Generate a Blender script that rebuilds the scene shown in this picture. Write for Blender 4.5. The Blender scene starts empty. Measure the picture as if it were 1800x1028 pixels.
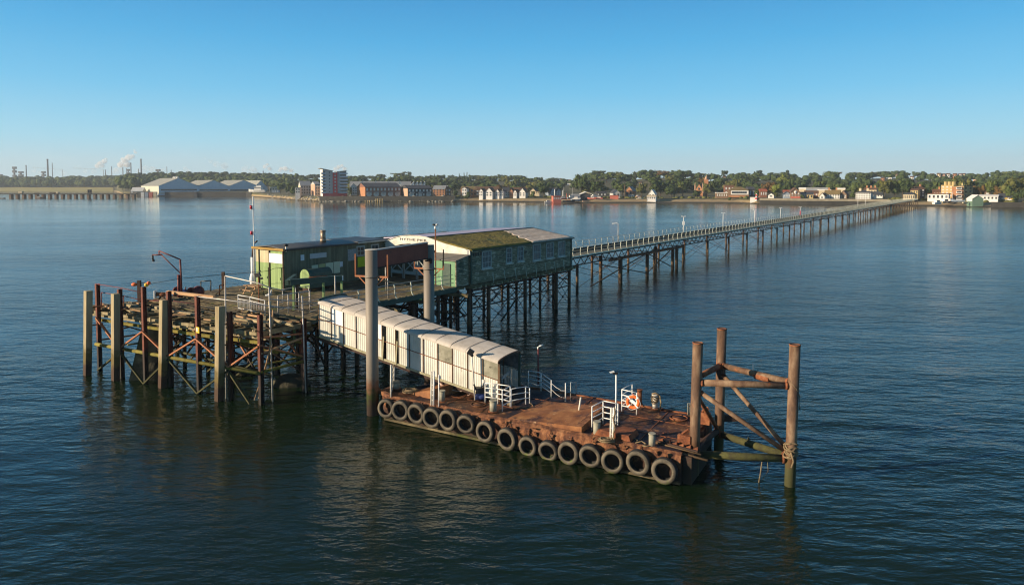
import bpy, bmesh, math, random
from mathutils import Vector, Matrix
R = math.radians
scene = bpy.context.scene
col = scene.collection
rng = random.Random(11)

# ------------------------------------------------------------------ camera
CAMZ, F, CY, PIT = 14.0, 1200.0, 389.0, R(3.0)
cd = bpy.data.cameras.new("camera")
cam = bpy.data.objects.new("camera", cd); col.objects.link(cam)
cam.location = (0, 0, CAMZ); cam.rotation_euler = (R(90) - PIT, 0, 0)
cd.sensor_width = 36; cd.lens = 24; cd.shift_y = -(514 - CY) / 1800.0
cd.clip_start = 0.5; cd.clip_end = 30000
scene.camera = cam

# ------------------------------------------------------------------ sky and sun
SUN_EL = R(17)
SH = Vector((-0.957, -0.290, 0)).normalized()
SUN = Vector((SH.x * math.cos(SUN_EL), SH.y * math.cos(SUN_EL), math.sin(SUN_EL)))
w = bpy.data.worlds.new("World"); scene.world = w; w.use_nodes = True
wn = w.node_tree.nodes; wl = w.node_tree.links
sky = wn.new('ShaderNodeTexSky'); sky.sky_type = 'NISHITA'; sky.sun_disc = False
sky.sun_elevation = SUN_EL; sky.sun_rotation = math.atan2(SH.x, SH.y)
sky.air_density = 1.0; sky.dust_density = 0.6; sky.ozone_density = 3.0; sky.altitude = 0
bg = wn['Background']; bg.inputs['Strength'].default_value = 0.10
# clear morning air: the low sun's yellow band near the horizon is cooled by elevation
tcw = wn.new('ShaderNodeTexCoord'); sxw = wn.new('ShaderNodeSeparateXYZ'); wl.new(tcw.outputs['Generated'], sxw.inputs[0])
rw = wn.new('ShaderNodeValToRGB'); wl.new(sxw.outputs['Z'], rw.inputs[0]); ew = rw.color_ramp.elements
SKYR = [(0.0, (3.3, 4.4, 4.9)), (0.06, (1.9, 4.3, 5.6)), (0.13, (0.80, 3.45, 5.5)), (0.20, (0.28, 2.65, 5.0)), (0.27, (0.12, 1.9, 4.2)), (0.45, (0.13, 0.68, 1.5)), (1.0, (0.10, 0.40, 0.85))]
while len(ew) < len(SKYR): ew.new(0.5)
for i_, (p_, c_) in enumerate(SKYR): ew[i_].position = p_; ew[i_].color = (*c_, 1)
mw = wn.new('ShaderNodeMix'); mw.data_type = 'RGBA'; mw.inputs['Factor'].default_value = 0.88
wl.new(sky.outputs[0], mw.inputs['A']); wl.new(rw.outputs[0], mw.inputs['B']); wl.new(mw.outputs['Result'], bg.inputs['Color'])
ld = bpy.data.lights.new("sun", 'SUN'); ld.energy = 5.0; ld.angle = R(0.5); ld.color = (1.0, 0.81, 0.58)
sun = bpy.data.objects.new("sun", ld); col.objects.link(sun)
sun.rotation_euler = SUN.to_track_quat('Z', 'Y').to_euler(); sun.location = (-100, -40, 60)
scene.view_settings.view_transform = 'Standard'; scene.view_settings.look = 'None'
scene.view_settings.exposure = 0.7; scene.view_settings.gamma = 1
scene.render.engine = 'CYCLES'
scene.cycles.use_denoising = True; scene.cycles.filter_width = 1.15
scene.cycles.max_bounces = 6; scene.cycles.volume_bounces = 3
scene.cycles.transparent_max_bounces = 8

# ------------------------------------------------------------------ from a pixel of the photograph to a place in the world
def ray(px, py):
    xc = (px - 900) / F; yc = -(py - CY) / F
    return Vector((xc, math.cos(PIT) + yc * math.sin(PIT), -math.sin(PIT) + yc * math.cos(PIT)))
def A(px, py, z):
    d = ray(px, py); t = (z - CAMZ) / d.z
    return Vector((d.x * t, d.y * t, z))
def AY(px, py, Y):
    d = ray(px, py); t = Y / d.y
    return Vector((d.x * t, Y, CAMZ + d.z * t))
def AP(px, py, p, n):
    d = ray(px, py); o = Vector((0, 0, CAMZ))
    t = (Vector(p) - o).dot(n) / d.dot(n)
    return o + d * t
def zat(py, Y): return AY(900, py, Y).z

# ------------------------------------------------------------------ mesh building
ORG = {}
class MB:
    def __init__(s): s.v = []; s.f = []; s.sm = []
    def add(s, vs, fs, smooth=False):
        n = len(s.v); s.v += [tuple(x) for x in vs]
        for f in fs: s.f.append(tuple(i + n for i in f)); s.sm.append(smooth)
        return s
    def boxm(s, c, ax, ay, az):
        c = Vector(c); ax = Vector(ax); ay = Vector(ay); az = Vector(az)
        vs = [c + ax * i + ay * j + az * k for k in (-1, 1) for j in (-1, 1) for i in (-1, 1)]
        return s.add(vs, [(0, 2, 3, 1), (4, 5, 7, 6), (0, 1, 5, 4), (2, 6, 7, 3), (0, 4, 6, 2), (1, 3, 7, 5)])
    def box(s, x0, x1, y0, y1, z0, z1):
        return s.boxm(((x0 + x1) / 2, (y0 + y1) / 2, (z0 + z1) / 2), ((x1 - x0) / 2, 0, 0), (0, (y1 - y0) / 2, 0), (0, 0, (z1 - z0) / 2))
    def beam(s, p0, p1, w, h, up=(0, 0, 1)):
        p0 = Vector(p0); p1 = Vector(p1); d = (p1 - p0); L = d.length; d = d / L
        up = Vector(up)
        if abs(d.dot(up)) > 0.98: up = Vector((0.57, 0.82, 0))
        a = d.cross(up).normalized(); b = a.cross(d).normalized()
        return s.boxm((p0 + p1) / 2, d * L / 2, a * w / 2, b * h / 2)
    def tube(s, p0, p1, r, n=8, r1=None, caps=True):
        p0 = Vector(p0); p1 = Vector(p1); r1 = r if r1 is None else r1
        d = (p1 - p0).normalized()
        a = d.cross(Vector((0, 0, 1)) if abs(d.z) < 0.95 else Vector((1, 0, 0))).normalized(); b = d.cross(a)
        vs = []
        for p, q in ((p0, r), (p1, r1)):
            for i in range(n):
                t = 2 * math.pi * i / n; vs.append(p + (a * math.cos(t) + b * math.sin(t)) * q)
        s.add(vs, [(i, (i + 1) % n, n + (i + 1) % n, n + i) for i in range(n)], True)
        if caps:
            m = len(s.v) - 2 * n
            s.f.append(tuple(m + i for i in reversed(range(n)))); s.sm.append(False)
            s.f.append(tuple(m + n + i for i in range(n))); s.sm.append(False)
        return s
    def path(s, pts, r, n=6):
        pts = [Vector(p) for p in pts]; k = len(pts); vs = []
        for i, p in enumerate(pts):
            d = (pts[min(i + 1, k - 1)] - pts[max(i - 1, 0)]).normalized()
            a = d.cross(Vector((0, 0, 1)) if abs(d.z) < 0.9 else Vector((1, 0, 0))).normalized(); b = d.cross(a)
            for j in range(n):
                t = 2 * math.pi * j / n; vs.append(p + (a * math.cos(t) + b * math.sin(t)) * r)
        fs = [(i * n + j, i * n + (j + 1) % n, (i + 1) * n + (j + 1) % n, (i + 1) * n + j) for i in range(k - 1) for j in range(n)]
        fs += [tuple(reversed(range(n))), tuple((k - 1) * n + j for j in range(n))]
        return s.add(vs, fs, True)
    def poly(s, pts, th):       # flat polygon given thickness along vector th
        pts = [Vector(p) for p in pts]; th = Vector(th); n = len(pts)
        fs = [tuple(reversed(range(n))), tuple(n + i for i in range(n))]
        fs += [(i, (i + 1) % n, n + (i + 1) % n, n + i) for i in range(n)]
        return s.add(pts + [p + th for p in pts], fs)
    def revolve(s, prof, c, ax, n=28, closed=True):   # prof: (radius, along axis)
        c = Vector(c); ax = Vector(ax).normalized()
        a = ax.cross(Vector((0, 0, 1)) if abs(ax.z) < 0.95 else Vector((1, 0, 0))).normalized(); b = ax.cross(a)
        m = len(prof); vs = []
        for i in range(n):
            t = 2 * math.pi * i / n; d = a * math.cos(t) + b * math.sin(t)
            for r, h in prof: vs.append(c + d * r + ax * h)
        fs = []
        for i in range(n):
            j = (i + 1) % n
            for k in range(m if closed else m - 1):
                l = (k + 1) % m; fs.append((i * m + k, j * m + k, j * m + l, i * m + l))
        return s.add(vs, fs, True)
    def blob(s, c, rx, ry, rz, seg=10, rings=7, jit=0.0, rg=rng):
        c = Vector(c); vs = [c + Vector((0, 0, -rz))]
        for i in range(1, rings):
            ph = -math.pi / 2 + math.pi * i / rings
            for j in range(seg):
                th = 2 * math.pi * j / seg; k = 1 + jit * rg.uniform(-1, 1)
                vs.append(c + Vector((rx * math.cos(ph) * math.cos(th) * k, ry * math.cos(ph) * math.sin(th) * k, rz * math.sin(ph) * k)))
        vs.append(c + Vector((0, 0, rz))); fs = []
        for j in range(seg): fs.append((0, 1 + (j + 1) % seg, 1 + j))
        for i in range(rings - 2):
            for j in range(seg):
                a = 1 + i * seg + j; b = 1 + i * seg + (j + 1) % seg
                fs.append((a, b, b + seg, a + seg))
        t = len(vs) - 1; o = 1 + (rings - 2) * seg
        for j in range(seg): fs.append((o + j, o + (j + 1) % seg, t))
        return s.add(vs, fs, True)
    def mesh(s, name, mat, org=(0, 0, 0)):
        me = bpy.data.meshes.new(name); o = Vector(org)
        me.from_pydata([(x[0] - o.x, x[1] - o.y, x[2] - o.z) for x in s.v], [], s.f)
        me.polygons.foreach_set('use_smooth', s.sm)
        bm = bmesh.new(); bm.from_mesh(me); bmesh.ops.recalc_face_normals(bm, faces=bm.faces); bm.to_mesh(me); bm.free()
        if mat: me.materials.append(mat)
        me.update(); return me
    def build(s, name, mat, parent=None, label=None, org=None):
        if parent is not None: o = ORG[parent.name]
        elif org is not None: o = Vector(org)
        else:
            xs = [x[0] for x in s.v]; ys = [x[1] for x in s.v]; zs = [x[2] for x in s.v]
            o = Vector(((min(xs) + max(xs)) / 2, (min(ys) + max(ys)) / 2, min(zs)))
        ob = bpy.data.objects.new(name, s.mesh(name, mat, o)); col.objects.link(ob)
        if parent is not None: ob.parent = parent
        else: ob.location = o
        ORG[ob.name] = o
        if label: ob['label'] = label
        return ob
def tag(o, label, cat, group=None, kind=None):
    o['label'] = label; o['category'] = cat
    if group: o['group'] = group
    if kind: o['kind'] = kind
    return o
def thing(name, label, cat, loc, group=None):
    o = bpy.data.objects.new(name, None); col.objects.link(o); o.location = loc; o.empty_display_size = 0.3
    ORG[o.name] = Vector(loc); return tag(o, label, cat, group)
def dup(o, loc=None, rz=None, label=None, scale=None):
    c = o.copy(); col.objects.link(c)
    if loc is not None: c.location = loc
    if rz is not None: c.rotation_euler = (0, 0, rz)
    if scale is not None: c.scale = scale
    if label: c['label'] = label
    for ch in o.children:
        d = ch.copy(); col.objects.link(d); d.parent = c
        for g in ch.children:
            e = g.copy(); col.objects.link(e); e.parent = d
    return c
def structure(o, label=None):
    o['kind'] = 'structure'
    if label: o['label'] = label
    return o

# ------------------------------------------------------------------ materials
MATS = {}
def mat(name, cols, scale=2.0, rough=0.8, metal=0.0, bump=0.0, bscale=None, stretch=(1, 1, 1), detail=6.0, patch=None, lines=None, tide_or_shade=None, spec=0.4, rrange=None):
    m = bpy.data.materials.new(name); m.use_nodes = True; nt = m.node_tree; N = nt.nodes; L = nt.links
    b = N['Principled BSDF']; b.inputs['Metallic'].default_value = metal; b.inputs['Roughness'].default_value = rough
    b.inputs['Specular IOR Level'].default_value = spec
    g = N.new('ShaderNodeNewGeometry'); mp = N.new('ShaderNodeMapping'); mp.inputs['Scale'].default_value = stretch
    L.new(g.outputs['Position'], mp.inputs['Vector'])
    n = N.new('ShaderNodeTexNoise'); n.inputs['Scale'].default_value = scale; n.inputs['Detail'].default_value = detail
    n.inputs['Roughness'].default_value = 0.65
    L.new(mp.outputs[0], n.inputs['Vector'])
    r = N.new('ShaderNodeValToRGB'); e = r.color_ramp.elements
    if len(cols) == 1: cols = [(0.3, cols[0]), (0.7, tuple(c * 0.8 for c in cols[0]))]
    while len(e) < len(cols): e.new(0.5)
    for i, (p, c) in enumerate(cols): e[i].position = p; e[i].color = (*c, 1)
    L.new(n.outputs['Fac'], r.inputs[0]); c = r.outputs[0]
    sx = N.new('ShaderNodeSeparateXYZ'); L.new(g.outputs['Position'], sx.inputs[0])
    def mth(op, a, b=None, clamp=False):
        q = N.new('ShaderNodeMath'); q.operation = op; q.use_clamp = clamp
        for i, x in enumerate((a, b)):
            if x is None: continue
            if isinstance(x, (int, float)): q.inputs[i].default_value = x
            else: L.new(x, q.inputs[i])
        return q.outputs[0]
    def mix(f, a, bcol):
        q = N.new('ShaderNodeMix'); q.data_type = 'RGBA'
        if isinstance(f, (int, float)): q.inputs['Factor'].default_value = f
        else: L.new(f, q.inputs['Factor'])
        L.new(a, q.inputs['A'])
        if isinstance(bcol, tuple): q.inputs['B'].default_value = (*bcol, 1)
        else: L.new(bcol, q.inputs['B'])
        return q.outputs['Result']
    h = None
    if patch:
        for pc, thr, ps, soft in patch:
            n2 = N.new('ShaderNodeTexNoise'); n2.inputs['Scale'].default_value = ps; n2.inputs['Detail'].default_value = 8
            n2.inputs['Roughness'].default_value = 0.7
            L.new(mp.outputs[0], n2.inputs['Vector'])
            f = mth('DIVIDE', mth('SUBTRACT', n2.outputs['Fac'], thr), soft, True)
            c = mix(f, c, pc)
    if lines:
        dr, per, wd, dk = lines
        vd = N.new('ShaderNodeVectorMath'); vd.operation = 'DOT_PRODUCT'; vd.inputs[1].default_value = dr
        L.new(g.outputs['Position'], vd.inputs[0])
        fr = mth('FRACT', mth('DIVIDE', vd.outputs['Value'], per))
        ln = mth('LESS_THAN', fr, wd)
        c = mix(mth('MULTIPLY', ln, dk), c, (0.012, 0.012, 0.010))
        fl = mth('FLOOR', mth('DIVIDE', vd.outputs['Value'], per))
        wn_ = N.new('ShaderNodeTexWhiteNoise'); wn_.noise_dimensions = '1D'; L.new(fl, wn_.inputs['W'])
        hs = N.new('ShaderNodeHueSaturation'); L.new(c, hs.inputs['Color'])
        L.new(mth('ADD', mth('MULTIPLY', wn_.outputs['Value'], 0.4), 0.8), hs.inputs['Value']); c = hs.outputs[0]
        h = mth('MULTIPLY', ln, -1.0)
    if tide_or_shade:
        n3 = N.new('ShaderNodeTexNoise'); n3.inputs['Scale'].default_value = 3.0; n3.inputs['Detail'].default_value = 5
        L.new(g.outputs['Position'], n3.inputs['Vector'])
        zz = mth('ADD', sx.outputs['Z'], mth('MULTIPLY', mth('SUBTRACT', n3.outputs['Fac'], 0.5), 1.3))
        for zl, soft, tc in tide_or_shade:
            f = mth('DIVIDE', mth('SUBTRACT', zl, zz), soft, True)
            c = mix(f, c, tc)
    L.new(c, b.inputs['Base Color'])
    if rrange:
        q = N.new('ShaderNodeMapRange'); L.new(n.outputs['Fac'], q.inputs[0])
        q.inputs[1].default_value = 0.3; q.inputs[2].default_value = 0.7; q.inputs[3].default_value = rrange[0]; q.inputs[4].default_value = rrange[1]
        L.new(q.outputs[0], b.inputs['Roughness'])
    if bump or h is not None:
        bp = N.new('ShaderNodeBump'); bp.inputs['Strength'].default_value = 1.0; bp.inputs['Distance'].default_value = max(bump, 0.012)
        if bscale:
            n4 = N.new('ShaderNodeTexNoise'); n4.inputs['Scale'].default_value = bscale; n4.inputs['Detail'].default_value = 4
            L.new(mp.outputs[0], n4.inputs['Vector']); hh = n4.outputs['Fac']
        else: hh = n.outputs['Fac']
        if h is not None: hh = mth('ADD', mth('MULTIPLY', hh, 1.0 if bump else 0.2), h)
        L.new(hh, bp.inputs['Height']); L.new(bp.outputs[0], b.inputs['Normal'])
    MATS[name] = m; return m
U2 = Vector((0.575, 0.818, 0)).normalized(); V2 = Vector((U2.y, -U2.x, 0))
BARN = [(2.1, 0.5, (0.035, 0.04, 0.012)), (1.15, 0.5, (0.022, 0.018, 0.012))]
M_rust = mat('rust', [(0.3, (0.055, 0.018, 0.010)), (0.5, (0.20, 0.065, 0.025)), (0.7, (0.34, 0.14, 0.06))], 2.2, 0.85, bump=0.02, bscale=14)
M_deckrust = mat('rusty_deck_steel', [(0.30, (0.020, 0.011, 0.010)), (0.43, (0.048, 0.021, 0.014)), (0.54, (0.10, 0.040, 0.018)), (0.70, (0.185, 0.085, 0.034))], 0.75, 0.6, bump=0.025, bscale=9, detail=10, patch=[((0.30, 0.15, 0.062), 0.56, 1.2, 0.08), ((0.022, 0.016, 0.021), 0.48, 0.42, 0.06), ((0.16, 0.07, 0.03), 0.58, 2.2, 0.06), ((0.34, 0.24, 0.14), 0.66, 4.5, 0.05)], rrange=(0.38, 0.9), spec=0.25)
M_rampplate = mat('rusty_ramp_plate', [(0.3, (0.14, 0.050, 0.018)), (0.5, (0.25, 0.10, 0.034)), (0.7, (0.38, 0.19, 0.072))], 1.1, 0.7, bump=0.012, bscale=10, detail=10, patch=[((0.06, 0.026, 0.02), 0.54, 0.8, 0.1), ((0.38, 0.24, 0.13), 0.62, 2.6, 0.06)])
M_hull = mat('flaking_hull_steel', [(0.3, (0.03, 0.014, 0.010)), (0.45, (0.11, 0.042, 0.020)), (0.58, (0.23, 0.098, 0.042)), (0.72, (0.30, 0.16, 0.08)), (0.85, (0.34, 0.25, 0.17))], 3.0, 0.9, bump=0.02, bscale=16, stretch=(1, 1, 0.7), detail=9, tide_or_shade=[(0.95, 0.35, (0.045, 0.022, 0.014)), (0.25, 0.3, (0.03, 0.028, 0.016))], patch=[((0.05, 0.02, 0.015), 0.56, 1.1, 0.08), ((0.36, 0.27, 0.2), 0.66, 5, 0.04)])  # upper dark band paints the shade behind the tyres, lower one is tide
M_pile = mat('steel_pile_grey', [(0.3, (0.17, 0.145, 0.115)), (0.7, (0.24, 0.205, 0.165))], 1.2, 0.6, bump=0.004, stretch=(1, 1, 0.25), tide_or_shade=[(2.5, 0.7, (0.15, 0.075, 0.042)), (1.65, 0.35, (0.05, 0.058, 0.016)), (1.05, 0.3, (0.045, 0.03, 0.023))])
M_tripod = mat('rusty_dolphin_steel', [(0.3, (0.045, 0.024, 0.016)), (0.48, (0.125, 0.070, 0.040)), (0.62, (0.23, 0.155, 0.095)), (0.75, (0.34, 0.27, 0.19))], 1.6, 0.75, bump=0.008, stretch=(1, 1, 0.35), patch=[((0.34, 0.11, 0.035), 0.60, 1.3, 0.08)], tide_or_shade=[(2.1, 0.8, (0.10, 0.045, 0.018)), (1.35, 0.35, (0.055, 0.055, 0.020))])
M_weedsteel = mat('weedy_low_steel', [(0.3, (0.03, 0.026, 0.014)), (0.6, (0.07, 0.07, 0.02))], 2.5, 0.9, bump=0.03, bscale=12)
M_redpost = mat('red_steel_post', [(0.3, (0.07, 0.016, 0.010)), (0.7, (0.17, 0.045, 0.022))], 1.6, 0.75, bump=0.006, tide_or_shade=[(2.6, 0.5, (0.028, 0.014, 0.010)), (1.2, 0.5, (0.014, 0.011, 0.008))])
M_redbrace = mat('orange_red_brace', [(0.3, (0.30, 0.10, 0.045)), (0.7, (0.44, 0.19, 0.085))], 2, 0.8, tide_or_shade=[(2.4, 0.6, (0.035, 0.022, 0.015)), (1.2, 0.5, (0.02, 0.018, 0.010))])
M_darksteel = mat('dark_trestle_steel', [(0.3, (0.022, 0.014, 0.012)), (0.7, (0.07, 0.034, 0.022))], 2, 0.8, tide_or_shade=[(1.4, 0.5, (0.028, 0.02, 0.012))])
M_trestle = mat('brown_trestle_pile', [(0.3, (0.05, 0.028, 0.018)), (0.7, (0.12, 0.062, 0.034))], 2, 0.8, bump=0.01, tide_or_shade=[(2.2, 0.6, (0.10, 0.06, 0.028)), (1.1, 0.4, (0.035, 0.024, 0.015))])
M_waler = mat('algae_yellow_waler', [(0.3, (0.10, 0.085, 0.012)), (0.7, (0.24, 0.20, 0.03))], 2.5, 0.85, bump=0.02)
M_wood = mat('weathered_timber', [(0.3, (0.20, 0.155, 0.085)), (0.7, (0.42, 0.345, 0.205))], 2.0, 0.9, bump=0.015, bscale=8, stretch=(1, 1, 0.2), tide_or_shade=[(2.4, 0.7, (0.13, 0.095, 0.03)), (1.2, 0.4, (0.06, 0.034, 0.02))])
M_plank = mat('mossy_deck_plank', [(0.3, (0.03, 0.024, 0.015)), (0.5, (0.09, 0.07, 0.038)), (0.7, (0.24, 0.19, 0.10))], 0.9, 0.95, bump=0.02, bscale=8, patch=[((0.06, 0.07, 0.014), 0.55, 0.5, 0.1)])
M_joist = mat('pale_timber_joist', [(0.3, (0.14, 0.115, 0.06)), (0.7, (0.38, 0.31, 0.18))], 2.2, 0.9, bump=0.01)
M_tan = mat('tan_timber_beam', [(0.3, (0.36, 0.21, 0.105)), (0.7, (0.48, 0.30, 0.16))], 2, 0.85, stretch=(0.4, 0.4, 1))
M_greenwall = mat('peeling_green_weatherboard', [(0.3, (0.13, 0.125, 0.078)), (0.55, (0.225, 0.21, 0.13)), (0.75, (0.34, 0.31, 0.21))], 1.1, 0.85, stretch=(1, 1, 3), patch=[((0.50, 0.46, 0.34), 0.53, 1.6, 0.06), ((0.28, 0.23, 0.155), 0.57, 3.4, 0.05), ((0.05, 0.06, 0.05), 0.6, 0.7, 0.1)], lines=((0, 0, 1), 0.17, 0.13, 0.75))
M_darkgreen = mat('dark_green_boarding', [(0.3, (0.095, 0.104, 0.068)), (0.7, (0.185, 0.185, 0.12))], 1.5, 0.8, stretch=(1, 1, 0.3), patch=[((0.10, 0.13, 0.10), 0.63, 5, 0.08)], lines=(tuple(U2), 0.16, 0.12, 0.6))
M_endgreen = mat('light_green_boarding', [(0.3, (0.21, 0.31, 0.115)), (0.7, (0.29, 0.40, 0.16))], 1.5, 0.8, stretch=(1, 1, 0.3), patch=[((0.34, 0.36, 0.2), 0.62, 3, 0.1)], lines=(tuple(V2), 0.14, 0.10, 0.35))
M_cream = mat('cream_boarding', [(0.3, (0.46, 0.40, 0.24)), (0.7, (0.56, 0.50, 0.32))], 1.5, 0.8, lines=(tuple(V2), 0.14, 0.10, 0.35))
M_mint = mat('mint_green_boarding', [(0.3, (0.12, 0.24, 0.13)), (0.7, (0.17, 0.32, 0.17))], 1.2, 0.75, patch=[((0.08, 0.14, 0.08), 0.6, 2, 0.1)])
M_roofdark = mat('dark_felt_roof', [(0.3, (0.03, 0.036, 0.045)), (0.7, (0.06, 0.068, 0.08))], 1.2, 0.5, bump=0.01)
M_roofgrey = mat('grey_felt_roof', [(0.3, (0.13, 0.12, 0.10)), (0.7, (0.19, 0.175, 0.15))], 2, 0.9, bump=0.01)
M_moss = mat('moss_covered_slates', [(0.3, (0.05, 0.036, 0.014)), (0.45, (0.15, 0.12, 0.022)), (0.58, (0.23, 0.17, 0.03)), (0.72, (0.13, 0.16, 0.03))], 1.0, 1.0, bump=0.12, bscale=3.0, detail=9, patch=[((0.05, 0.075, 0.02), 0.55, 0.35, 0.1)])
M_slate = mat('pale_weathered_slates', [(0.3, (0.38, 0.28, 0.21)), (0.5, (0.62, 0.51, 0.40)), (0.75, (0.72, 0.62, 0.52))], 2.2, 0.85, bump=0.03, patch=[((0.07, 0.05, 0.04), 0.60, 4, 0.05)], lines=((0, 0, 1), 0.06, 0.2, 0.25))
M_purple = mat('lilac_grey_roof', [(0.3, (0.34, 0.30, 0.40)), (0.7, (0.46, 0.42, 0.52))], 0.6, 0.6)
M_whitewood = mat('grubby_white_paint', [(0.3, (0.52, 0.48, 0.40)), (0.7, (0.72, 0.69, 0.62))], 1.5, 0.7, patch=[((0.36, 0.27, 0.16), 0.60, 2.2, 0.1)])
M_whitesign = mat('clean_white_board', [(0.3, (0.78, 0.78, 0.76)), (0.7, (0.82, 0.82, 0.80))], 1, 0.6)
M_frame = mat('grey_white_window_frame', [(0.3, (0.27, 0.29, 0.27)), (0.7, (0.42, 0.44, 0.41))], 4, 0.7)
M_glass = mat('dark_window_glass', [(0.3, (0.03, 0.04, 0.05)), (0.7, (0.07, 0.085, 0.09))], 1.5, 0.12, spec=0.6)
M_haziglass = mat('curtained_window_glass', [(0.35, (0.04, 0.05, 0.055)), (0.6, (0.13, 0.145, 0.15))], 2.5, 0.25, spec=0.5)
M_corr = mat('white_corrugated_sheet', [(0.25, (0.42, 0.40, 0.33)), (0.5, (0.60, 0.585, 0.51)), (0.8, (0.68, 0.67, 0.60))], 0.9, 0.5, stretch=(0.7, 0.7, 0.4), patch=[((0.33, 0.33, 0.22), 0.60, 0.9, 0.2), ((0.28, 0.18, 0.10), 0.66, 3.2, 0.06)])
M_corrroof = mat('white_corrugated_roof_sheet', [(0.25, (0.38, 0.335, 0.28)), (0.6, (0.56, 0.51, 0.45))], 1.1, 0.6, patch=[((0.30, 0.24, 0.19), 0.62, 1.5, 0.12)])
M_clearsheet = mat('dirty_clear_sheet', [(0.3, (0.16, 0.155, 0.11)), (0.7, (0.36, 0.34, 0.26))], 1.4, 0.3, patch=[((0.09, 0.085, 0.06), 0.55, 2, 0.1)])
M_gframe = mat('brown_green_gangway_frame', [(0.3, (0.05, 0.03, 0.018)), (0.7, (0.16, 0.09, 0.045))], 3, 0.8)
M_gsill = mat('cream_gangway_sill', [(0.3, (0.20, 0.19, 0.11)), (0.7, (0.42, 0.38, 0.25))], 2, 0.8)
M_tyre = mat('weathered_tyre_rubber', [(0.3, (0.012, 0.012, 0.011)), (0.7, (0.026, 0.024, 0.021))], 5, 0.7, tide_or_shade=[(0.15, 0.25, (0.07, 0.11, 0.012))])
M_tyreface = mat('lit_tyre_sidewall', [(0.35, (0.040, 0.034, 0.025)), (0.65, (0.135, 0.113, 0.078))], 1.6, 0.75, bump=0.012, patch=[((0.05, 0.04, 0.03), 0.57, 2.2, 0.12), ((0.10, 0.055, 0.03), 0.64, 5, 0.06)], tide_or_shade=[(0.16, 0.22, (0.09, 0.11, 0.02))])
M_white = mat('white_rail_paint', [(0.3, (0.68, 0.67, 0.63)), (0.65, (0.78, 0.77, 0.74))], 3, 0.5, patch=[((0.34, 0.18, 0.09), 0.66, 6, 0.06)])
M_galv = mat('galvanised_tube', [(0.3, (0.34, 0.32, 0.29)), (0.7, (0.52, 0.49, 0.45))], 3, 0.5, metal=0.3, patch=[((0.25, 0.14, 0.07), 0.62, 5, 0.08)])
M_grey = mat('grey_bollard_paint', [(0.3, (0.22, 0.215, 0.165)), (0.7, (0.36, 0.34, 0.26))], 3, 0.7, patch=[((0.20, 0.085, 0.035), 0.58, 5, 0.08)])
M_rail = mat('pale_green_rail', [(0.3, (0.44, 0.47, 0.38)), (0.7, (0.64, 0.65, 0.54))], 1.0, 0.7)
M_pierdeck = mat('pier_walkway_boards', [(0.3, (0.075, 0.075, 0.055)), (0.7, (0.13, 0.13, 0.10))], 0.5, 0.9, lines=(tuple(U2), 0.3, 0.12, 0.4))
M_pierdark = mat('dark_rail_fence', [(0.3, (0.03, 0.03, 0.026)), (0.7, (0.06, 0.055, 0.045))], 1, 0.8)
M_redpanel = mat('red_brown_panel', [(0.3, (0.20, 0.048, 0.030)), (0.7, (0.27, 0.072, 0.045))], 1.3, 0.7, patch=[((0.08, 0.04, 0.03), 0.6, 3, 0.1)])
M_orange = mat('orange_plastic', [(0.3, (0.75, 0.12, 0.02)), (0.7, (0.82, 0.17, 0.03))], 3, 0.5)
M_yellow = mat('yellow_plastic', [(0.3, (0.62, 0.42, 0.02)), (0.7, (0.7, 0.5, 0.04))], 3, 0.5)
M_lime = mat('lime_yellow_board', [(0.3, (0.40, 0.48, 0.02)), (0.7, (0.46, 0.55, 0.03))], 2, 0.6)
M_oxide = mat('dark_red_crane_paint', [(0.3, (0.10, 0.018, 0.018)), (0.7, (0.19, 0.035, 0.028))], 3, 0.6)
M_black = mat('black_rubber_cable', [(0.3, (0.012, 0.012, 0.013)), (0.7, (0.03, 0.03, 0.03))], 3, 0.5)
M_rope = mat('old_rope', [(0.3, (0.10, 0.07, 0.038)), (0.7, (0.27, 0.20, 0.115))], 12, 0.95, bump=0.01)
M_pinkhose = mat('pale_pink_hose', [(0.3, (0.42, 0.28, 0.22)), (0.7, (0.55, 0.38, 0.31))], 4, 0.6)
M_blue = mat('blue_drum_paint', [(0.3, (0.02, 0.035, 0.12)), (0.7, (0.04, 0.07, 0.22))], 3, 0.4)
M_green = mat('dark_green_steel', [(0.3, (0.03, 0.058, 0.045)), (0.7, (0.055, 0.095, 0.07))], 2, 0.6)
M_chrome = mat('stainless_flue', [(0.3, (0.22, 0.16, 0.11)), (0.7, (0.36, 0.28, 0.2))], 2, 0.45, metal=0.4)
M_heron = mat('grey_heron_plumage', [(0.3, (0.42, 0.45, 0.47)), (0.7, (0.56, 0.58, 0.58))], 8, 0.9)
M_heronleg = mat('dull_yellow_leg', [(0.3, (0.35, 0.27, 0.12)), (0.7, (0.45, 0.34, 0.16))], 8, 0.8)
M_conc = mat('weedy_concrete', [(0.3, (0.018, 0.018, 0.012)), (0.7, (0.055, 0.05, 0.03))], 1.5, 0.95, bump=0.1, bscale=4)
M_textblack = mat('black_lettering', [(0.3, (0.015, 0.015, 0.015)), (0.7, (0.03, 0.03, 0.03))], 2, 0.6)
M_notice = mat('cream_notice', [(0.3, (0.52, 0.54, 0.38)), (0.7, (0.62, 0.62, 0.45))], 1.1, 0.6)
M_bluesign = mat('white_blue_notice', [(0.3, (0.30, 0.42, 0.55)), (0.55, (0.62, 0.66, 0.70))], 2.0, 0.5)
M_lamphead = mat('lamp_head_grey', [(0.3, (0.5, 0.5, 0.48)), (0.7, (0.62, 0.62, 0.6))], 3, 0.5)
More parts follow.
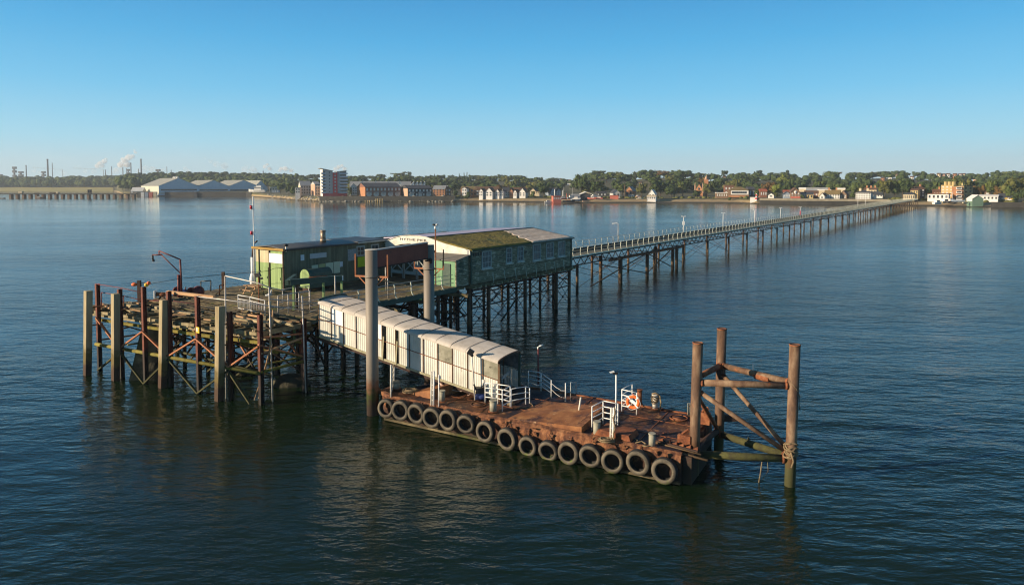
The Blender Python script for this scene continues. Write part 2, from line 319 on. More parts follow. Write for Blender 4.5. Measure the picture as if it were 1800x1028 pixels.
# ------------------------------------------------------------------ water
def make_water():
    m = bpy.data.materials.new('estuary_water'); m.use_nodes = True; nt = m.node_tree; N = nt.nodes; L = nt.links
    b = N['Principled BSDF']
    b.inputs['Base Color'].default_value = (0.0050, 0.0135, 0.0048, 1)
    b.inputs['Roughness'].default_value = 0.20; b.inputs['IOR'].default_value = 1.37
    g = N.new('ShaderNodeNewGeometry')
    def mapped(rot, sc):
        mp = N.new('ShaderNodeMapping'); mp.inputs['Rotation'].default_value = (0, 0, R(rot)); mp.inputs['Scale'].default_value = sc
        L.new(g.outputs['Position'], mp.inputs['Vector']); return mp.outputs[0]
    def noise(vec, scale, det, rough=0.55, dist=0.0):
        n = N.new('ShaderNodeTexNoise'); n.inputs['Scale'].default_value = scale; n.inputs['Detail'].default_value = det
        n.inputs['Roughness'].default_value = rough; n.inputs['Distortion'].default_value = dist
        L.new(vec, n.inputs['Vector']); return n.outputs['Fac']
    def mth(op, a, c=None, clamp=False):
        q = N.new('ShaderNodeMath'); q.operation = op; q.use_clamp = clamp
        for i, x in enumerate((a, c)):
            if x is None: continue
            if isinstance(x, (int, float)): q.inputs[i].default_value = x
            else: L.new(x, q.inputs[i])
        return q.outputs[0]
    n1 = noise(mapped(24, (0.42, 1.0, 1)), 1.15, 3, 0.5, 0.25)       # ripples
    n2 = noise(mapped(-14, (0.45, 1.0, 1)), 3.2, 3, 0.55, 0.2)       # small ripples
    n3 = noise(mapped(30, (0.5, 1.0, 1)), 0.22, 2, 0.5, 0.3)         # longer swell
    patch = noise(mapped(4, (0.35, 1.3, 1)), 0.012, 3, 0.55, 0.4)    # calm and ruffled lanes
    pm = mth('ADD', mth('MULTIPLY', mth('DIVIDE', mth('SUBTRACT', patch, 0.38), 0.22, True), 0.80), 0.38)
    n4 = noise(mapped(50, (0.6, 1.0, 1)), 8.0, 2, 0.5)                # cat's paws
    h = mth('ADD', mth('MULTIPLY', n4, 0.010), mth('ADD', mth('ADD', mth('MULTIPLY', n1, 0.165), mth('MULTIPLY', n2, 0.060)), mth('MULTIPLY', n3, 0.34)))
    bp = N.new('ShaderNodeBump'); bp.inputs['Strength'].default_value = 1.0; bp.inputs['Distance'].default_value = 1.0
    sp = N.new('ShaderNodeSeparateXYZ'); L.new(g.outputs['Position'], sp.inputs[0])
    lee = mth('DIVIDE', mth('SUBTRACT', mth('ADD', sp.outputs['Y'], mth('MULTIPLY', mth('SUBTRACT', patch, .5), 260)), 110), 330, True)   # calmer water in the lee of the shore
    pm = mth('MULTIPLY', pm, mth('SUBTRACT', 1.0, mth('MULTIPLY', lee, .72)))
    L.new(mth('SUBTRACT', .14, mth('MULTIPLY', lee, .075)), b.inputs['Roughness'])
    L.new(mth('MULTIPLY', h, pm), bp.inputs['Height']); L.new(bp.outputs[0], b.inputs['Normal'])
    mb = MB()
    xs = [-9000, -2000, -600, -150, 0, 150, 600, 2000, 9000]; ys = [-200, 0, 60, 150, 400, 1000, 3000, 9000]
    vs = [(x, y, 0) for y in ys for x in xs]; n = len(xs)
    fs = [(j * n + i, j * n + i + 1, (j + 1) * n + i + 1, (j + 1) * n + i) for j in range(len(ys) - 1) for i in range(n - 1)]
    mb.add(vs, fs); o = mb.build('water', m, org=(0, 0, 0)); structure(o, 'dark blue green estuary water ruffled by small waves')
make_water()

# ------------------------------------------------------------------ pier head: hall corner H0, u along the pier, b to the far side
H0 = Vector((-3.9, 63.6, 0))
DZ = 4.72
def HP(a, b, z): return H0 + U2 * a - V2 * b + Vector((0, 0, z))
def a_at(px, b=0.0):      # place along the wall line b seen at photo column px
    r = (px - 900) / F; o = H0 - V2 * b
    return (r * o.y - o.x) / (U2.x - U2.y * r)

def front_a(b): return -23.4 + (b + 1.8) / 17.1 * -2.4
def bmin(a):
    if a < -19.8: return -1.6 + (a + 23.4) * 0.18
    if a < -14.2: return -1.0 + (a + 19.8) * 0.2
    return 0.1
head = thing('pier_platform', 'decayed timber and steel pier head deck carrying green sheds on dark trestle legs', 'pier head', HP(-10, 7, 0))
def pier_head():
    rg = random.Random(5)
    mb = MB(); a = -25.9
    while a < -0.1:
        b = bmin(a) + rg.uniform(-0.15, 0.15); bend = 16.8 + rg.uniform(-0.25, 0.3)
        rotten = a < -19.2
        while b < bend:
            L = rg.uniform(2.2, 4.6); e = min(b + L, bend)
            ok = a > front_a((b + e) / 2) + 0.05
            if ok and not (rotten and rg.random() < (0.5 if a < -21 else 0.28)):
                z = DZ + rg.uniform(-0.012, 0.012) + (rg.uniform(-0.05, 0.03) if rotten else 0)
                t0 = HP(a + rg.uniform(-.02, .02), b + 0.01, z); t1 = HP(a + (rg.uniform(-.15, .15) if rotten else 0), e - 0.01, z + (rg.uniform(-.03, .05) if rotten else 0))
                mb.beam(t0, t1, 0.235, 0.07)
            b = e
        a += 0.25
    mb.build('deck_planking', M_plank, head)
    # thin solid deck under sheds and hall, and a lower layer of old beams
    mb = MB()
    mb.poly([HP(0, 0.05, DZ - .1), HP(18.9, 0.05, DZ - .1), HP(18.9, 15.2, DZ - .1), HP(0, 15.2, DZ - .1)], (0, 0, 0.1))
    mb.poly([HP(-18.6, 0.9, DZ - .16), HP(-0.05, 0.3, DZ - .16), HP(-0.05, 16.4, DZ - .16), HP(-18.6, 16.4, DZ - .16)], (0, 0, 0.06))
    mb.build('sub_deck', M_plank, head)
    b = -1.4
    while b < 17:
        a0 = front_a(b) - rg.uniform(-0.15, 0.35); mbj = MB()
        mbj.beam(HP(a0, b, DZ - 0.27), HP(-0.3 if b > 0.3 else -19.5, b, DZ - 0.27), 0.2, 0.3)
        mbj.build('joist', M_joist if rg.random() < 0.7 else M_plank, head); b += 0.95 + rg.uniform(-.1, .1)
    for off, z, hh, mt in ((0.25, DZ - 0.56, 0.24, M_joist), (0.55, DZ + 0.12, 0.22, M_plank), (3.8, DZ - .58, .28, M_plank), (8.0, DZ - .58, .28, M_plank), (12.3, DZ - .58, .28, M_plank), (16.5, DZ - .58, .28, M_plank), (21, DZ - .58, .28, M_plank)):
        mbj = MB(); mbj.beam(HP(front_a(-1.6) + off, -1.7, z), HP(front_a(16.6) + off, 16.4, z), 0.24, hh); mbj.build('cross_beam', mt, head)
    for bb, le in ((13.4, 2.2), (9.6, 2.6), (6.3, 3.0), (2.2, 3.1), (-0.4, 1.9)):        # loose balks lying along the broken edge
        mbj = MB(); aa = front_a(bb) + rg.uniform(.5, 1.6)
        mbj.beam(HP(aa, bb - le / 2, DZ + .17), HP(aa + rg.uniform(-.4, .4), bb + le / 2, DZ + .2), .3, .26); mbj.build('loose_balk', M_joist if rg.random() < .6 else M_wood, head)
    rg2 = random.Random(77)                 # broken planks and balks heaped along the decayed edge
    for i in range(46):
        bb = rg2.uniform(-1.2, 15.5); aa = front_a(bb) + abs(rg2.gauss(.3, 1.6)) + .1; an = rg2.gauss(0, .35); d = (V2 * math.cos(an) + U2 * math.sin(an)) * rg2.uniform(.6, 2.6); c = HP(aa, bb, DZ + .1 + rg2.uniform(0, .16)); tl = Vector((0, 0, rg2.gauss(0, .07)))
        mbj = MB(); mbj.beam(c - d - tl, c + d + tl, rg2.uniform(.06, .2), rg2.uniform(.05, .13)); mbj.build('loose_balk', rg2.choice([M_joist, M_plank, M_wood, M_plank, M_tan]), head)
    for i in range(10):                      # ragged ends hanging out over the front
        bb = -1.2 + 1.6 * i + rg2.uniform(-.4, .4); aa = front_a(bb); mbj = MB(); mbj.beam(HP(aa - rg2.uniform(.1, .5), bb, DZ - .08 - rg2.uniform(0, .5)), HP(aa + rg2.uniform(1, 2.4), bb + rg2.uniform(-.3, .3), DZ - .1), .24, .12); mbj.build('broken_plank', rg2.choice([M_joist, M_wood]), head)
    for z, o_ in ((DZ - .9, .1), (DZ - .3, -.12)):
        for b0, b1 in ((15.9, 10.2), (10.0, 4.6), (4.4, -1.3)):
            mbj = MB(); mbj.beam(HP(front_a(b0) + o_, b0, z + rg2.uniform(-.05, .05)), HP(front_a(b1) + o_, b1, z + rg2.uniform(-.05, .05)), .16, .2); mbj.build('edge_timber', M_joist if z > 4 else M_waler, head)
    # side edge beam of the walkway deck
    mb = MB(); mb.beam(HP(-19.6, -1.05, DZ - .2), HP(-14.2, .1, DZ - .2), .16, .42); mb.beam(HP(-14.2, .02, DZ - .2), HP(-2.05, .02, DZ - .2), .16, .42)
    mb.build('edge_beam', M_green, head)
    # front posts
    fp = [(167, 499, 176, 652), (211, 508, 215, 664), (252, 504, 257, 674), (297, 512, 301, 680), (347, 520, 351, 691), (404, 548, 407, 702), (459, 553, 460, 711)]
    feet = []
    def post(p, zt, w=0.24, m=M_redpost):
        q = MB(); x = Vector((p.x, p.y, 0))
        d1 = U2 * w / 2; d2 = V2 * w / 2      # H section
        for s in (-1, 1): q.boxm(x + d1 * s + Vector((0, 0, (zt - 2) / 2)), d1 * 0.16, d2, (0, 0, (zt + 2) / 2))
        q.boxm(x + Vector((0, 0, (zt - 2) / 2)), d1 * 0.84, d2 * 0.16, (0, 0, (zt + 2) / 2 - .002))
        q.build('trestle_post', m, head)
    for x0, y0, x1, y1 in fp:
        p = A(x1, y1, 0); feet.append(p); post(p, AY(x0, y0, p.y).z)
    r7 = A(536, 688, 0); post(r7, 5.0)
    # braces along the front
    def brace(p, q, w=0.16, m=M_redbrace, t=0.1):
        k = MB(); k.beam(p, q, w, t); k.build('brace', m, head)
    zz = lambda p, z: Vector((p.x, p.y, z))
    for i in (0, 2, 4):
        l, c, r = feet[i + 0 if i else 1], None, None
    off = -U2 * 0.16
    def vee(l, c, r, zt, zb, m): 
        if l is not None: brace(zz(l, zb) + off, zz(c, zt) + off, m=m)
        if r is not None: brace(zz(r, zb) + off, zz(c, zt) + off, m=m)
    vee(feet[1], feet[2], feet[3], 3.75, 2.2, M_redbrace); vee(feet[3], feet[4], feet[5], 3.75, 2.2, M_redbrace); vee(feet[5], feet[6], None, 3.8, 2.2, M_redbrace)
    vee(None, feet[0], feet[1], 4.1, 2.2, M_redbrace)
    vee(feet[1], feet[2], feet[3], 0.05, 2.0, M_weedsteel); vee(feet[3], feet[4], feet[5], 0.05, 2.0, M_weedsteel); vee(feet[1], feet[0], None, 0.1, 1.9, M_weedsteel)
    brace(zz(feet[5], 1.9) + off, zz(feet[6], 0.1) + off + Vector((-.6, 0, 0)), m=M_weedsteel)
    brace(zz(feet[6], 3.9) + off, zz(r7, 2.4), m=M_redbrace); brace(zz(feet[6], 4.3), zz(r7, 4.0), m=M_redbrace); brace(zz(feet[6], 3.3), zz(r7, 3.75), m=M_tan)
    k = MB(); k.tube(zz(feet[0], 2.1) + off * 1.5, zz(feet[6], 2.1) + off * 1.5, 0.13, 8); k.build('waler', M_waler, head)
    k = MB(); k.tube(zz(feet[6], 2.1) + off * 1.2, zz(r7, 2.1), 0.11, 8); k.build('waler', M_waler, head)
    # inner rows of posts with braces and walers
    rows = [-19.6, -15.2, -10.6, -5.8, -1.4]; bs = [15.8, 12.4, 9.0, 5.6, 2.2, -0.6]
    for ri, ra in enumerate(rows):
        for bb in bs:
            if bb < bmin(ra): bb = bmin(ra) + .3
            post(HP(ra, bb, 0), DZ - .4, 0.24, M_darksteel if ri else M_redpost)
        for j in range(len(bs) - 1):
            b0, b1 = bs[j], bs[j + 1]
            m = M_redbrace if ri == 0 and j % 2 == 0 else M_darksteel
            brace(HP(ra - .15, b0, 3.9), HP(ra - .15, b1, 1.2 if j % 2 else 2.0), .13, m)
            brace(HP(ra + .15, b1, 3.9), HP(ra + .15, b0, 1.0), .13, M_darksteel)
        for z in (2.15, 3.1):
            k = MB(); k.tube(HP(ra - .2, 15.8, z), HP(ra - .2, -.8 if ra < -15 else .4, z), .10, 6); k.build('waler', M_waler if ri < 2 else M_darksteel, head)
    for j, bb in enumerate(bs):
        a0 = front_a(bb)
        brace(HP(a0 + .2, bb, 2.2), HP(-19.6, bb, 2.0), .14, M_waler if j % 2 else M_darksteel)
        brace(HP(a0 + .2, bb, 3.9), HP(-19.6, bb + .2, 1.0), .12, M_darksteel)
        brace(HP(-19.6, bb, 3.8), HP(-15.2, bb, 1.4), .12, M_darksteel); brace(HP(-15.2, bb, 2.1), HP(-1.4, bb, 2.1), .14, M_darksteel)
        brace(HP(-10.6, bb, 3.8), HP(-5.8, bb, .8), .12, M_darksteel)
    for i in range(46):                      # tangle of old dark timbers in the shade
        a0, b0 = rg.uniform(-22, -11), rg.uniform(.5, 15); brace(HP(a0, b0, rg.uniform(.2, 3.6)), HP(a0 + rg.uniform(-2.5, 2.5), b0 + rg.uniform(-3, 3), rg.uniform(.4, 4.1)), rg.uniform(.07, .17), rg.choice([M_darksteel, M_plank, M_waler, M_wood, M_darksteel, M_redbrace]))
    for i in range(5):
        post(HP(-21.8, 13.9 - 3.2 * i, 0), DZ - .4, .2, M_redpost if i % 2 else M_darksteel)
    for i in range(4):
        b0, b1 = 13.9 - 3.2 * i, 10.7 - 3.2 * i
        brace(HP(-21.95, b0, 3.9), HP(-21.95, b1, 1.0), .12, M_redbrace if i % 2 else M_darksteel); brace(HP(-21.65, b1, 3.9), HP(-21.65, b0, 1.0), .12, M_darksteel if i % 2 else M_redpost); brace(HP(-21.9, b0, .2), HP(-21.9, b1, 2.2), .12, M_weedsteel)
    for z, m in ((1.25, M_weedsteel), (2.9, M_waler), (3.5, M_darksteel)):
        k = MB(); k.tube(HP(-22.05, 15.6, z), HP(-22.05, -1.2, z), .09, 6); k.build('waler', m, head)
    # broad raking timber and weedy footings
    k = MB(); p = A(232, 674, 0); q = AY(262, 572, p.y + 1.6)
    k.beam(p + Vector((0, 1, -.5)), Vector((q.x + .4, q.y, 3.9)), 1.5, 0.5, up=(0.3, -1, 0)); k.build('raking_timber', M_plank, head)
    # hall trestle
    near = [0.2, 3.3, 9.7, 16.0, 18.9]; depths = [0.35, 2.3, 5.6, 9.8]
    grid = {}
    for i, aa in enumerate(near):
        for j, bb in enumerate(depths):
            p = HP(aa + (0.0 if j == 0 else -.35), bb, 0); k = MB(); k.tube(p + Vector((0, 0, -2)), p + Vector((0, 0, DZ - .35)), .19 if j == 0 else .16, 10)
            k.build('trestle_pile', M_trestle, head); grid[i, j] = p
    def rod(p, q, r=.035, m=M_darksteel, nm='tie_rod'):
        k = MB(); k.tube(p, q, r, 5); k.build(nm, m, head)
    Z = Vector((0, 0, 1))
    for i in range(len(near)):
        for j in range(len(depths) - 1):
            rod(grid[i, j] + Z * 3.8, grid[i, j + 1] + Z * .6); rod(grid[i, j] + Z * .6, grid[i, j + 1] + Z * 3.8)
            rod(grid[i, j] + Z * 3.1, grid[i, j + 1] + Z * 3.1, .06)
    for j in (0, 2):
        for i in range(len(near) - 1):
            p, q = grid[i, j], grid[i + 1, j]; m_ = (p + q) / 2
            rod(p + Z * 4.05, q + Z * 4.05, .10, M_darksteel, 'girt'); rod(p + Z * 2.35, q + Z * 2.35, .07, M_darksteel, 'girt')
            n = 2 if (q - p).length > 4 else 1
            for t in range(n):
                s0 = p.lerp(q, t / n); s1 = p.lerp(q, (t + 1) / n)
                rod(s0 + Z * 3.9, s1 + Z * 2.4, .05); rod(s0 + Z * 2.4, s1 + Z * 3.9, .05)
                rod(s0 + Z * 2.2, s1 + Z * .25); rod(s0 + Z * .25, s1 + Z * 2.2)
                c = (s0 + s1) / 2 + Z * 1.22
                k = MB(); k.revolve([(.10, -.02), (.17, -.02), (.17, .02), (.10, .02)], c, V2, 12); k.build('rod_ring', M_redbrace if j == 0 else M_darksteel, head)
    mb = MB(); aa = 0.1                                  # stub joist ends under the hall wall
    while aa < 19.6:
        mb.beam(HP(aa, -.55 + rng.uniform(-.15, .1), DZ - .24), HP(aa, 15, DZ - .24), .2, .24); aa += .85
    mb.build('hall_joists', M_joist, head)
    rod(HP(0, .5, DZ - .47), HP(19.4, .5, DZ - .47), .12, M_plank, 'hall_bearer'); rod(HP(0, 5.6, DZ - .47), HP(19.4, 5.6, DZ - .47), .12, M_plank, 'hall_bearer')
    rod(HP(8.6, .6, 2.3), HP(6.0, .8, .2), .09, M_conc, 'broken_strut')
    # piles under the open walkway beside the gangway
    for aa in (-13.6, -10.4, -7.2, -4.0):
        p = HP(aa, .5, 0); k = MB(); k.tube(p - Z * 2, p + Z * (DZ - .4), .17, 10); k.build('trestle_pile', M_trestle, head)
        rod(p + Z * 3.9, HP(aa + 3.2, .5, .5), .04); rod(p + Z * .5, HP(aa + 3.2, .5, 3.9), .04); rod(p + Z * 3.95, HP(aa + 3.2, .5, 3.95), .07, M_darksteel, 'girt'); rod(p + Z * 2.6, HP(aa + 3.2, .5, 2.6), .06, M_darksteel, 'girt')
    return feet, r7
FEET, R7 = pier_head()
def footing(px, py, rx, rz, lab):
    k = MB(); p = A(px, py, 0); k.blob(p + Vector((0, .8, -.2)), rx, .9, rz, 12, 8, .12)
    tag(k.build('weedy_footing', M_conc), lab, 'footing', 'weedy footings under the pier head')
footing(262, 668, 1.3, 1.7, 'dark weed covered footing lump low under the left end of pier head')
footing(505, 682, 1.4, 1.0, 'low dark weedy footing lump under the right end of pier head')
footing(418, 660, 1.2, .8, 'weedy footing lump in shade under the middle of the pier head')

def fender(x0, y0, x1, y1, lab):
    p = A(x1, y1, 0); t = AY(x0, y0, p.y); k = MB(); wd = .215
    zt = t.z; q = Vector((t.x, p.y, 0))
    ax = U2; ay = V2
    vs = []
    for z, c, s in ((-2, p, .97), (0, p, .97), (2.2, p.lerp(q, .4), 1.0), (zt - .03, q, 1.02), (zt, q, .95)):
        for i, j in ((-1, -1), (1, -1), (1, 1), (-1, 1)): vs.append(Vector((c.x, c.y, z)) + ax * wd * s * i + ay * wd * s * j)
    fs = [(3, 2, 1, 0), (16, 17, 18, 19)]
    for l in range(4):
        for i in range(4): fs.append((l * 4 + i, l * 4 + (i + 1) % 4, l * 4 + 4 + (i + 1) % 4, l * 4 + 4 + i))
    k.add(vs, fs); r = thing('fender_pile', lab, 'pile', p, 'square timber fender piles in front of the pier head')
    k.build('pile_shaft', M_wood, r)
    k = MB()
    for z in (zt - 1.25, zt - 2.6): k.tube(Vector((q.x, q.y, z)) + Vector((.12, .22, 0)), Vector((q.x, q.y, z)) + Vector((.47, .88, 0)), .05, 6)
    k.build('tie_bolt', M_rust, r)
fender(155, 511, 153.5, 659, 'square timber fender pile standing clear at the far left corner of the pier head')
fender(203, 516, 203, 668, 'square timber fender pile second from left, by the short red railing post')
fender(288, 527, 285.5, 681, 'square timber fender pile left of the yellow square sign on the pier head')
fender(387, 538, 385, 704, 'square timber fender pile right of the yellow square sign, nearest to camera')

def square_sign():
    p = FEET[4]; c = AP(347.5, 580, p - U2 * .2, U2)
    r = thing('yellow_sign', 'small square yellow sign on red post in the middle of pier head front', 'sign', c)
    k = MB(); k.boxm(c, V2 * .19, U2 * .012, (0, 0, .2)); k.build('sign_plate', M_yellow, r)
    k = MB(); k.boxm(c - U2 * .018 + Vector((-.03, 0, .03)), V2 * .09, U2 * .004, (0, 0, .12)); k.build('sign_face', M_whitewood, r)
square_sign()
def timber_rail():
    p = A(297, 676, 0); a = AY(296, 513, p.y + .2); q = A(351, 691, 0); b = AY(377, 522.5, q.y - .4)
    k = MB(); k.beam(a, b, .2, .2); tag(k.build('timber_beam', M_tan), 'long tan timber beam lying across two red posts at the pier head', 'beam')
timber_rail()

# left end railing
def tube_rail(name, lab, posts, rails, m, r=.035, pr=.04, grp=None, cat='railing'):
    t = thing(name, lab, cat, posts[0][0], grp)
    for p, z in posts:
        k = MB(); k.tube(p, (p[0], p[1], z) if not isinstance(z, Vector) else z, pr, 6); k.build('post', m, t)
    for pts in rails:
        k = MB(); k.path(pts, r, 6); k.build('rail', m, t)
    return t
def left_rail():
    p0 = AY(168, 499, FEET[0].y + .1); p1 = AY(213, 506, FEET[1].y + .15); p2 = AY(253, 515, FEET[2].y + .15)
    q = lambda v, d: v - Vector((0, 0, d))
    pp = AY(178, 514, FEET[0].y + .5)
    tube_rail('steel_railing', 'dark and rusty two bar railing along the left corner of the pier head', [(q(pp, 1.3), pp.z), (q(p1, 1.4) + U2 * .15, p1.z - .6)],
              [[p0, p1, p2], [pp, q(p1, .55), q(p2, .55)], [q(p2, .55), AY(297, 528, FEET[3].y + .2), AY(341, 534, FEET[4].y + .2)]], M_oxide, .03)
left_rail()
def scaffold():
    P1 = A(397, 700, 0); P2 = A(479.5, 706, 0); P3 = A(536, 662, 0) + Vector((0, -2.6, 0)); P3 = A(538, 690, 0)
    t1 = AY(396, 485, P1.y); t2 = AY(473, 505, P2.y); t3 = AY(531, 520, P3.y)
    l1 = AY(396, 527, P1.y); l2 = AY(475, 538, P2.y); l3 = AY(533, 545, P3.y); l0 = AY(345, 521, FEET[4].y)
    tube_rail('scaffold_railing', 'tall pale tube handrail on poles standing in the water at the pier head right corner', [(P1 - Vector((0, 0, 1)), t1), (P2 - Vector((0, 0, 1)), t2), (P3 - Vector((0, 0, 1)), t3)],
              [[t1, AY(452, 497, P1.y), t2, AY(501, 511, 46)], [l0, l1, l2, l3], [l2 + Vector((0, 0, .45)), AY(560, 533, 47.5)]], M_galv, .04, .05)
    k = MB(); a = AY(474, 614, P2.y - .3); k.path([AY(480, 545, P2.y - .2), a, A(455, 700, .1)], .05); k.path([AY(479, 605, P2.y - .2), A(447, 703, .1)], .03)
    tag(k.build('leaning_pole', M_tan), 'thin bent pole leaning into the water below the pale tube handrail', 'pole')
scaffold()
def barrier():
    p = [A(419, 545, DZ + .02), A(440, 549, DZ + .02), A(466, 556, DZ + .02)]
    t = thing('crowd_barrier', 'white wire crowd barrier standing on the pier head near the heron', 'barrier', p[0])
    for i in range(3):
        k = MB(); k.tube(p[i], p[i] + Vector((0, 0, 1.15)), .03, 6); k.build('post', M_white, t)
    for i in range(2):
        k = MB(); a, b = p[i], p[i + 1]; up = Vector((0, 0, 1))
        k.tube(a + up * 1.13, b + up * 1.13, .028, 6); k.tube(a + up * .85, b + up * .85, .022, 6); k.tube(a + up * .15, b + up * .15, .025, 6)
        n = 9
        for j in range(1, n): c = a.lerp(b, j / n); k.tube(c + up * .15, c + up * .85, .011, 4)
        k.build('grille', M_white, t)
barrier()
def heron():
    p = A(474.5, 541, DZ); post_top = AY(473.5, 529, p.y)
    k = MB(); k.beam(p, Vector((p.x, p.y, post_top.z)), .17, .17); tag(k.build('timber_post', M_cream), 'cream timber post with the grey heron standing on it', 'post')
    o = Vector((p.x, p.y, post_top.z)); t = thing('heron', 'grey heron standing hunched on a cream post at the pier head', 'bird', o)
    k = MB(); S = Vector((.86, -.5, 0)); Zv = Vector((0, 0, 1))    # bird faces right
    B = o + Zv * .42
    def tb(pts, rs, n=10):
        vs = []; pts = [Vector(x) for x in pts]
        for i, q in enumerate(pts):
            d = (pts[min(i + 1, len(pts) - 1)] - pts[max(i - 1, 0)]).normalized(); a = d.cross(Zv if abs(d.z) < .9 else S).normalized(); b = d.cross(a)
            for j in range(n): th = 2 * math.pi * j / n; vs.append(q + (a * math.cos(th) + b * math.sin(th)) * rs[i])
        m = len(pts); fs = [(i * n + j, i * n + (j + 1) % n, (i + 1) * n + (j + 1) % n, (i + 1) * n + j) for i in range(m - 1) for j in range(n)]
        fs += [tuple(reversed(range(n))), tuple((m - 1) * n + j for j in range(n))]
        k.add(vs, fs, True)
    tb([B - S * .36 - Zv * .10, B - S * .25 - Zv * .03, B - S * .1 + Zv * .04, B + S * .06 + Zv * .11, B + S * .15 + Zv * .18, B + S * .17 + Zv * .26, B + S * .13 + Zv * .33, B + S * .17 + Zv * .40, B + S * .23 + Zv * .41, B + S * .29 + Zv * .395],
       [.01, .06, .115, .125, .085, .055, .05, .05, .045, .018])
    k.build('body', M_heron, t)
    k = MB(); k.tube(B + S * .28 + Zv * .4, B + S * .42 + Zv * .37, .016, 6, .003); k.build('beak', M_heronleg, t)
    for s in (-1, 1):
        k = MB(); off = V2.cross(Zv) * 0 + Vector((.5, .86, 0)) * .04 * s
        k.path([B - Zv * .06 + off, B - Zv * .2 + off - S * .03, o + off + Zv * .01], .014, 5); k.tube(o + off + Zv * .008, o + off + S * .09 + Zv * .008, .01, 5); k.build('leg', M_heronleg, t)
        k = MB(); k.blob(B - S * .1 + off * 2.6 + Zv * .02, .2, .035, .085, 10, 6); k.build('wing', M_heron, t)
    k = MB(); k.blob(B + S * .2 + Zv * .43 , .05, .035, .02, 8, 5); k.build('crest', M_black, t)
heron()
def floodlight():
    p = A(455.5, 541, DZ); z = AY(453, 486, p.y).z
    t = thing('floodlight', 'black floodlight heads on a thin rusty pole in front of the light green shed end', 'floodlight', p)
    k = MB(); k.tube(p, (p.x, p.y, z), .045, 6); k.build('pole', M_rust, t)
    for dx, dz, s in ((-.05, .12, .2), (.22, -.15, .1), (.1, .4, .08)):
        k = MB(); k.boxm(Vector((p.x + dx, p.y, z + dz)), Vector((s, -.3 * s, .25 * s)), Vector((.1 * s, s * .5, 0)), Vector((-.3 * s, 0, s * .75))); k.build('lamp_head', M_black, t)
floodlight()
def davit():
    p = A(317, 524, DZ); t = thing('davit_crane', 'dark red davit crane with a bent jib rising from the back of pier head', 'crane', p)
    top = AY(316.7, 456, p.y); tip = AY(279.5, 441, p.y); kn = AY(318, 481, p.y); arm = AY(268, 448, p.y); pe = AY(285, 448, p.y); pt = AY(315, 483, p.y)
    k = MB(); k.tube((p.x - .1, p.y, DZ), (p.x - .1, p.y, pt.z), .12, 10); k.build('pedestal', M_oxide, t)
    k = MB(); k.path([(p.x + .12, p.y, DZ), kn, top], .075, 8); k.build('mast', M_oxide, t)
    k = MB(); k.path([top, tip], .055, 8); k.build('jib', M_oxide, t)
    k = MB(); k.path([kn, AY(281, 445.5, p.y)], .045, 8); k.build('strut', M_oxide, t)
    k = MB(); k.path([tip, AY(279.5, 448, p.y), pe], .05, 6); k.path([pe, arm], .055, 6); k.build('short_arm', M_oxide, t)
    k = MB(); q = AY(269, 453, p.y); k.tube(arm, AY(269, 459, p.y), .08, 8); k.blob(AY(269.6, 458, p.y), .13, .1, .1); k.build('hook_block', M_black, t)
    w_ = A(330, 521, DZ)
    t = thing('winch', 'dark red and blue winch drums heaped on deck below the davit crane', 'winch', w_)
    k = MB(); k.tube(w_ + Vector((-.9, 0, .35)), w_ + Vector((.3, -.3, .35)), .28, 12); k.build('drum', M_blue, t)
    k = MB()
    for q in ((-1, .05), (.35, -.35)): k.tube(w_ + Vector((q[0], q[1], .4)), w_ + Vector((q[0] + .1, q[1] - .03, .4)), .42, 14)
    k.build('flange', M_oxide, t)
    k = MB(); k.blob(w_ + Vector((1.0, -.2, .45)), .5, .4, .48, 12, 8); k.build('motor', M_oxide, t)
    k = MB()
    for i in range(5): k.tube(w_ + Vector((-.6 + .35 * i, -.1, .15)), w_ + Vector((-.2 + .3 * i, -.5, .75 + .1 * (i % 2))), .05, 6)
    k.build('levers', M_oxide, t)
    w_ = A(285, 529, DZ); t = thing('pump_set', 'small rusty pump with white end plates on the broken deck edge', 'pump', w_)
    k = MB(); k.tube(w_ + Vector((-.5, .1, .55)), w_ + Vector((.45, -.1, .55)), .17, 10); k.build('body', M_rust, t)
    for s in (-.52, .47):
        k = MB(); k.boxm(w_ + Vector((s, -.05, .55)), (.04, 0, 0), (0, .2, 0), (0, 0, .3)); k.build('end_plate', M_white, t)
    k = MB(); k.beam(w_ + Vector((-.4, .1, 0)), w_ + Vector((0, 0, .5)), .1, .1); k.beam(w_ + Vector((.4, -.1, 0)), w_ + Vector((0, 0, .5)), .1, .1); k.build('stand', M_darksteel, t)
davit()
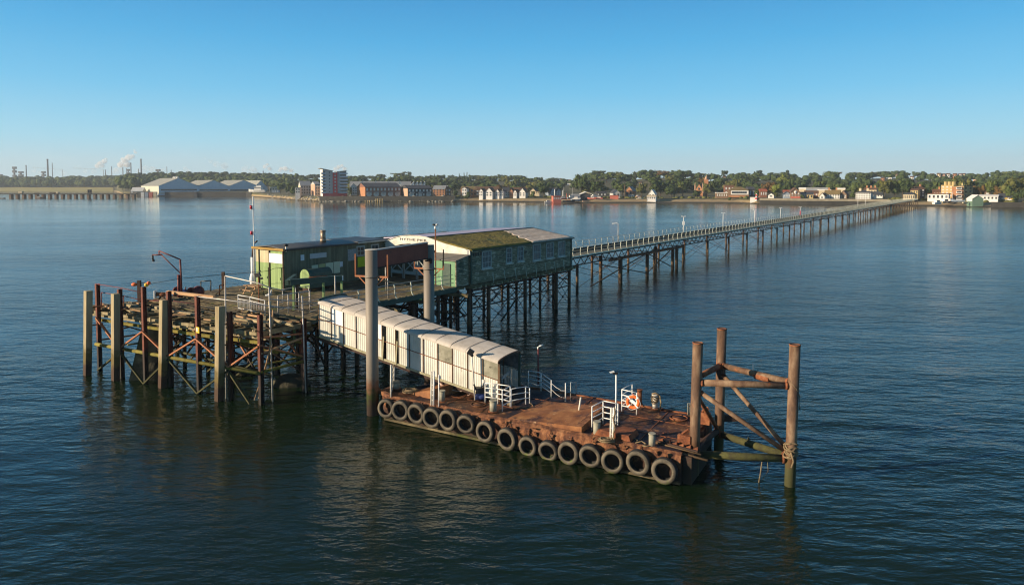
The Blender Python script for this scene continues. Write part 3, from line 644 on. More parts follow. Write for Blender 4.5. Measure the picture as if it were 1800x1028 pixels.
def buoy_post():
    p = A(245.5, 529, DZ); zt = AY(245, 493, p.y).z; k = MB(); k.beam(p - Vector((0, 0, .3)), (p.x, p.y, zt), .24, .24, up=(0, 1, 0))
    tag(k.build('steel_post', M_darksteel), 'dark steel post beside the orange and yellow buoys', 'post')
    for px, py, rx, rz, m, lab in ((236, 500, .24, .15, M_orange, 'orange oval buoy hanging left of the dark steel post'), (257.5, 500.5, .17, .17, M_yellow, 'yellow round buoy tied right of the dark steel post'), (261.5, 497.5, .15, .15, M_orange, 'small orange buoy tucked behind the yellow buoy')):
        c = AY(px, py, p.y); t = thing('buoy', lab, 'buoy', c, 'mooring buoys hung on the pier head'); k = MB(); k.blob(c, rx, .17, rz, 12, 9); k.build('float', m, t)
        k = MB(); e = Vector((p.x, p.y, c.z)); k.tube(c + (e - c) * .3, e, .03, 5); k.build('rope', M_rope, t)
    q = A(393, 509, DZ); k = MB(); k.beam(q, (q.x, q.y, AY(393, 478, q.y).z), .25, .2, up=(0, 1, 0)); tag(k.build('steel_post', M_trestle), 'brown steel post on the far edge of the deck behind the tube handrail', 'post')
    a, b, c_ = AY(262, 499, p.y), AY(316, 490, p.y + 1), AY(395, 482, q.y); d = AY(455, 478, 57); e = AY(481, 472, 58); f = AY(500, 470.5, 59)
    k = MB(); k.path([a, b, c_, d, AY(472, 476, 57.6), e, f], .02, 5); tag(k.build('overhead_cable', M_black), 'thin black cable slung from the buoys post to the green shed', 'cable')
    l = A(362, 516, DZ); t = thing('ladder_hoop', 'black ladder hoop on far edge of the pier head deck', 'ladder', l)
    k = MB(); x0 = AY(353, 514, l.y); x1 = AY(370.5, 512, l.y); y0 = AY(353, 494.5, l.y); y1 = AY(370.5, 493, l.y); k.path([x0, y0], .05); k.path([x1, y1], .05); k.path([y0, y1], .05); k.build('hoop', M_black, t)
    l = A(388, 521, DZ); t = thing('gate_frame', 'low rusty gate frame beside the brown steel post', 'frame', l)
    k = MB(); x0 = AY(386, 520, l.y); y0 = AY(386, 501.5, l.y); y1 = AY(395, 501, l.y); k.path([x0, y0], .05); k.path([y0, y1], .05); k.path([AY(379, 518, l.y), AY(392, 508, l.y)], .03); k.build('bars', M_rust, t)
buoy_post()

# ------------------------------------------------------------------ green sheds, hall, lean-to
def wallquad(mb, a0, b0, a1, b1, z0, z1, th, inward):   # upright slab between two ground points
    p, q = HP(a0, b0, z0), HP(a1, b1, z0); mb.poly([p, q, q + Vector((0, 0, z1 - z0)), p + Vector((0, 0, z1 - z0))], Vector(inward) * th)
def pane(t, px0, py0, px1, py1, b, out=.05, frame=.10, m=M_glass, bars=(1, 1), fm=M_frame, name='window', th=.05):
    """window on the long wall b (facing V2) from its photo box"""
    a0, a1 = a_at(px0, b), a_at(px1, b); am = (a0 + a1) / 2
    P0 = HP(am, b, 0); mid = (px0 + px1) / 2
    z1 = AP(mid, py0, P0, V2).z; z0 = AP(mid, py1, P0, V2).z
    f = MB()
    def bar(aa, ab, za, zb, o): f.boxm(HP((aa + ab) / 2, b - o, (za + zb) / 2), U2 * (ab - aa) / 2, V2 * th, (0, 0, (zb - za) / 2))
    bar(a0, a0 + frame, z0, z1, .0); bar(a1 - frame, a1, z0, z1, .0); bar(a0 + frame, a1 - frame, z1 - frame, z1, .0); bar(a0 + frame, a1 - frame, z0, z0 + frame, .0)
    for i in range(1, bars[0]): x = a0 + (a1 - a0) * i / bars[0]; bar(x - .025, x + .025, z0 + frame, z1 - frame, -.02)
    for i in range(1, bars[1]): z = z0 + (z1 - z0) * i / bars[1]; bar(a0 + frame, a1 - frame, z - .025, z + .025, -.015)
    fo = f.build(name, fm, t)
    g = MB(); g.boxm(HP(am, b - .012, (z0 + z1) / 2), U2 * ((a1 - a0) / 2 - frame), V2 * .01, (0, 0, (z1 - z0) / 2 - frame))
    go = g.build('pane', m, fo)
    return a0, a1, z0, z1
def board(name, lab, cat, px0, py0, px1, py1, b, m, out=.03, grp=None):
    a0, a1 = a_at(px0, b), a_at(px1, b); mid = (px0 + px1) / 2; P0 = HP((a0 + a1) / 2, b, 0)
    z1 = AP(mid, py0, P0, V2).z; z0 = AP(mid, py1, P0, V2).z
    k = MB(); k.boxm(HP((a0 + a1) / 2, b - out, (z0 + z1) / 2), U2 * (a1 - a0) / 2, V2 * .025, (0, 0, (z1 - z0) / 2))
    return tag(k.build(name, m), lab, cat, grp), (a0, a1, z0, z1)
SB = 10.95
def sheds():
    ZT = 8.38
    t = thing('timber_shed', 'long flat roofed dark green shed with a light green end on the pier head', 'shed', HP(-8.3, 13, DZ))
    k = MB(); k.poly([HP(-12.4, SB, DZ), HP(-4.15, SB, DZ), HP(-4.15, SB, ZT), HP(-12.4, SB, ZT)], -V2 * .12); k.poly([HP(-12.4, 15.1, DZ), HP(-4.15, 15.1, DZ), HP(-4.15, 15.1, ZT), HP(-12.4, 15.1, ZT)], V2 * .12)
    k.build('side_wall', M_darkgreen, t)
    zs = DZ + 2.35
    k = MB(); k.poly([HP(-12.45, SB + .002, DZ), HP(-12.45, 15.1, DZ), HP(-12.45, 15.1, zs), HP(-12.45, SB + .002, zs)], U2 * .1); k.poly([HP(-12.45, SB + .002, zs), HP(-12.45, 12.9, zs), HP(-12.45, 12.9, ZT), HP(-12.45, SB + .002, ZT)], U2 * .1); k.build('end_wall', M_endgreen, t)
    k = MB(); k.poly([HP(-12.45, 12.905, zs + .003), HP(-12.45, 15.1, zs + .003), HP(-12.45, 15.1, ZT), HP(-12.45, 12.905, ZT)], U2 * .1); k.build('cream_upper_panel', M_cream, t)
    k = MB(); k.boxm(HP(-12.5, 13.0, (DZ + ZT) / 2), U2 * .05, V2 * .04, (0, 0, (ZT - DZ) / 2)); k.boxm(HP(-12.5, SB + .05, (DZ + ZT) / 2), U2 * .06, V2 * .07, (0, 0, (ZT - DZ) / 2)); k.boxm(HP(-12.5, 14.55, (DZ + ZT) / 2), U2 * .04, V2 * .03, (0, 0, (ZT - DZ) / 2)); k.build('cover_strips', M_darksteel, t)
    for bb, w_, h in ((11.75, .45, 2.0), (13.6, .42, 1.9)):
        k = MB(); k.boxm(HP(-12.5, bb, DZ + h / 2 + .05), U2 * .03, V2 * w_, (0, 0, h / 2)); d = k.build('door', M_endgreen, t)
        k = MB(); k.boxm(HP(-12.54, bb - w_ + .1, DZ + 1.05), U2 * .03, V2 * .03, (0, 0, .1)); k.build('handle', M_black, d)
    k = MB()
    n = 10
    prof = [(SB - .2 + (15.5 - SB + .2) * i / n, ZT + .03 + .22 * math.sin(math.pi * i / n)) for i in range(n + 1)]
    for i in range(n):
        (b0, z0), (b1, z1) = prof[i], prof[i + 1]
        k.add([HP(-12.62, b0, z0), HP(-4.1, b0, z0), HP(-4.1, b1, z1), HP(-12.62, b1, z1), HP(-12.62, b0, z0 - .1), HP(-4.1, b0, z0 - .1), HP(-4.1, b1, z1 - .1), HP(-12.62, b1, z1 - .1)],
              [(0, 1, 2, 3), (7, 6, 5, 4), (0, 3, 7, 4), (1, 5, 6, 2)] + ([(0, 4, 5, 1)] if i == 0 else []) + ([(3, 2, 6, 7)] if i == n - 1 else []), True)
    k.build('roof', M_roofdark, t)
    k = MB(); k.beam(HP(-12.66, SB - .2, ZT - .02), HP(-12.66, 15.4, ZT - .02), .06, .2); k.build('end_fascia', mat('ochre_fascia', [(0.3, (.26, .15, .03)), (0.7, (.36, .22, .05))], 2, .8), t)
    k = MB(); k.beam(HP(-12.62, SB - .24, ZT - .03), HP(-4.1, SB - .24, ZT - .03), .08, .14); k.build('gutter', M_black, t)
    pane(t, 625, 432, 640, 450.5, SB, bars=(2, 2), frame=.14)
    # second, lower part that runs to the hall
    t2 = thing('timber_shed', 'dark green shed with white framed windows between the long shed and the hall', 'shed', HP(-2, 13, DZ))
    ZT2 = 8.36
    k = MB(); k.poly([HP(-4.1, SB + .1, DZ), HP(-.02, SB + .1, DZ), HP(-.02, SB + .1, ZT2), HP(-4.1, SB + .1, ZT2)], -V2 * .12); k.poly([HP(-4.1, 15.0, DZ), HP(14, 15.0, DZ), HP(14, 15.0, ZT2), HP(-4.1, 15.0, ZT2)], V2 * .12); k.build('wall', M_darkgreen, t2)
    k = MB(); k.poly([HP(-4.08, SB - .15, ZT2 + .05), HP(-.1, SB - .15, ZT2 + .1), HP(-.1, 15.4, ZT2 + .14), HP(-4.08, 15.4, ZT2 + .1)], (0, 0, .1)); k.build('roof', M_roofdark, t2)
    k = MB(); k.beam(HP(-4.05, SB - .18, ZT2 + .03), HP(-.1, SB - .18, ZT2 + .06), .05, .12); k.build('fascia', M_whitewood, t2)
    pane(t2, 651, 429, 665, 442, SB + .1, bars=(2, 1), frame=.14); pane(t2, 677.5, 426.5, 690.5, 439, SB + .1, bars=(2, 1), frame=.14)
    # things on and by the shed
    o = MB(); o.boxm(HP(-12.52, 12.0, 7.55), U2 * .03, V2 * .95, (0, 0, .42)); tag(o.build('white_board', M_whitesign), 'blank bright white board high on the light green shed end', 'board')
    board('pale_sign', 'long pale grey sign on the dark green shed wall', 'sign', 543, 445, 572, 453.5, SB, mat('pale_grey_sign', [(0.3, (.40, .41, .43)), (0.7, (.5, .51, .52))], 2, .6), grp='signs on the shed wall')
    board('small_notice', 'small white and blue notice near the left corner of dark shed wall', 'sign', 526.6, 448, 532.7, 458, SB, M_bluesign, grp='signs on the shed wall')
    board('small_notice', 'small white and blue notice at right end of the cream boards', 'sign', 596, 460, 600.5, 469, SB, M_bluesign, grp='signs on the shed wall')
    for i, (x0, x1, y0, y1, lab) in enumerate(((546, 557, 466, 481, 'leftmost of four cream notice boards on the shed wall'), (558.5, 569.5, 464, 481, 'second cream notice board from left, yellower than its neighbours'), (570.5, 583.5, 462, 481, 'third of four cream notice boards, plain and greyish'), (584.5, 595.5, 460, 480, 'rightmost of four cream notice boards on the shed wall'))):
        board('notice_board', lab, 'board', x0, y0, x1, y1, SB, M_notice if i != 1 else mat('yellowed_notice', [(0.3, (.36, .36, .16)), (0.7, (.44, .42, .2))], 2, .6), grp='cream notice boards')
    ob, (a0, a1, z0, z1) = board('poster', 'grey information poster with a dark foot on shed wall left of the window', 'sign', 610, 438, 624, 458, SB, mat('poster_print', [(0.3, (.18, .21, .22)), (0.7, (.34, .36, .38))], 6, .5), grp='signs on the shed wall')
    board('lime_sign', 'bright lime yellow board below the window on the dark shed', 'sign', 627, 451.5, 640.5, 469, SB, M_lime, .04)
    # flue, mast, cowl
    p = HP(a_at(567, 12.6), 12.6, ZT + .2); t = thing('flue', 'short stainless flue pipe standing on the dark shed roof', 'chimney', p)
    z1 = AY(567.5, 405, p.y).z
    k = MB(); k.tube(p, (p.x, p.y, z1), .24, 14); k.build('pipe', M_chrome, t)
    k = MB(); k.tube(p, p + Vector((0, 0, .35)), .29, 14); k.tube((p.x, p.y, z1 - .1), (p.x, p.y, z1 + .02), .27, 14); k.build('collar', M_chrome, t)
    p = HP(-12.3, SB - .1, ZT); t = thing('roof_cowl', 'small dark ventilator cowl at the near corner of shed roof', 'ventilator', p)
    k = MB(); k.tube(p - Vector((0, 0, .2)), p + Vector((0, 0, .3)), .08, 8); k.build('stem', M_whitewood, t); k = MB(); k.blob(p + Vector((0, 0, .38)), .22, .22, .12, 12, 7); k.build('cap', M_black, t)
    p = HP(-12.5, 15.25, DZ + .1); z1 = AY(427, 345.5, p.y).z
    t = thing('signal_mast', 'slim white signal mast with red lamps at the shed end', 'mast', p)
    k = MB(); k.tube(p, (p.x, p.y, z1), .075, 8, .045); k.build('pole', M_white, t)
    for py, s in ((367, 1), (412, .8)):
        c = AY(427, py, p.y); k = MB(); k.tube(Vector((p.x, p.y, c.z)) - Vector((.3, 0, .06)) * s, Vector((p.x, p.y, c.z)) + Vector((.12, 0, -.06)), .03, 6); ar = k.build('bracket', M_white, t)
        k = MB(); k.tube(Vector((p.x - .2, p.y, c.z - .03)), Vector((p.x - .2, p.y, c.z + .3)), .11, 10); k.build('red_lamp', mat('red_lamp_glass', [(0.3, (.5, .01, .03)), (0.7, (.6, .02, .05))], 2, .3) if 'red_lamp_glass' not in MATS else MATS['red_lamp_glass'], ar)
    p = HP(-12.5, 15.55, DZ - .05); zt = AY(424, 452, p.y).z
    t = thing('white_downpipe', 'stout white pipe with a bulged foot at the left edge of shed', 'pipe', p)
    k = MB(); k.tube(p + Vector((0, 0, .6)), (p.x, p.y, zt), .14, 10); k.build('pipe', M_whitesign, t); k = MB(); k.blob(p + Vector((0, 0, .7)), .27, .27, .7, 12, 9); k.build('foot', M_whitesign, t)
    k = MB(); q = Vector((p.x, p.y, zt)); k.path([q, q + Vector((.06, 0, .8)), q + Vector((.2, 0, 1.25)), q + Vector((.5, 0, 1.5))], .07, 8); k.build('swan_neck', M_trestle, t)
    # picnic table
    p = A(446, 517, DZ + .05); t = thing('picnic_table', 'wooden picnic table standing against the light green shed end', 'table', p)
    X = V2; Y_ = U2
    k = MB()
    for i in range(4): k.boxm(p + Y_ * (.25 * i - .37) + Vector((0, 0, .75)), X * .8, Y_ * .11, (0, 0, .022))
    k.build('table_top', M_tan, t)
    for s in (-1, 1):
        k = MB(); k.boxm(p + Y_ * .72 * s + Vector((0, 0, .44)), X * .8, Y_ * .13, (0, 0, .022)); k.build('bench_seat', M_tan, t)
        for q in (-1, 1):
            k = MB(); k.beam(p + X * .6 * q + Y_ * .62 * s, p + X * .6 * q + Y_ * .2 * s + Vector((0, 0, .73)), .09, .05); k.build('leg', M_tan, t)
        k = MB(); k.beam(p + X * .6 * s - Y_ * .8 + Vector((0, 0, .4)), p + X * .6 * s + Y_ * .8 + Vector((0, 0, .4)), .05, .09); k.build('seat_bearer', M_tan, t)
    # barrel shaped bin
    p = HP(-11.6, 9.2, DZ + .03); L = 2.5
    t = thing('domed_bin', 'dark green storage bin with a rounded top and pale end on the deck', 'bin', p)
    def bprof(o=0):
        pts = [(-.62, 0), (-.62, 1.0)] + [(-.62 * math.cos(math.pi * i / 12 / 1.0), 1.0 + .62 * math.sin(math.pi * i / 12)) for i in range(1, 12)] + [(.62, 1.0), (.62, 0)]
        return pts
    k = MB(); pr = bprof(); n = len(pr)
    vs = [p + V2 * x + Vector((0, 0, z + .3)) for x, z in pr] + [p + U2 * L + V2 * x + Vector((0, 0, z + .3)) for x, z in pr]
    k.add(vs, [(i, i + 1, n + i + 1, n + i) for i in range(n - 1)] + [tuple(n + i for i in range(n)), (0, n, 2 * n - 1, n - 1)], False); k.build('hood', M_green, t)
    k = MB(); k.add([p - U2 * .012 + V2 * x + Vector((0, 0, z + .3)) for x, z in pr] + [p - U2 * .06 + V2 * x * 1.03 + Vector((0, 0, z * 1.015 + .3)) for x, z in pr], [tuple(range(n)), tuple(n + i for i in reversed(range(n)))] + [(i, n + i, n + (i + 1) % n, (i + 1) % n) for i in range(n)]); k.build('end_panel', M_endgreen, t)
    k = MB(); k.boxm(p + U2 * .45 + V2 * .64 + Vector((0, 0, .95)), U2 * .3, V2 * .012, (0, 0, .25)); k.build('label_plate', M_bluesign, t)
    k = MB(); k.boxm(p + U2 * 2.1 + V2 * .64 + Vector((0, 0, .85)), U2 * .22, V2 * .012, (0, 0, .07)); k.build('label_plate', M_bluesign, t)
    for x in (.2, L - .2):
        k = MB(); k.boxm(p + U2 * x + Vector((0, 0, .15)), U2 * .1, V2 * .5, (0, 0, .145)); k.build('foot', M_darksteel, t)
sheds()

def hall():
    zE, zR, zF = 7.92, 8.82, 8.56; L = 18.75; W = 11.0; RB = 5.5
    t = thing('pier_hall', 'long green weatherboarded pier hall with moss on its roof', 'building', HP(9.4, 5.5, DZ))
    k = MB(); k.poly([HP(0, 0, DZ), HP(L, 0, DZ), HP(L, 0, zE), HP(0, 0, zE)], -V2 * .15); k.build('side_wall', M_greenwall, t)
    k = MB(); k.poly([HP(L, .16, DZ), HP(L, W, DZ), HP(L, W, zF), HP(L, RB, zR - .02), HP(L, .16, zE)], -U2 * .15); k.poly([HP(0, W, DZ), HP(L - .16, W, DZ), HP(L - .16, W, zF), HP(0, W, zF)], V2 * .15); k.build('end_wall', M_darkgreen, t)
    k = MB(); k.poly([HP(.2, .16, DZ), HP(.2, 4.2, DZ), HP(.2, 4.2, zE + .6), HP(.2, .16, zE)], U2 * .12)
    k.poly([HP(2.6, 4.2, DZ), HP(2.6, W - .16, DZ), HP(2.6, W - .16, zF - .1), HP(2.6, RB, zR - .1), HP(2.6, 4.2, zR - .3)], U2 * .12)
    k.poly([HP(.33, 4.1, DZ), HP(2.58, 4.1, DZ), HP(2.58, 4.1, zE + .5), HP(.33, 4.1, zE + .5)], -V2 * .1); k.build('porch_wall', M_darkgreen, t)
    for bb in (6.0, 9.2):
        k = MB(); k.boxm(HP(2.55, bb, DZ + 1.05), U2 * .03, V2 * .5, (0, 0, 1.05)); k.build('door', M_whitewood, t)
    # roof: mossy part, slated part, far slope
    ov = .25
    def slope(nm, m, pts, lab=None):
        k = MB(); k.poly(pts, (0, 0, .1)); return k.build(nm, m, t, lab)
    ze = zE - .02; k = MB(); NA = 26
    def sheet(nm, m, afun0, afun1, na, nb, rg):
        k = MB(); vs = []
        for i in range(na + 1):
            for j in range(nb + 1):
                fb = j / nb; b = -ov + (RB + ov) * fb; aa = afun0(fb) + (afun1(fb) - afun0(fb)) * i / na
                z = ze + .06 + (zR - ze) * fb + .06 + rg.uniform(-.018, .018)
                vs.append(HP(aa, b, z))
        n = nb + 1; fs = [(i * n + j, (i + 1) * n + j, (i + 1) * n + j + 1, i * n + j + 1) for i in range(na) for j in range(nb)]
        k.add(vs, fs, True)
        o = len(vs); k.add([v - Vector((0, 0, .12)) for v in vs], [tuple(reversed(f)) for f in fs])
        edge = [i * n for i in range(na + 1)]; 
        for x, y in zip(edge[:-1], edge[1:]): k.f.append((x, x + o, y + o, y)); k.sm.append(False)
        for base in (0, na * n):
            for j in range(nb): k.f.append((base + j, base + j + 1, base + j + 1 + o, base + j + o)); k.sm.append(False)
        return k.build(nm, m, t)
    rg = random.Random(3)
    jag = [rg.uniform(-.35, .35) for _ in range(30)]
    bound = lambda fb: 10.3 + 2.3 * fb + jag[int(fb * 14)]
    sheet('mossy_roof', M_moss, lambda f: -.15, lambda f: bound(f) - .004, 30, 14, rg)
    sheet('slate_roof', M_slate, lambda f: bound(f) + .004, lambda f: L + .2, 20, 14, rg)
    k = MB(); k.poly([HP(-.15, RB + .01, zR + .02), HP(L + .2, RB + .01, zR + .02), HP(L + .2, W + .25, zF + .02), HP(-.15, W + .25, zF + .02)], (0, 0, .1)); k.build('far_roof', M_purple, t)
    k = MB(); k.beam(HP(-.1, RB, zR + .13), HP(L + .2, RB, zR + .13), .2, .07); k.build('ridge', M_roofdark, t)
    k = MB(); k.beam(HP(-.1, -.3, zE - .03), HP(L + .2, -.3, zE - .03), .09, .1); k.build('gutter', M_green, t)
    for aa in (.07, L - .08):
        k = MB(); k.boxm(HP(aa, -.05, (DZ + zE) / 2), U2 * .09, V2 * .05, (0, 0, (zE - DZ) / 2 - .05)); k.build('corner_board', M_green, t)
    # gable sign board
    top = [(-.1, zE + .02), (1.5, zE + .26), (3, zE + .5), (5.3, zR + .12), (6.3, zR + .2), (7.6, zR + .2), (8.7, zR + .1), (9.7, zR - .12), (10.5, zR - .4), (11.0, zR - .75)]
    bot = [(11.0, 7.55), (10.3, 7.65), (9.6, 7.9), (8.7, 8.12), (7.6, 8.22), (6.3, 8.16), (5.3, 8.0), (4.3, 7.75), (4.0, 7.55), (-.1, 7.5)]
    k = MB(); k.poly([HP(-.18, b, z) for b, z in top + bot], U2 * .08); gb = k.build('gable_board', M_whitewood, t)
    k = MB()
    for (b0, z0), (b1, z1) in zip(top[:-1], top[1:]): k.beam(HP(-.2, b0, z0 + .03), HP(-.2, b1, z1 + .03), .14, .05)
    k.build('gable_coping', M_whitewood, t)
    cu = bpy.data.curves.new('lettering', 'FONT'); cu.body = 'HYTHE PIER'; cu.size = .40; cu.extrude = .012; cu.align_x = 'CENTER'; cu.align_y = 'CENTER'; cu.space_character = 1.12
    cu.materials.append(M_textblack); to = bpy.data.objects.new('lettering', cu); col.objects.link(to); to.parent = t
    bm_ = 7.1; pos = HP(-.2, bm_, 8.62) - ORG[t.name]
    xax = V2; zax = -U2; yax = zax.cross(xax)
    M = Matrix((xax, yax, zax)).transposed(); to.rotation_euler = M.to_euler(); to.location = pos
    to.scale = (1.55, .8, 1)
    dg = bpy.context.evaluated_depsgraph_get(); lm = bpy.data.meshes.new_from_object(to.evaluated_get(dg)); lm.name = 'lettering'
    lo = bpy.data.objects.new('sign_lettering', lm); col.objects.link(lo); lo.parent = t; lo.location = to.location; lo.rotation_euler = to.rotation_euler; lo.scale = to.scale
    bpy.data.objects.remove(to); bpy.data.curves.remove(cu)
    # X braced gates in the porch
    for i, bb in enumerate((4.6, 6.4, 8.2)):
        k = MB(); c0, c1, z0, z1 = bb, bb + 1.6, DZ + .75, DZ + 2.05; aa = -.5
        P = lambda b, z: HP(aa, b, z)
        for (x, y) in ((P(c0, z0), P(c1, z1)), (P(c1, z0), P(c0, z1)), (P(c0, z0), P(c1, z0)), (P(c0, z1), P(c1, z1)), (P(c0, DZ), P(c0, z1 + .1)), (P(c1, DZ), P(c1, z1 + .1))): k.beam(x, y, .06, .09)
        k.boxm(HP(aa, (c0 + c1) / 2, z0 - .15), U2 * .03, V2 * .8, (0, 0, .12))
        tag(k.build('lattice_gate', M_frame), ['white X braced gate nearest the red panel right end', 'middle white X braced gate in front of the hall porch', 'white X braced gate at the left of the hall porch'][i], 'gate', 'X braced gates at the hall porch')
    # windows of the long wall
    for x0, y0, x1, y1, bars, m in ((846, 440.5, 863, 471.5, (3, 3), M_haziglass), (889, 435, 899.5, 462.5, (2, 3), M_glass), (909, 432.6, 919.6, 459.5, (2, 3), M_glass), (936, 428.5, 950.3, 457.5, (2, 2), M_haziglass), (959.5, 426, 973, 453.8, (2, 3), M_glass), (980.5, 423.5, 993, 450.5, (3, 2), M_haziglass)):
        a0, a1, z0, z1 = pane(t, x0, y0, x1, y1, 0, bars=bars, m=m, frame=.13, fm=M_frame, th=.07)
        k = MB(); k.boxm(HP((a0 + a1) / 2, -.11, z0 - .05), U2 * ((a1 - a0) / 2 + .08), V2 * .1, (0, 0, .045)); k.build('sill', M_whitewood, t)
    k = MB()
    for i in range(4): a = a_at(831 + i * 4.2); k.boxm(HP(a + .1, -.02, 7.5), U2 * .1, V2 * .03, (0, 0, .14))
    k.build('vent_openings', M_black, t)
    k = MB()
    for i in range(8): k.boxm(HP(a_at(832.5), -.03, 6.1 + i * .13), U2 * .28, V2 * .03, (0, 0, .025))
    k.build('louvre', M_green, t)
    k = MB(); k.boxm(HP(a_at(924), -.03, AY(924, 440, 73).z), U2 * .18, V2 * .03, (0, 0, .09)); k.build('vent_grille', M_black, t)
    # lean-to lobby
    t = thing('lean_to_lobby', 'mint green lean-to lobby with a grey roof against the hall gable', 'building', HP(-1.2, 2, DZ))
    k = MB(); k.poly([HP(-2.05, .02, DZ), HP(-.25, .02, DZ), HP(-.25, .02, 7.42), HP(-2.05, .02, 7.08)], -V2 * .1); k.build('side_wall', M_greenwall, t)
    k = MB(); k.poly([HP(-2.06, .13, DZ), HP(-2.06, 3.9, DZ), HP(-2.06, 3.9, 7.08), HP(-2.06, .13, 7.08)], U2 * .1); k.build('front_wall', M_mint, t)
    k = MB(); k.poly([HP(-2.25, -.12, 7.10), HP(-.22, -.12, 7.48), HP(-.22, 4.1, 7.48), HP(-2.25, 4.1, 7.10)], (0, 0, .08)); k.build('roof', M_roofgrey, t)
    k = MB()
    for i in range(8): k.boxm(HP(-1.35, -.02, 6.05 + i * .12), U2 * .32, V2 * .03, (0, 0, .025))
    k.build('louvre', M_green, t)
    k = MB(); k.boxm(HP(-2.1, 1.1, DZ + 1.05), U2 * .03, V2 * .45, (0, 0, 1.05)); k.build('door', M_green, t)
hall()

def hall_lamp():
    p = HP(a_at(766, 3.2) , 3.2, DZ); p = A(766, 503, DZ); z1 = AY(766.5, 396, p.y).z
    t = thing('lamp_post', 'thin rusty lamp pole with twin heads in front of the hall gable', 'lamp', p)
    k = MB(); k.tube(p, (p.x, p.y, z1), .055, 8); k.build('pole', M_rust, t)
    for s in (-1, 1):
        k = MB(); k.blob(Vector((p.x + .14 * s, p.y, z1 + .05)), .15, .12, .09, 8, 6); k.build('lamp_head', M_lamphead if s > 0 else M_black, t)
    k = MB(); k.blob(Vector((p.x, p.y - .05, z1 - .22)), .1, .1, .16, 8, 6); k.build('camera_dome', M_white, t)
hall_lamp()

# swan-necked railing along the open deck edge
def deck_rail():
    t = thing('deck_railing', 'pale green and grey railing with swan necked posts along the open deck edge', 'railing', HP(-12, .1, DZ))
    pts = [HP(-19.0, -.75, DZ), HP(-14.2, .25, DZ), HP(-12, .2, DZ), HP(-2.2, .2, DZ)]
    for z in (.42, .8, 1.15):
        k = MB(); k.path([p + Vector((0, 0, z)) + (V2 * (-.1 if z > .9 else 0)) for p in pts], .028, 6); k.build('rail', M_galv, t)
    aa = -13.6
    while aa < -2:
        p = HP(aa, .2, DZ); k = MB(); k.path([p + V2 * .28 - Vector((0, 0, .02)), p + V2 * .12 + Vector((0, 0, .12)), p + Vector((0, 0, .4)), p + Vector((0, 0, .85)), p - V2 * .1 + Vector((0, 0, 1.17))], .045, 6); k.build('post', M_rail, t); aa += 1.95
    for aa, bb, h in ((-16, .1, 2.6), (-10.2, .5, 2.9), (-7.5, 3.5, 2.6)):
        p = HP(aa, bb, DZ); k = MB(); k.tube(p, p + Vector((0, 0, h)), .045, 6)
        tag(k.build('thin_post', M_galv), {-16: 'thin pale pole left of the nearest grey guide pile on deck', -10.2: 'thin pale pole just right of nearest grey guide pile on deck', -7.5: 'thin pale pole on the deck in front of the porch gates'}[aa], 'pole', 'thin poles standing on the deck')
    p, q = AP(665, 491, HP(-11, .6, 0), V2), AP(713, 501, HP(-9, .6, 0), V2); k = MB(); k.beam(p, q, .08, .1); tag(k.build('loose_bar', M_tan), 'tan bar fixed across the deck railing between the two guide piles', 'bar')
    c = AP(739, 530, HP(-7, -.05, 0), V2); k = MB(); k.revolve([(.0, -.02), (.26, -.02), (.26, .02), (.0, .02)], c, V2, 6, False); tag(k.build('yellow_disc', M_lime), 'dull yellow marker plate hanging under the deck edge between the guide piles', 'sign')
    # railing brackets along the hall wall
    t = thing('hall_ledge_railing', 'row of thin green bracket posts along the foot of the hall wall', 'railing', HP(0, -.3, DZ))
    aa = 3.0
    while aa < 18.6:
        p = HP(aa, -.45, DZ - .1); k = MB(); k.path([p - Vector((0, 0, .1)), p + V2 * .06 + Vector((0, 0, .15)), p - V2 * .02 + Vector((0, 0, .5)), p - V2 * .05 + Vector((0, 0, 1.0))], .028, 5); k.build('bracket_post', M_rail, t); aa += 1.9
deck_rail()
def stair_rail():
    P = [A(px, py, DZ) for px, py in ((489, 557), (507, 552), (526, 549), (545, 545))]
    tube_rail('stair_railing', 'white tube railing of the steps down to the top of the gangway', [(p, DZ + 1.5) for p in P], [[p + Vector((0, 0, z)) for p in P] for z in (1.48, 1.0, .5)], M_galv, .03, .04)
    P = [A(px, py, DZ) for px, py in ((497, 535), (520, 531), (543, 528))]
    tube_rail('stair_railing', 'pale railing behind the steps under the green hoist beam', [(p, DZ + 1.2) for p in P], [[p + Vector((0, 0, z)) for p in P] for z in (1.18, .7)], M_galv, .03, .035)
stair_rail()
# green hoist gantry
def gantry():
    p = A(516, 546, DZ - .1); top0 = AY(505, 502, 50.5); top1 = AY(603, 493, 54.5)
    a = HP(-15.6, .6, 6.75); a = AY(509, 504, 50.2); b = AY(603, 493.5, 52.6); a.z = b.z = 6.85
    t = thing('hoist_gantry', 'dark green steel gantry beam on posts above the top of the gangway', 'gantry', a)
    k = MB(); k.beam(a, b, .3, .42); k.build('beam', M_green, t)
    c = a + (a - b).normalized() * .2; k = MB(); k.beam(c + Vector((0, 0, -.02)), c + Vector((-.2, 2.6, .1)), .25, .38); k.build('cross_beam', M_green, t)
    for f, px in ((.07, 0), (.14, 0), (.62, 0), (.97, 0)):
        q = a.lerp(b, f); q.z = a.z - .21; k = MB(); k.beam((q.x, q.y, DZ - .3 if f > .2 else 2.0), q, .16, .16, up=(0, 1, 0)); k.build('post', M_endgreen if f < .1 or f > .5 else M_trestle, t)
    k = MB(); q = a.lerp(b, .97); k.boxm(q + V2 * .16 + Vector((0, 0, .02)), U2 * .07, V2 * .012, (0, 0, .18)); k.build('white_tag', M_white, t)
    k = MB(); q = a.lerp(b, .35); k.tube(q + Vector((0, 0, .24)), a.lerp(b, .7) + Vector((0, 0, .28)), .04, 6); k.build('trolley_bar', M_rust, t)
gantry()
ZV = Vector((0, 0, 1))
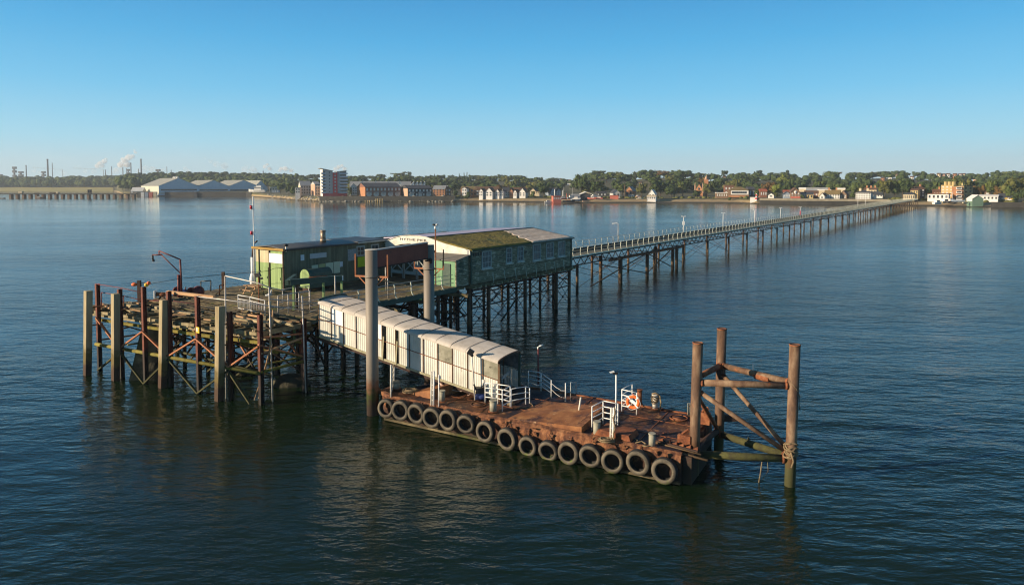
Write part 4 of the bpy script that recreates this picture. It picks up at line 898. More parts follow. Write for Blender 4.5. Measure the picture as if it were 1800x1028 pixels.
# ------------------------------------------------------------------ pier walkway to the shore
PA = Vector((7.6, 88, 0)); PB = Vector((265, 446, 0)); PU = (PB - PA).normalized(); PV = Vector((PU.y, -PU.x, 0))
A0 = -10.2; A1 = (PB - PA).length
def WP(a, b, z):
    sag = 0.0
    return PA + PU * a - PV * b + Vector((0, 0, z + sag))
def pier():
    t = thing('long_pier', 'long iron pier walkway on paired piles running from the hall to the shore', 'pier', WP(200, 2.5, DZ))
    W = 5.2
    k = MB()
    n = 40
    for i in range(n):
        a0 = A0 + (A1 - A0) * i / n; a1 = A0 + (A1 - A0) * (i + 1) / n
        k.poly([WP(a0, 0, DZ - .12), WP(a1, 0, DZ - .12), WP(a1, W, DZ - .12), WP(a0, W, DZ - .12)], (0, 0, .12))
    k.build('deck', M_pierdeck, t)
    for b in (-.02, W + .02):
        k = MB(); k.beam(WP(A0, b, DZ - .02), WP(A1, b, DZ - .02), .12, .2); k.build('kerb_beam', M_rail, t)
    k = MB(); k.beam(WP(A0, 2.9, DZ + .28), WP(A1, 2.9, DZ + .28), .07, .5); k.beam(WP(A0, 4.6, DZ + .1), WP(A1, 4.6, DZ + .1), .1, .14); k.build('rail_fence', M_pierdark, t)
    for b in (.12, W - .12):        # lattice girders
        k = MB(); zt, zb = DZ - .25, DZ - 1.2
        k.beam(WP(A0, b, zt), WP(A1, b, zt), .16, .12); k.beam(WP(A0, b, zb), WP(A1, b, zb), .16, .12)
        a = A0; up = True
        while a < A1:
            s = 1.0 if a < 160 else 2.0
            k.beam(WP(a, b, zb if up else zt), WP(a + s, b, zt if up else zb), .09, .06); up = not up; a += s
        k.build('lattice_girder', M_trestle, t)
    bents = [2.2]; 
    while bents[-1] < A1 - 4: bents.append(bents[-1] + 12.3)
    for i, a in enumerate(bents):
        for b in (.3, W - .3):
            k = MB(); k.tube(WP(a, b, -2), WP(a, b, DZ - 1.1), .19, 8); k.build('pile', M_trestle, t)
        if i < 22:
            k = MB(); k.tube(WP(a, .3, .4), WP(a, W - .3, 3.4), .04, 5); k.tube(WP(a, .3, 3.4), WP(a, W - .3, .4), .04, 5); k.tube(WP(a, .3, 3.3), WP(a, W - .3, 3.3), .07, 5); k.build('cross_rods', M_darksteel, t)
        if i < 10 and i % 2 == 0 or i in (1, 3):
            for b in (.3, W - .3):
                k = MB(); k.tube(WP(a, b, .4), WP(a + 12.3, b, 3.3), .035, 5); k.tube(WP(a, b, 3.3), WP(a + 12.3, b, .4), .035, 5); k.build('bay_rods', M_darksteel, t)
    # heavier extra piles with a rusty cap beam and stout braces
    for a, bb in ((12.5, -.9), (21.5, -.9), (31.5, -.9), (33.2, -.9), (12.6, 2.4), (31.6, 2.2)):
        k = MB(); k.tube(WP(a, bb, -2), WP(a, bb, DZ - 1.0), .26, 10); k.build('pile', M_trestle, t)
    k = MB(); k.beam(WP(9, -.9, DZ - 1.15), WP(36, -.9, DZ - 1.15), .3, .3); k.build('cap_beam', M_rust, t)
    for a0, a1 in ((4, 21.5), (21.5, 5), (22, 31.5), (31.5, 22)):
        k = MB(); k.tube(WP(a0, -.7, .5), WP(a1, -.7, 3.5), .08, 6); k.build('stout_brace', M_trestle, t)
    # shared railing post meshes
    def post_mesh(sgn, nm):
        k = MB(); k.path([-PV * -.0 + PV * .25 * sgn, PV * .06 * sgn + ZV * .15, PV * -.02 * sgn + ZV * .5, PV * .02 * sgn + ZV * .9, PV * .10 * sgn + ZV * 1.2], .05, 5)
        return k.mesh(nm, M_rail if sgn > 0 else M_frame)
    for b, sgn, lab in ((0.0, 1, 'near railing of the long pier with pale green curved posts'), (W, -1, 'far railing of the long pier with pale grey posts')):
        me = post_mesh(sgn, 'post'); r = thing('pier_railing', lab, 'railing', WP(A0, b, DZ), 'railings of the long pier')
        o = ORG[r.name]; a = A0 + 1.0; n = 0; mb = MB()
        while a < A1 - 1:
            p = WP(a, b, DZ - .02)
            if n < 99:
                c = bpy.data.objects.new('post', me); col.objects.link(c); c.parent = r; c.location = p - o
            else: mb.path([p + PV * .2 * sgn, p + ZV * .5, p + PV * .1 * sgn + ZV * 1.2], .05, 4)
            a += 1.95; n += 1
        mb.build('far_posts', M_rail, r)['kind'] = 'stuff'
        for z, rr in ((.4, .02), (.75, .02), (1.16, .028)):
            k = MB(); k.path([WP(A0, b, DZ + z), WP(A1, b, DZ + z)], rr, 5); k.build('rail', M_rail if sgn > 0 else M_frame, r)
    # lamps on the far side
    def lamp(px, py, kind, lab):
        r = (px - 900) / F; o = WP(0, 4.9, 0); a = (r * o.y - o.x) / (PU.x - PU.y * r); p = WP(a, 4.9, DZ); z = AY(px, py, p.y).z
        t = thing('pier_lamp', lab, 'lamp', p, 'lamp posts along the long pier')
        k = MB(); k.tube(p, (p.x, p.y, z), .07, 8, .05); k.build('pole', M_white if kind else M_galv, t)
        q = Vector((p.x, p.y, z)); k = MB(); s = -1 if kind == 0 else 1
        if kind == 0: k.boxm(q - PV * .35 - Vector((.25, 0, -.03)), Vector((.4, 0, .05)), Vector((0, .16, 0)), (0, 0, .07)); k.beam(q, q + Vector((-.4, 0, .05)), .05, .05)
        else:
            for e in (-1, 1): k.boxm(q + Vector((.2 * e, 0, .05)), Vector((.2, 0, .03 * e)), Vector((0, .13, 0)), (0, 0, .07))
        k.build('lamp_head', M_lamphead, t)
        if kind == 2:
            k = MB(); k.boxm((p.x, p.y - .1, DZ + 2.0), (.2, 0, 0), (0, .1, 0), (0, 0, .35)); k.build('white_box', M_white, t)
        if kind == 3:
            k = MB(); k.tube(p + ZV * .1, p + ZV * 1.6, .14, 8); k.build('red_sleeve', MATS['red_lamp_glass'], t)
    for i, (px, py, kd, lab) in enumerate(((1087, 393, 0, 'nearest pier lamp, with one flat white head, just past the hall'), (1202, 381, 2, 'pier lamp with a white box on its pole'), (1271.5, 375, 1, 'pier lamp between the white boxed lamp and the narrow mid pier lamps'), (1327, 369.5, 1, 'twin headed pier lamp in front of red and white beacon on the beach'), (1372.5, 366, 1, 'slim pier lamp halfway along the pier in front of the gabled clock house'), (1407, 364.5, 3, 'pier lamp with a red sleeve at the foot of its pole'), (1508, 350, 1, 'tall pier lamp in front of the white seafront hotel left corner'), (1521, 348, 1, 'tall pier lamp in front of the white hotel middle'))): lamp(px, py, kd, lab)
pier()

# ------------------------------------------------------------------ two grey guide piles with the red panel
G1 = A(655.5, 728, 0); G2 = Vector((-5.75, 47.0, 0))
def guide(p, ztop, dia, lab, brz):
    t = thing('guide_pile', lab, 'pile', p, 'grey steel guide piles of the pontoon')
    k = MB(); k.tube(p - ZV * 3, p + ZV * ztop, dia / 2, 28); k.build('shaft', M_pile, t)
    k = MB(); k.tube(p + ZV * (ztop), p + ZV * (ztop + .02), dia / 2 + .012, 28); k.build('cap_plate', M_whitewood, t)
    D = Vector((.955, -.297, 0))
    for s in (-1, 1):
        k = MB(); e = p + D * s * (dia / 2 + .72) + ZV * brz
        k.beam(p + D * s * dia * .48 + ZV * brz, e, .09, .1); k.beam(e - ZV * .05, e + ZV * 1.35, .08, .08, up=(0, 1, 0)); k.beam(p + D * s * dia * .48 + ZV * (brz - .5), e - D * s * .25 - ZV * .05, .06, .06)
        k.build('side_bracket', M_redbrace, t)
    k = MB(); k.revolve([(dia / 2, -.06), (dia / 2 + .03, -.06), (dia / 2 + .03, .06), (dia / 2, .06)], p + ZV * brz, ZV, 24); k.build('collar', M_pile, t)
    return t
ztop1 = AY(655, 439, G1.y).z; ztop2 = AY(753, 430.5, G2.y).z
guide(G1, ztop1, .74, 'tall grey steel guide pile nearest the camera at left end of the pontoon', AY(655, 486, G1.y).z)
guide(G2, ztop2, .74, 'tall grey steel guide pile at the right end of the red panel', AY(753, 472, G2.y).z)
def panel():
    a = G1 + (G2 - G1).normalized() * .36; b = G2 - (G2 - G1).normalized() * .36; d = (b - a); n = Vector((d.y, -d.x, 0)).normalized()
    z1a, z1b = AY(663, 439, a.y).z, AY(745, 432, b.y).z; h = 1.02
    t = thing('red_girder', 'long red brown panel bolted between the two grey guide piles', 'panel', a + ZV * (z1a - h))
    z1a -= .05; z1b = z1a + .02
    k = MB(); k.poly([a + ZV * (z1a - h), b + ZV * (z1b - h), b + ZV * z1b, a + ZV * z1a], n * .16); k.build('face', M_redpanel, t)
    k = MB(); k.beam(a + ZV * (z1a + .05) + n * .08, b + ZV * (z1b + .05) + n * .08, .26, .07); k.build('top_flange', M_galv, t)
    k = MB(); k.beam(a + ZV * (z1a - h - .04) + n * .08, b + ZV * (z1b - h - .04) + n * .08, .26, .07); k.build('bottom_flange', M_darksteel, t)
    k = MB(); k.tube(b - d * .09 + ZV * (z1b - 1.15) + n * .3, b + d * .0 + ZV * (z1b - 1.2) + n * .3, .06, 8); k.blob(b + ZV * (z1b - 1.2) + n * .35, .14, .14, .2); k.build('clamp_arm', M_darksteel, t)
panel()

# ------------------------------------------------------------------ pontoon
ZD = 1.40
PF = A(1196.8, 800, ZD); PG = A(678, 697, ZD)
DS = (PG - PF); DS.z = 0; DS.normalize(); DW = Vector((DS.y, -DS.x, 0))
if DW.y < 0: DW = -DW
def PP(s, w_, z): return Vector((PF.x, PF.y, 0)) + DS * s + DW * w_ + ZV * z
def sw(px, py, z=ZD):
    p = A(px, py, z) - Vector((PF.x, PF.y, 0)); return p.dot(DS), p.dot(DW)
SL = (PG - PF).length
WB = 6.0
def pontoon():
    t = thing('pontoon', 'rust covered steel landing pontoon with a flaking hull', 'pontoon', PP(9, 3, 0))
    k = MB(); zb = -.8
    outline = [(0, 0), (SL + .1, 0), (SL + 1.2, .95), (SL + .6, 1.9), (SL - .2, 2.2), (SL - .9, WB), (-.0, WB)]
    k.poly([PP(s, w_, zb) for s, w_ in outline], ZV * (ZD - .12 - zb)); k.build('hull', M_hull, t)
    rg = random.Random(4)
    nx, ny = 90, 26; vs = []
    def inside(s, w_): return True
    for i in range(nx + 1):
        for j in range(ny + 1):
            w_ = .34 + (WB - .5) * j / ny; smax = SL - .2 if w_ < 1.9 else SL - .25 - .7 * (w_ - 2) / 4
            s = .12 + (smax - .12) * i / nx
            z = ZD + .012 * math.sin(s * 2.1 + w_) + rg.uniform(-.008, .008) + .02 * math.sin(w_ * 2.3 + s * .9)
            vs.append(PP(s, w_, z))
    n = ny + 1; k = MB(); k.add(vs, [(i * n + j, (i + 1) * n + j, (i + 1) * n + j + 1, i * n + j + 1) for i in range(nx) for j in range(ny)], True); k.build('deck_plating', M_deckrust, t)
    # battered rim: a sloped coaming plate along the front
    vs = []; N_ = 120
    for i in range(N_ + 1):
        s = SL * i / N_ ; g = rg.uniform(-.02, .02); step = .12 if 9.15 < s < SL else .0
        vs += [PP(s, -.06 + g * .3, ZD - .62), PP(s, -.07 + g * .5, ZD - .34 + rg.uniform(-.02, .02)), PP(s, .02 + g, ZD - .05), PP(s, .22, ZD + .04 + rg.uniform(-.006, .014)), PP(s, .36, ZD + .02)]
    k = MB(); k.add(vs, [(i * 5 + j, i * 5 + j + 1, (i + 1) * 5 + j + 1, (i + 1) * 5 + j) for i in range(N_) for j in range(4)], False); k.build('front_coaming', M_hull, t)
    k = MB(); k.beam(PP(.0, -.1, .10), PP(SL, -.1, .10), .14, .12); k.build('rubbing_strake', M_plank, t)
    k = MB()
    for i in range(60):
        s = rg.uniform(.2, SL); L = rg.uniform(.08, .3); p = PP(s, -.12, ZD - rg.uniform(.05, .55)); k.boxm(p, DS * L * .5, Vector((rg.uniform(-.03, .03), .05, rg.uniform(-.05, .05))), Vector((rg.uniform(-.06, .06), -.03, rg.uniform(.05, .13))))
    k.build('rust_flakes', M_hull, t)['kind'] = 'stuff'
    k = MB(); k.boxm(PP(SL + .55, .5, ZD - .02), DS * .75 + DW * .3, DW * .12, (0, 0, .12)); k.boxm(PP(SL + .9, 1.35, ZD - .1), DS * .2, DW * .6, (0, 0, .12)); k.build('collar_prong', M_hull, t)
    k = MB()                                   # welded plate seams
    for i in range(1, 8): s = 2.3 * i; k.beam(PP(s, .4, ZD + .028), PP(s + .04, WB - .2, ZD + .028), .035, .02)
    for w_ in (1.9, 4.0): k.beam(PP(.2, w_, ZD + .03), PP(SL - 1, w_ + .05, ZD + .03), .035, .02)
    k.build('weld_seams', M_rust, t)
    # back kerb
    k = MB(); k.beam(PP(0, WB - .06, ZD - .02), PP(SL - 1, WB - .06, ZD - .02), .14, .16); k.build('back_kerb', M_rust, t)
    # raised ramp plate in the middle: rises to the right then drops
    (s0, w0), (s1, w1) = sw(905, 738), sw(1013, 755)
    sa, sb = sw(897, 733)[0], sw(1010, 770)[0]
    k = MB(); h = .52
    P4 = [(sa, .34, .03), (sb, .34, .30), (sb - .1, 3.3, .55), (sa - .4, 3.9, .03)]
    top = [PP(s, w_, ZD + z) for s, w_, z in P4]; bot = [PP(s, w_, ZD - .02) for s, w_, z in P4]
    k.add(top + bot, [(0, 1, 2, 3), (0, 4, 5, 1), (1, 5, 6, 2), (2, 6, 7, 3), (3, 7, 4, 0)]); k.build('raised_hatch_plate', M_rampplate, t)
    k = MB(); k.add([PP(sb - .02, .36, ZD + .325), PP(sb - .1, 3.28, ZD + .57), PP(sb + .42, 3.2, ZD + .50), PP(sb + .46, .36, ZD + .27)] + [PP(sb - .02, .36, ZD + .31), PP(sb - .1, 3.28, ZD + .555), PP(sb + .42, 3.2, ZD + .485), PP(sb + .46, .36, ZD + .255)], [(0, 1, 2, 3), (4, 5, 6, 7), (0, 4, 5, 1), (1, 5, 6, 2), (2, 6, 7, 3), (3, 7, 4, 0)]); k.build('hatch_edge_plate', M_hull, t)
    # small wedge at right of hatch
    sc = sw(1046, 771)[0]; k = MB(); k.add([PP(sc, .36, ZD + .35), PP(sc - 1.6, .36, ZD + .30), PP(sc - 1.6, 1.5, ZD + .30), PP(sc, 1.5, ZD + .33), PP(sc + .25, .36, ZD), PP(sc - 1.7, .36, ZD), PP(sc - 1.7, 1.6, ZD), PP(sc + .3, 1.6, ZD)], [(0, 1, 2, 3), (0, 4, 5, 1), (1, 5, 6, 2), (2, 6, 7, 3), (3, 7, 4, 0)]); k.build('coaming_step', M_rust, t)
    # gangway landing wedge at left
    s2, s3 = sw(722, 690)[0], sw(800, 690)[0]
    k = MB(); q = [(s2, 1.2, .0), (s3 + .6, 1.0, .52), (s3 - .6, 3.8, .75), (s2 - .4, 3.6, .05)]; top = [PP(s, w_, ZD + z) for s, w_, z in q]; bot = [PP(s, w_, ZD - .03) for s, w_, z in q]
    k.add(top + bot, [(0, 1, 2, 3), (0, 4, 5, 1), (1, 5, 6, 2), (2, 6, 7, 3), (3, 7, 4, 0)]); k.build('landing_plate', M_rampplate, t)
    # plates, manholes, debris
    for px, py, r_, in ((841, 712, .46), (1193, 735.5, .5)):
        s, w_ = sw(px, py); k = MB(); c = PP(s, w_, ZD + .02); k.revolve([(r_ - .07, 0), (r_, 0), (r_, .06), (r_ - .07, .06)], c, ZV, 28); k.revolve([(0, .0), (r_ - .1, .0), (r_ - .1, .035), (0, .035)], c, ZV, 24, False); k.build('manhole', M_rust if px > 1000 else M_deckrust, t)
    k = MB()
    for i in range(26):
        s = rg.uniform(.6, SL - 8); w_ = rg.uniform(.8, WB - .5); q = rg.uniform(.02, .07); k.blob(PP(s, w_, ZD + .03), q * 1.6, q * 1.5, q * .6, 6, 4, .2)
    k.build('scale_lumps', M_rust, t)['kind'] = 'stuff'
    # end face fittings at the right
    k = MB(); k.boxm(PP(-.25, 1.6, .45), DS * .2, DW * 1.4, (0, 0, .85)); k.build('end_fender_plate', M_darksteel, t)
pontoon()

def tyres():
    prof = []
    ro, ri, hw = .58, .35, .19
    prof = [(ri, -.13), (ri + .02, -.165), (ri + .08, -hw - .01), (ro - .10, -hw), (ro - .03, -.155), (ro, -.10), (ro + .005, 0), (ro, .10), (ro - .03, .155), (ro - .10, hw), (ri + .08, hw + .01), (ri + .02, .165), (ri, .13), (ri + .06, .05), (ri + .14, .0), (ri + .06, -.05)]
    k = MB(); k.revolve(prof, (0, 0, 0), DW, 36)
    me = k.mesh('tyre', M_tyre)
    me.materials.append(M_tyreface)
    m_ = len(prof)
    for p in me.polygons:
        c = Vector(p.center); ax = c.dot(DW); rad = (c - DW * ax).length
        p.material_index = 1 if abs(ax) > .125 and ri + .01 < rad < ro - .055 else 0  # pale ring and dark shoulder paint bright arcs and shading onto the rubber
    cen = [(680, 717), (705.7, 720.6), (733.5, 726), (760.5, 733.4), (789, 737.7), (819.8, 744), (854, 758), (892.6, 771), (929, 783.5), (964.7, 791.5), (1000.4, 795), (1038.6, 800), (1077.6, 809.7), (1122.6, 812), (1168, 826.8)]
    labs = ['end tyre beside the grey guide pile, bright weed at its foot', 'second tyre from the guide pile end of the pontoon', 'third tyre from the guide pile, a green weed spot low on its ring', 'fourth tyre from guide pile, just left of the three white posts', 'fifth tyre from the guide pile, right of the white posts', 'sixth tyre from the guide pile, rust showing through its hole', 'seventh tyre from the guide pile, below the step in the hull edge', 'eighth tyre, left of the two tyres that dip in the water', 'tyre dipping into the water, left one of two', 'tyre sunk deepest in water, right one of two', 'weedy tyre right of the two tyres that dip in the water', 'tyre below the right edge of raised hatch plate', 'tyre below the white ladder posts and lamp', 'second tyre from the tripod end, larger and dark', 'end tyre nearest the tripod, rusty hull showing through it']
    pn = PP(0, -.36, 0)
    for i, (px, py) in enumerate(cen):
        c = AP(px, py, pn, DW); o = bpy.data.objects.new('tyre', me); col.objects.link(o); o.location = c
        o.rotation_euler = (R(rng.uniform(-7, 7)), R(rng.uniform(-7, 7)), R(rng.uniform(-9, 9))); sc = rng.uniform(.92, 1.07); o.scale = (sc, sc, sc)
        tag(o, labs[i], 'tyre', 'tyre fenders hung along the pontoon')
        k = MB(); top = c + ZV * .5; s_ = (c - Vector((PF.x, PF.y, 0))).dot(DS)
        h = PP(s_ + .1, .1, ZD); q = []
        for f in range(6): q.append(top.lerp(h, f / 5) + Vector((rng.uniform(-.03, .03), 0, -.04 * math.sin(math.pi * f / 5))))
        r = MB(); r.path([p - c for p in q], .022, 5); oo = bpy.data.objects.new('lashing_chain', r.mesh('lashing_chain', M_rust)); col.objects.link(oo); oo.parent = o
tyres()

def deck_items():
    def up(px, py): s, w_ = sw(px, py); return PP(s, w_, ZD + .01)
    # bollards
    def bollard(px, py0, py1, wd, lab, m=M_grey, rope=False):
        p = up(px, py1 - 1); Y = p.y; h = AY(px, py0, Y).z - p.z; r_ = wd / 2 * Y / F
        t = thing('bollard', lab, 'bollard', p, 'mooring bollards on the pontoon')
        k = MB(); k.tube(p, p + ZV * (h - .04), r_ * .9, 16); k.build('post', m, t)
        k = MB(); k.tube(p + ZV * (h - .05), p + ZV * h, r_ * 1.04, 16); k.build('cap', m, t)
        k = MB(); k.tube(p, p + ZV * .03, r_ * 1.35, 16); k.build('base_plate', M_rust, t)
        if rope:
            k = MB()
            for j in range(4): k.path([p + Vector((math.cos(a) * r_ * 1.1, math.sin(a) * r_ * 1.1, h - .12 - .1 * j + .06 * math.sin(a * 2 + j))) for a in [2 * math.pi * q / 14 for q in range(15)]], .04, 5)
            k.path([p + Vector((r_ * 1.3, -r_, h)), p + Vector((r_ * 1.7, -r_, h * .5)), p + Vector((r_ * 1.5, -r_ * 1.4, .03)), p + Vector((r_ * .7, -r_ * 1.7, .04))], .05, 6)
            k.path([p + Vector((-r_, 0, h + .02)), p + Vector((0, -r_ * .4, h + .1)), p + Vector((r_ * 1.3, -r_, h))], .05, 6)
            tag(k.build('rope_turns', M_rope), 'old rope wound and draped over the pale bollard at the back edge', 'rope')
    bollard(697, 670, 684, 13, 'bollard at left end of the pontoon beside the white twin posts', M_grey)
    bollard(777, 686, 706, 12, 'grey bollard just right of the three white posts', M_grey)
    bollard(867, 703, 724, 14, 'grey bollard at the foot of the white railing by the gangway mouth', M_grey)
    bollard(1049, 740, 764, 14, 'clean grey bollard in front of white railing under the slim lamp', M_grey)
    bollard(1146, 761, 785, 13, 'cream bollard on the front edge near the tripod', M_grey)
    bollard(1151, 693, 719, 11, 'pale bollard at the back edge wound with old rope', M_whitewood, True)
    bollard(1124, 684, 712, 10, 'rust brown bollard behind the orange lifebuoy', M_rust)
    bollard(1212, 709, 731, 8, 'slim pale bollard at the back right by the tripod leg', M_grey)
    # white railings
    def wrail(lab, posts, nr, runs, m=M_white):
        P = [(up(px, y1), AY(px, y0, up(px, y1).y).z) for px, y0, y1 in posts]
        t = thing('white_railing', lab, 'railing', P[0][0], 'white pipe railings on the pontoon')
        for p, z in P:
            k = MB(); k.tube(p, (p.x, p.y, z), .032, 8); k.build('post', m, t)
        for i, j in runs:
            (p, z), (q, z2) = P[i], P[j]
            for f in range(nr):
                g = 1 - f / nr * .95 if nr > 1 else 1
                a = Vector((p.x, p.y, p.z + (z - p.z) * g - .01)); b = Vector((q.x, q.y, q.z + (z2 - q.z) * g - .01))
                k = MB(); k.tube(a, b, .026, 8); k.build('rail', m, t)
        return P
    wrail('white railing beside the lower gangway mouth, four bars, turned at its corner', [(853, 673, 707), (875, 675, 710), (897, 678, 716), (883, 686, 723)], 4, [(0, 1), (1, 2), (3, 2)])
    P = wrail('white railing in front of the gangway mouth with rope tied at its end post', [(898.5, 683, 716), (924, 679, 711), (931, 681, 709)], 3, [(0, 1), (1, 2)])
    wrail('white railing behind the gangway mouth by the red pole', [(929, 651, 681), (951, 655, 687), (969, 668, 699)], 4, [(0, 1), (1, 2)])
    P2 = wrail('short white post and chain at the back edge beside two thin hoops', [(994, 673, 706)], 1, [])
    a = A(969, 699, ZD); k = MB(); q = P2[0]; top = AY(969, 672, a.y)
    for f in (.95, .55): 
        e = Vector((q[0].x, q[0].y, q[0].z + (q[1] - q[0].z) * (f - .35))); s_ = Vector((top.x, top.y, ZD + (top.z - ZD) * f)); k.path([s_, s_.lerp(e, .35) - ZV * .1, s_.lerp(e, .7) - ZV * .12, e], .018, 5)
    k.beam(AY(985, 686, q[0].y), AY(994, 687, q[0].y), .04, .05); tag(k.build('slack_chain', M_galv), 'slack double chain between white railing and the short white post', 'chain')
    p = up(1003, 704); z = AY(1003, 672, p.y).z; p2 = up(1012.5, 703); k = MB(); k.path([p, (p.x, p.y, z), (p2.x, p2.y, z + .02), p2], .022, 6); tag(k.build('ladder_hoop', M_galv), 'thin grey ladder hoop on the back edge of the pontoon', 'ladder')
    wrail('white cornered railing in front of the slim lamp on the pontoon', [(1040.5, 714, 757), (1060, 704, 746), (1086, 709, 751)], 4, [(0, 1), (1, 2)])
    wrail('white railing that carries the orange lifebuoy', [(1093, 684, 724), (1111, 674, 712), (1119, 690, 729)], 4, [(0, 2), (0, 1)])
    # ladder stanchions
    for xs, lab in ((((687, 641, 698), (693, 626, 670)), 'pair of tall flaking white posts by the left bollard'), (((758, 653, 715), (762, 652, 716), (771, 658, 716)), 'three tall flaking white ladder posts on the front edge under the gangway'), (((1073, 716, 776), (1077.5, 716, 770)), 'white ladder posts with rope in front of the slim lamp')):
        P = []
        for px, y0, y1 in xs: p = AP(px, y1, PP(0, .12, 0), DW) if y1 > 690 else up(px, y1); P.append((p, AY(px, y0, p.y).z))
        t = thing('ladder_posts', lab, 'ladder', P[0][0], 'white ladder posts on the pontoon')
        for i, (p, z) in enumerate(P):
            k = MB(); k.tube(p - ZV * .1, (p.x + .03, p.y, z), .05 if i < 2 else .035, 8); k.build('post', M_white if i else M_whitewood, t)
        k = MB(); (p, z), (q, z2) = P[0], P[1]
        for f in range(5): k.tube(p + ZV * (.1 + f * .3), Vector((q.x, q.y, p.z + .1 + f * .3)), .02, 6)
        k.build('rungs', M_whitewood, t)
        if px > 1000:
            k = MB(); k.path([Vector((P[1][0].x + .05, P[1][0].y - .05, P[1][1])) + ZV * (-.25 * j) + Vector((.06 * math.sin(j * 2), 0, 0)) for j in range(8)], .04, 6); k.build('hung_rope', M_rope, t)
    # slim lamp
    p = up(1082.5, 745); z = AY(1080.5, 657, p.y).z; t = thing('slim_lamp', 'slim white lamp pole with a small dark head on the pontoon', 'lamp', p)
    k = MB(); k.tube(p, (p.x, p.y, z), .045, 10); k.build('pole', M_white, t)
    k = MB(); k.boxm(Vector((p.x - .06, p.y, z + .05)), (.14, 0, 0), (0, .1, 0), (0, 0, .05)); k.build('lamp_head', M_black, t)
    k = MB(); k.boxm(Vector((p.x - .22, p.y, z + .1)), (.12, 0, .03), (0, .12, 0), (-.01, 0, .012)); k.build('solar_plate', M_lamphead, t)
    # lifebuoy
    c = AY(1112.5, 706.5, up(1105, 727).y - .12); t = thing('lifebuoy', 'bright orange lifebuoy with white grab line hung on a white railing', 'lifebuoy', c)
    nb = Vector((-.34, -.93, .1)).normalized(); k = MB(); pr = [(.30 + .085 * math.cos(a), .05 * math.sin(a)) for a in [2 * math.pi * i / 12 for i in range(12)]]; k.revolve(pr, c, nb, 32); k.build('ring', M_orange, t)
    a = nb.cross(ZV).normalized(); b = a.cross(nb)
    for i in range(4):
        th = math.pi / 4 + i * math.pi / 2; k = MB(); d = a * math.cos(th) + b * math.sin(th); e = -a * math.sin(th) + b * math.cos(th)
        k.boxm(c + d * .30, d * .095, e * .035, nb * .058); k.build('white_band', M_whitesign, t)
    k = MB(); k.path([c + (a * math.cos(x) + b * math.sin(x)) * (.41 + .03 * math.sin(4 * x)) + nb * .03 for x in [2 * math.pi * i / 32 for i in range(33)]], .012, 5); k.build('grab_line', M_white, t)
    k = MB(); k.boxm(c + nb * -.02 - a * .02, (a * .75 + b * .5).normalized() * .2, (b * .75 - a * .5).normalized() * .08, nb * .02); k.build('white_float', M_whitesign, t)
    k = MB(); k.tube(c + b * .3, c + b * .44, .04, 8); k.build('hook', M_orange, t)
    # poles
    p = up(946, 677); z = AY(945, 612, p.y).z; t = thing('red_pole', 'thin red pole with a white bent top behind the gangway mouth', 'pole', p)
    k = MB(); k.tube(p, (p.x, p.y, z), .05, 8); k.build('pole', M_oxide, t); k = MB(); q = Vector((p.x, p.y, z)); k.path([q - ZV * .1, q + Vector((-.04, 0, .06)), q + Vector((.1, 0, .16)), q + Vector((.3, 0, .22))], .045, 6); k.build('bent_top', M_white, t)
    a, b = up(1016, 733), AY(1021, 698, up(1016, 733).y); k = MB(); k.tube(a, b, .05, 8); tag(k.build('leaning_post', M_whitewood), 'single pale post leaning at the right edge of raised hatch plate', 'post')
    # flood lamp in front of the gangway
    p = up(835, 703); z = AY(829, 622, p.y).z; x = AY(829, 622, p.y).x
    t = thing('gangway_floodlight', 'black floodlight on a leaning white pole in front of the gangway wall', 'floodlight', p); k = MB(); k.tube(p, (x, p.y, z), .045, 8); k.build('pole', M_whitewood, t)
    k = MB(); k.boxm(Vector((x - .05, p.y - .05, z + .12)), (.14, 0, -.1), (0, .09, 0), (.09, 0, .14)); k.build('lamp_head', M_black, t); k = MB(); k.blob(Vector((x + .03, p.y - .03, z - .08)), .09, .08, .1, 8, 6); k.build('junction_box', M_black, t)
    # hoses
    s0 = up(772, 690); s0.z = AY(771, 672, s0.y).z; e0 = AY(834, 687, up(834, 696).y)
    t = thing('hose_bundle', 'pale pink hoses hanging from the white posts to the reel under the gangway', 'hose', s0)
    for j, sag in enumerate((.35, .55, .8)):
        k = MB(); e = e0 + ZV * (.18 - .2 * j) + Vector((.05 * j, 0, 0)); k.path([s0.lerp(e, f / 10) - ZV * (sag * 4 * (f / 10) * (1 - f / 10)) for f in range(11)], .022, 6); k.build('hose', M_pinkhose, t)
    k = MB(); k.revolve([(.12, -.1), (.26, -.1), (.26, -.05), (.17, -.05), (.17, .05), (.26, .05), (.26, .1), (.12, .1)], e0 + Vector((.15, .05, .0)), DW, 18); k.build('reel', M_black, t)
    # engine
    p = up(846, 703); t = thing('engine', 'small dark engine with a blue drum beside the gangway foot', 'engine', p)
    k = MB(); k.tube(p + Vector((-.3, 0, .22)), p + Vector((.3, -.1, .22)), .2, 14); k.build('drum', M_blue, t)
    k = MB(); k.boxm(p + Vector((-.05, .05, .58)), (.26, 0, 0), (0, .2, 0), (0, 0, .16)); k.tube(p + Vector((-.3, 0, .6)), p + Vector((-.45, 0, .95)), .06, 8); k.blob(p + Vector((.15, -.1, .8)), .14, .12, .12, 8, 6); k.build('motor', M_black, t)
    k = MB(); k.tube(p + Vector((.15, .15, .75)), p + Vector((.15, .15, 1.2)), .13, 10); k.build('white_can', M_whitewood, t)
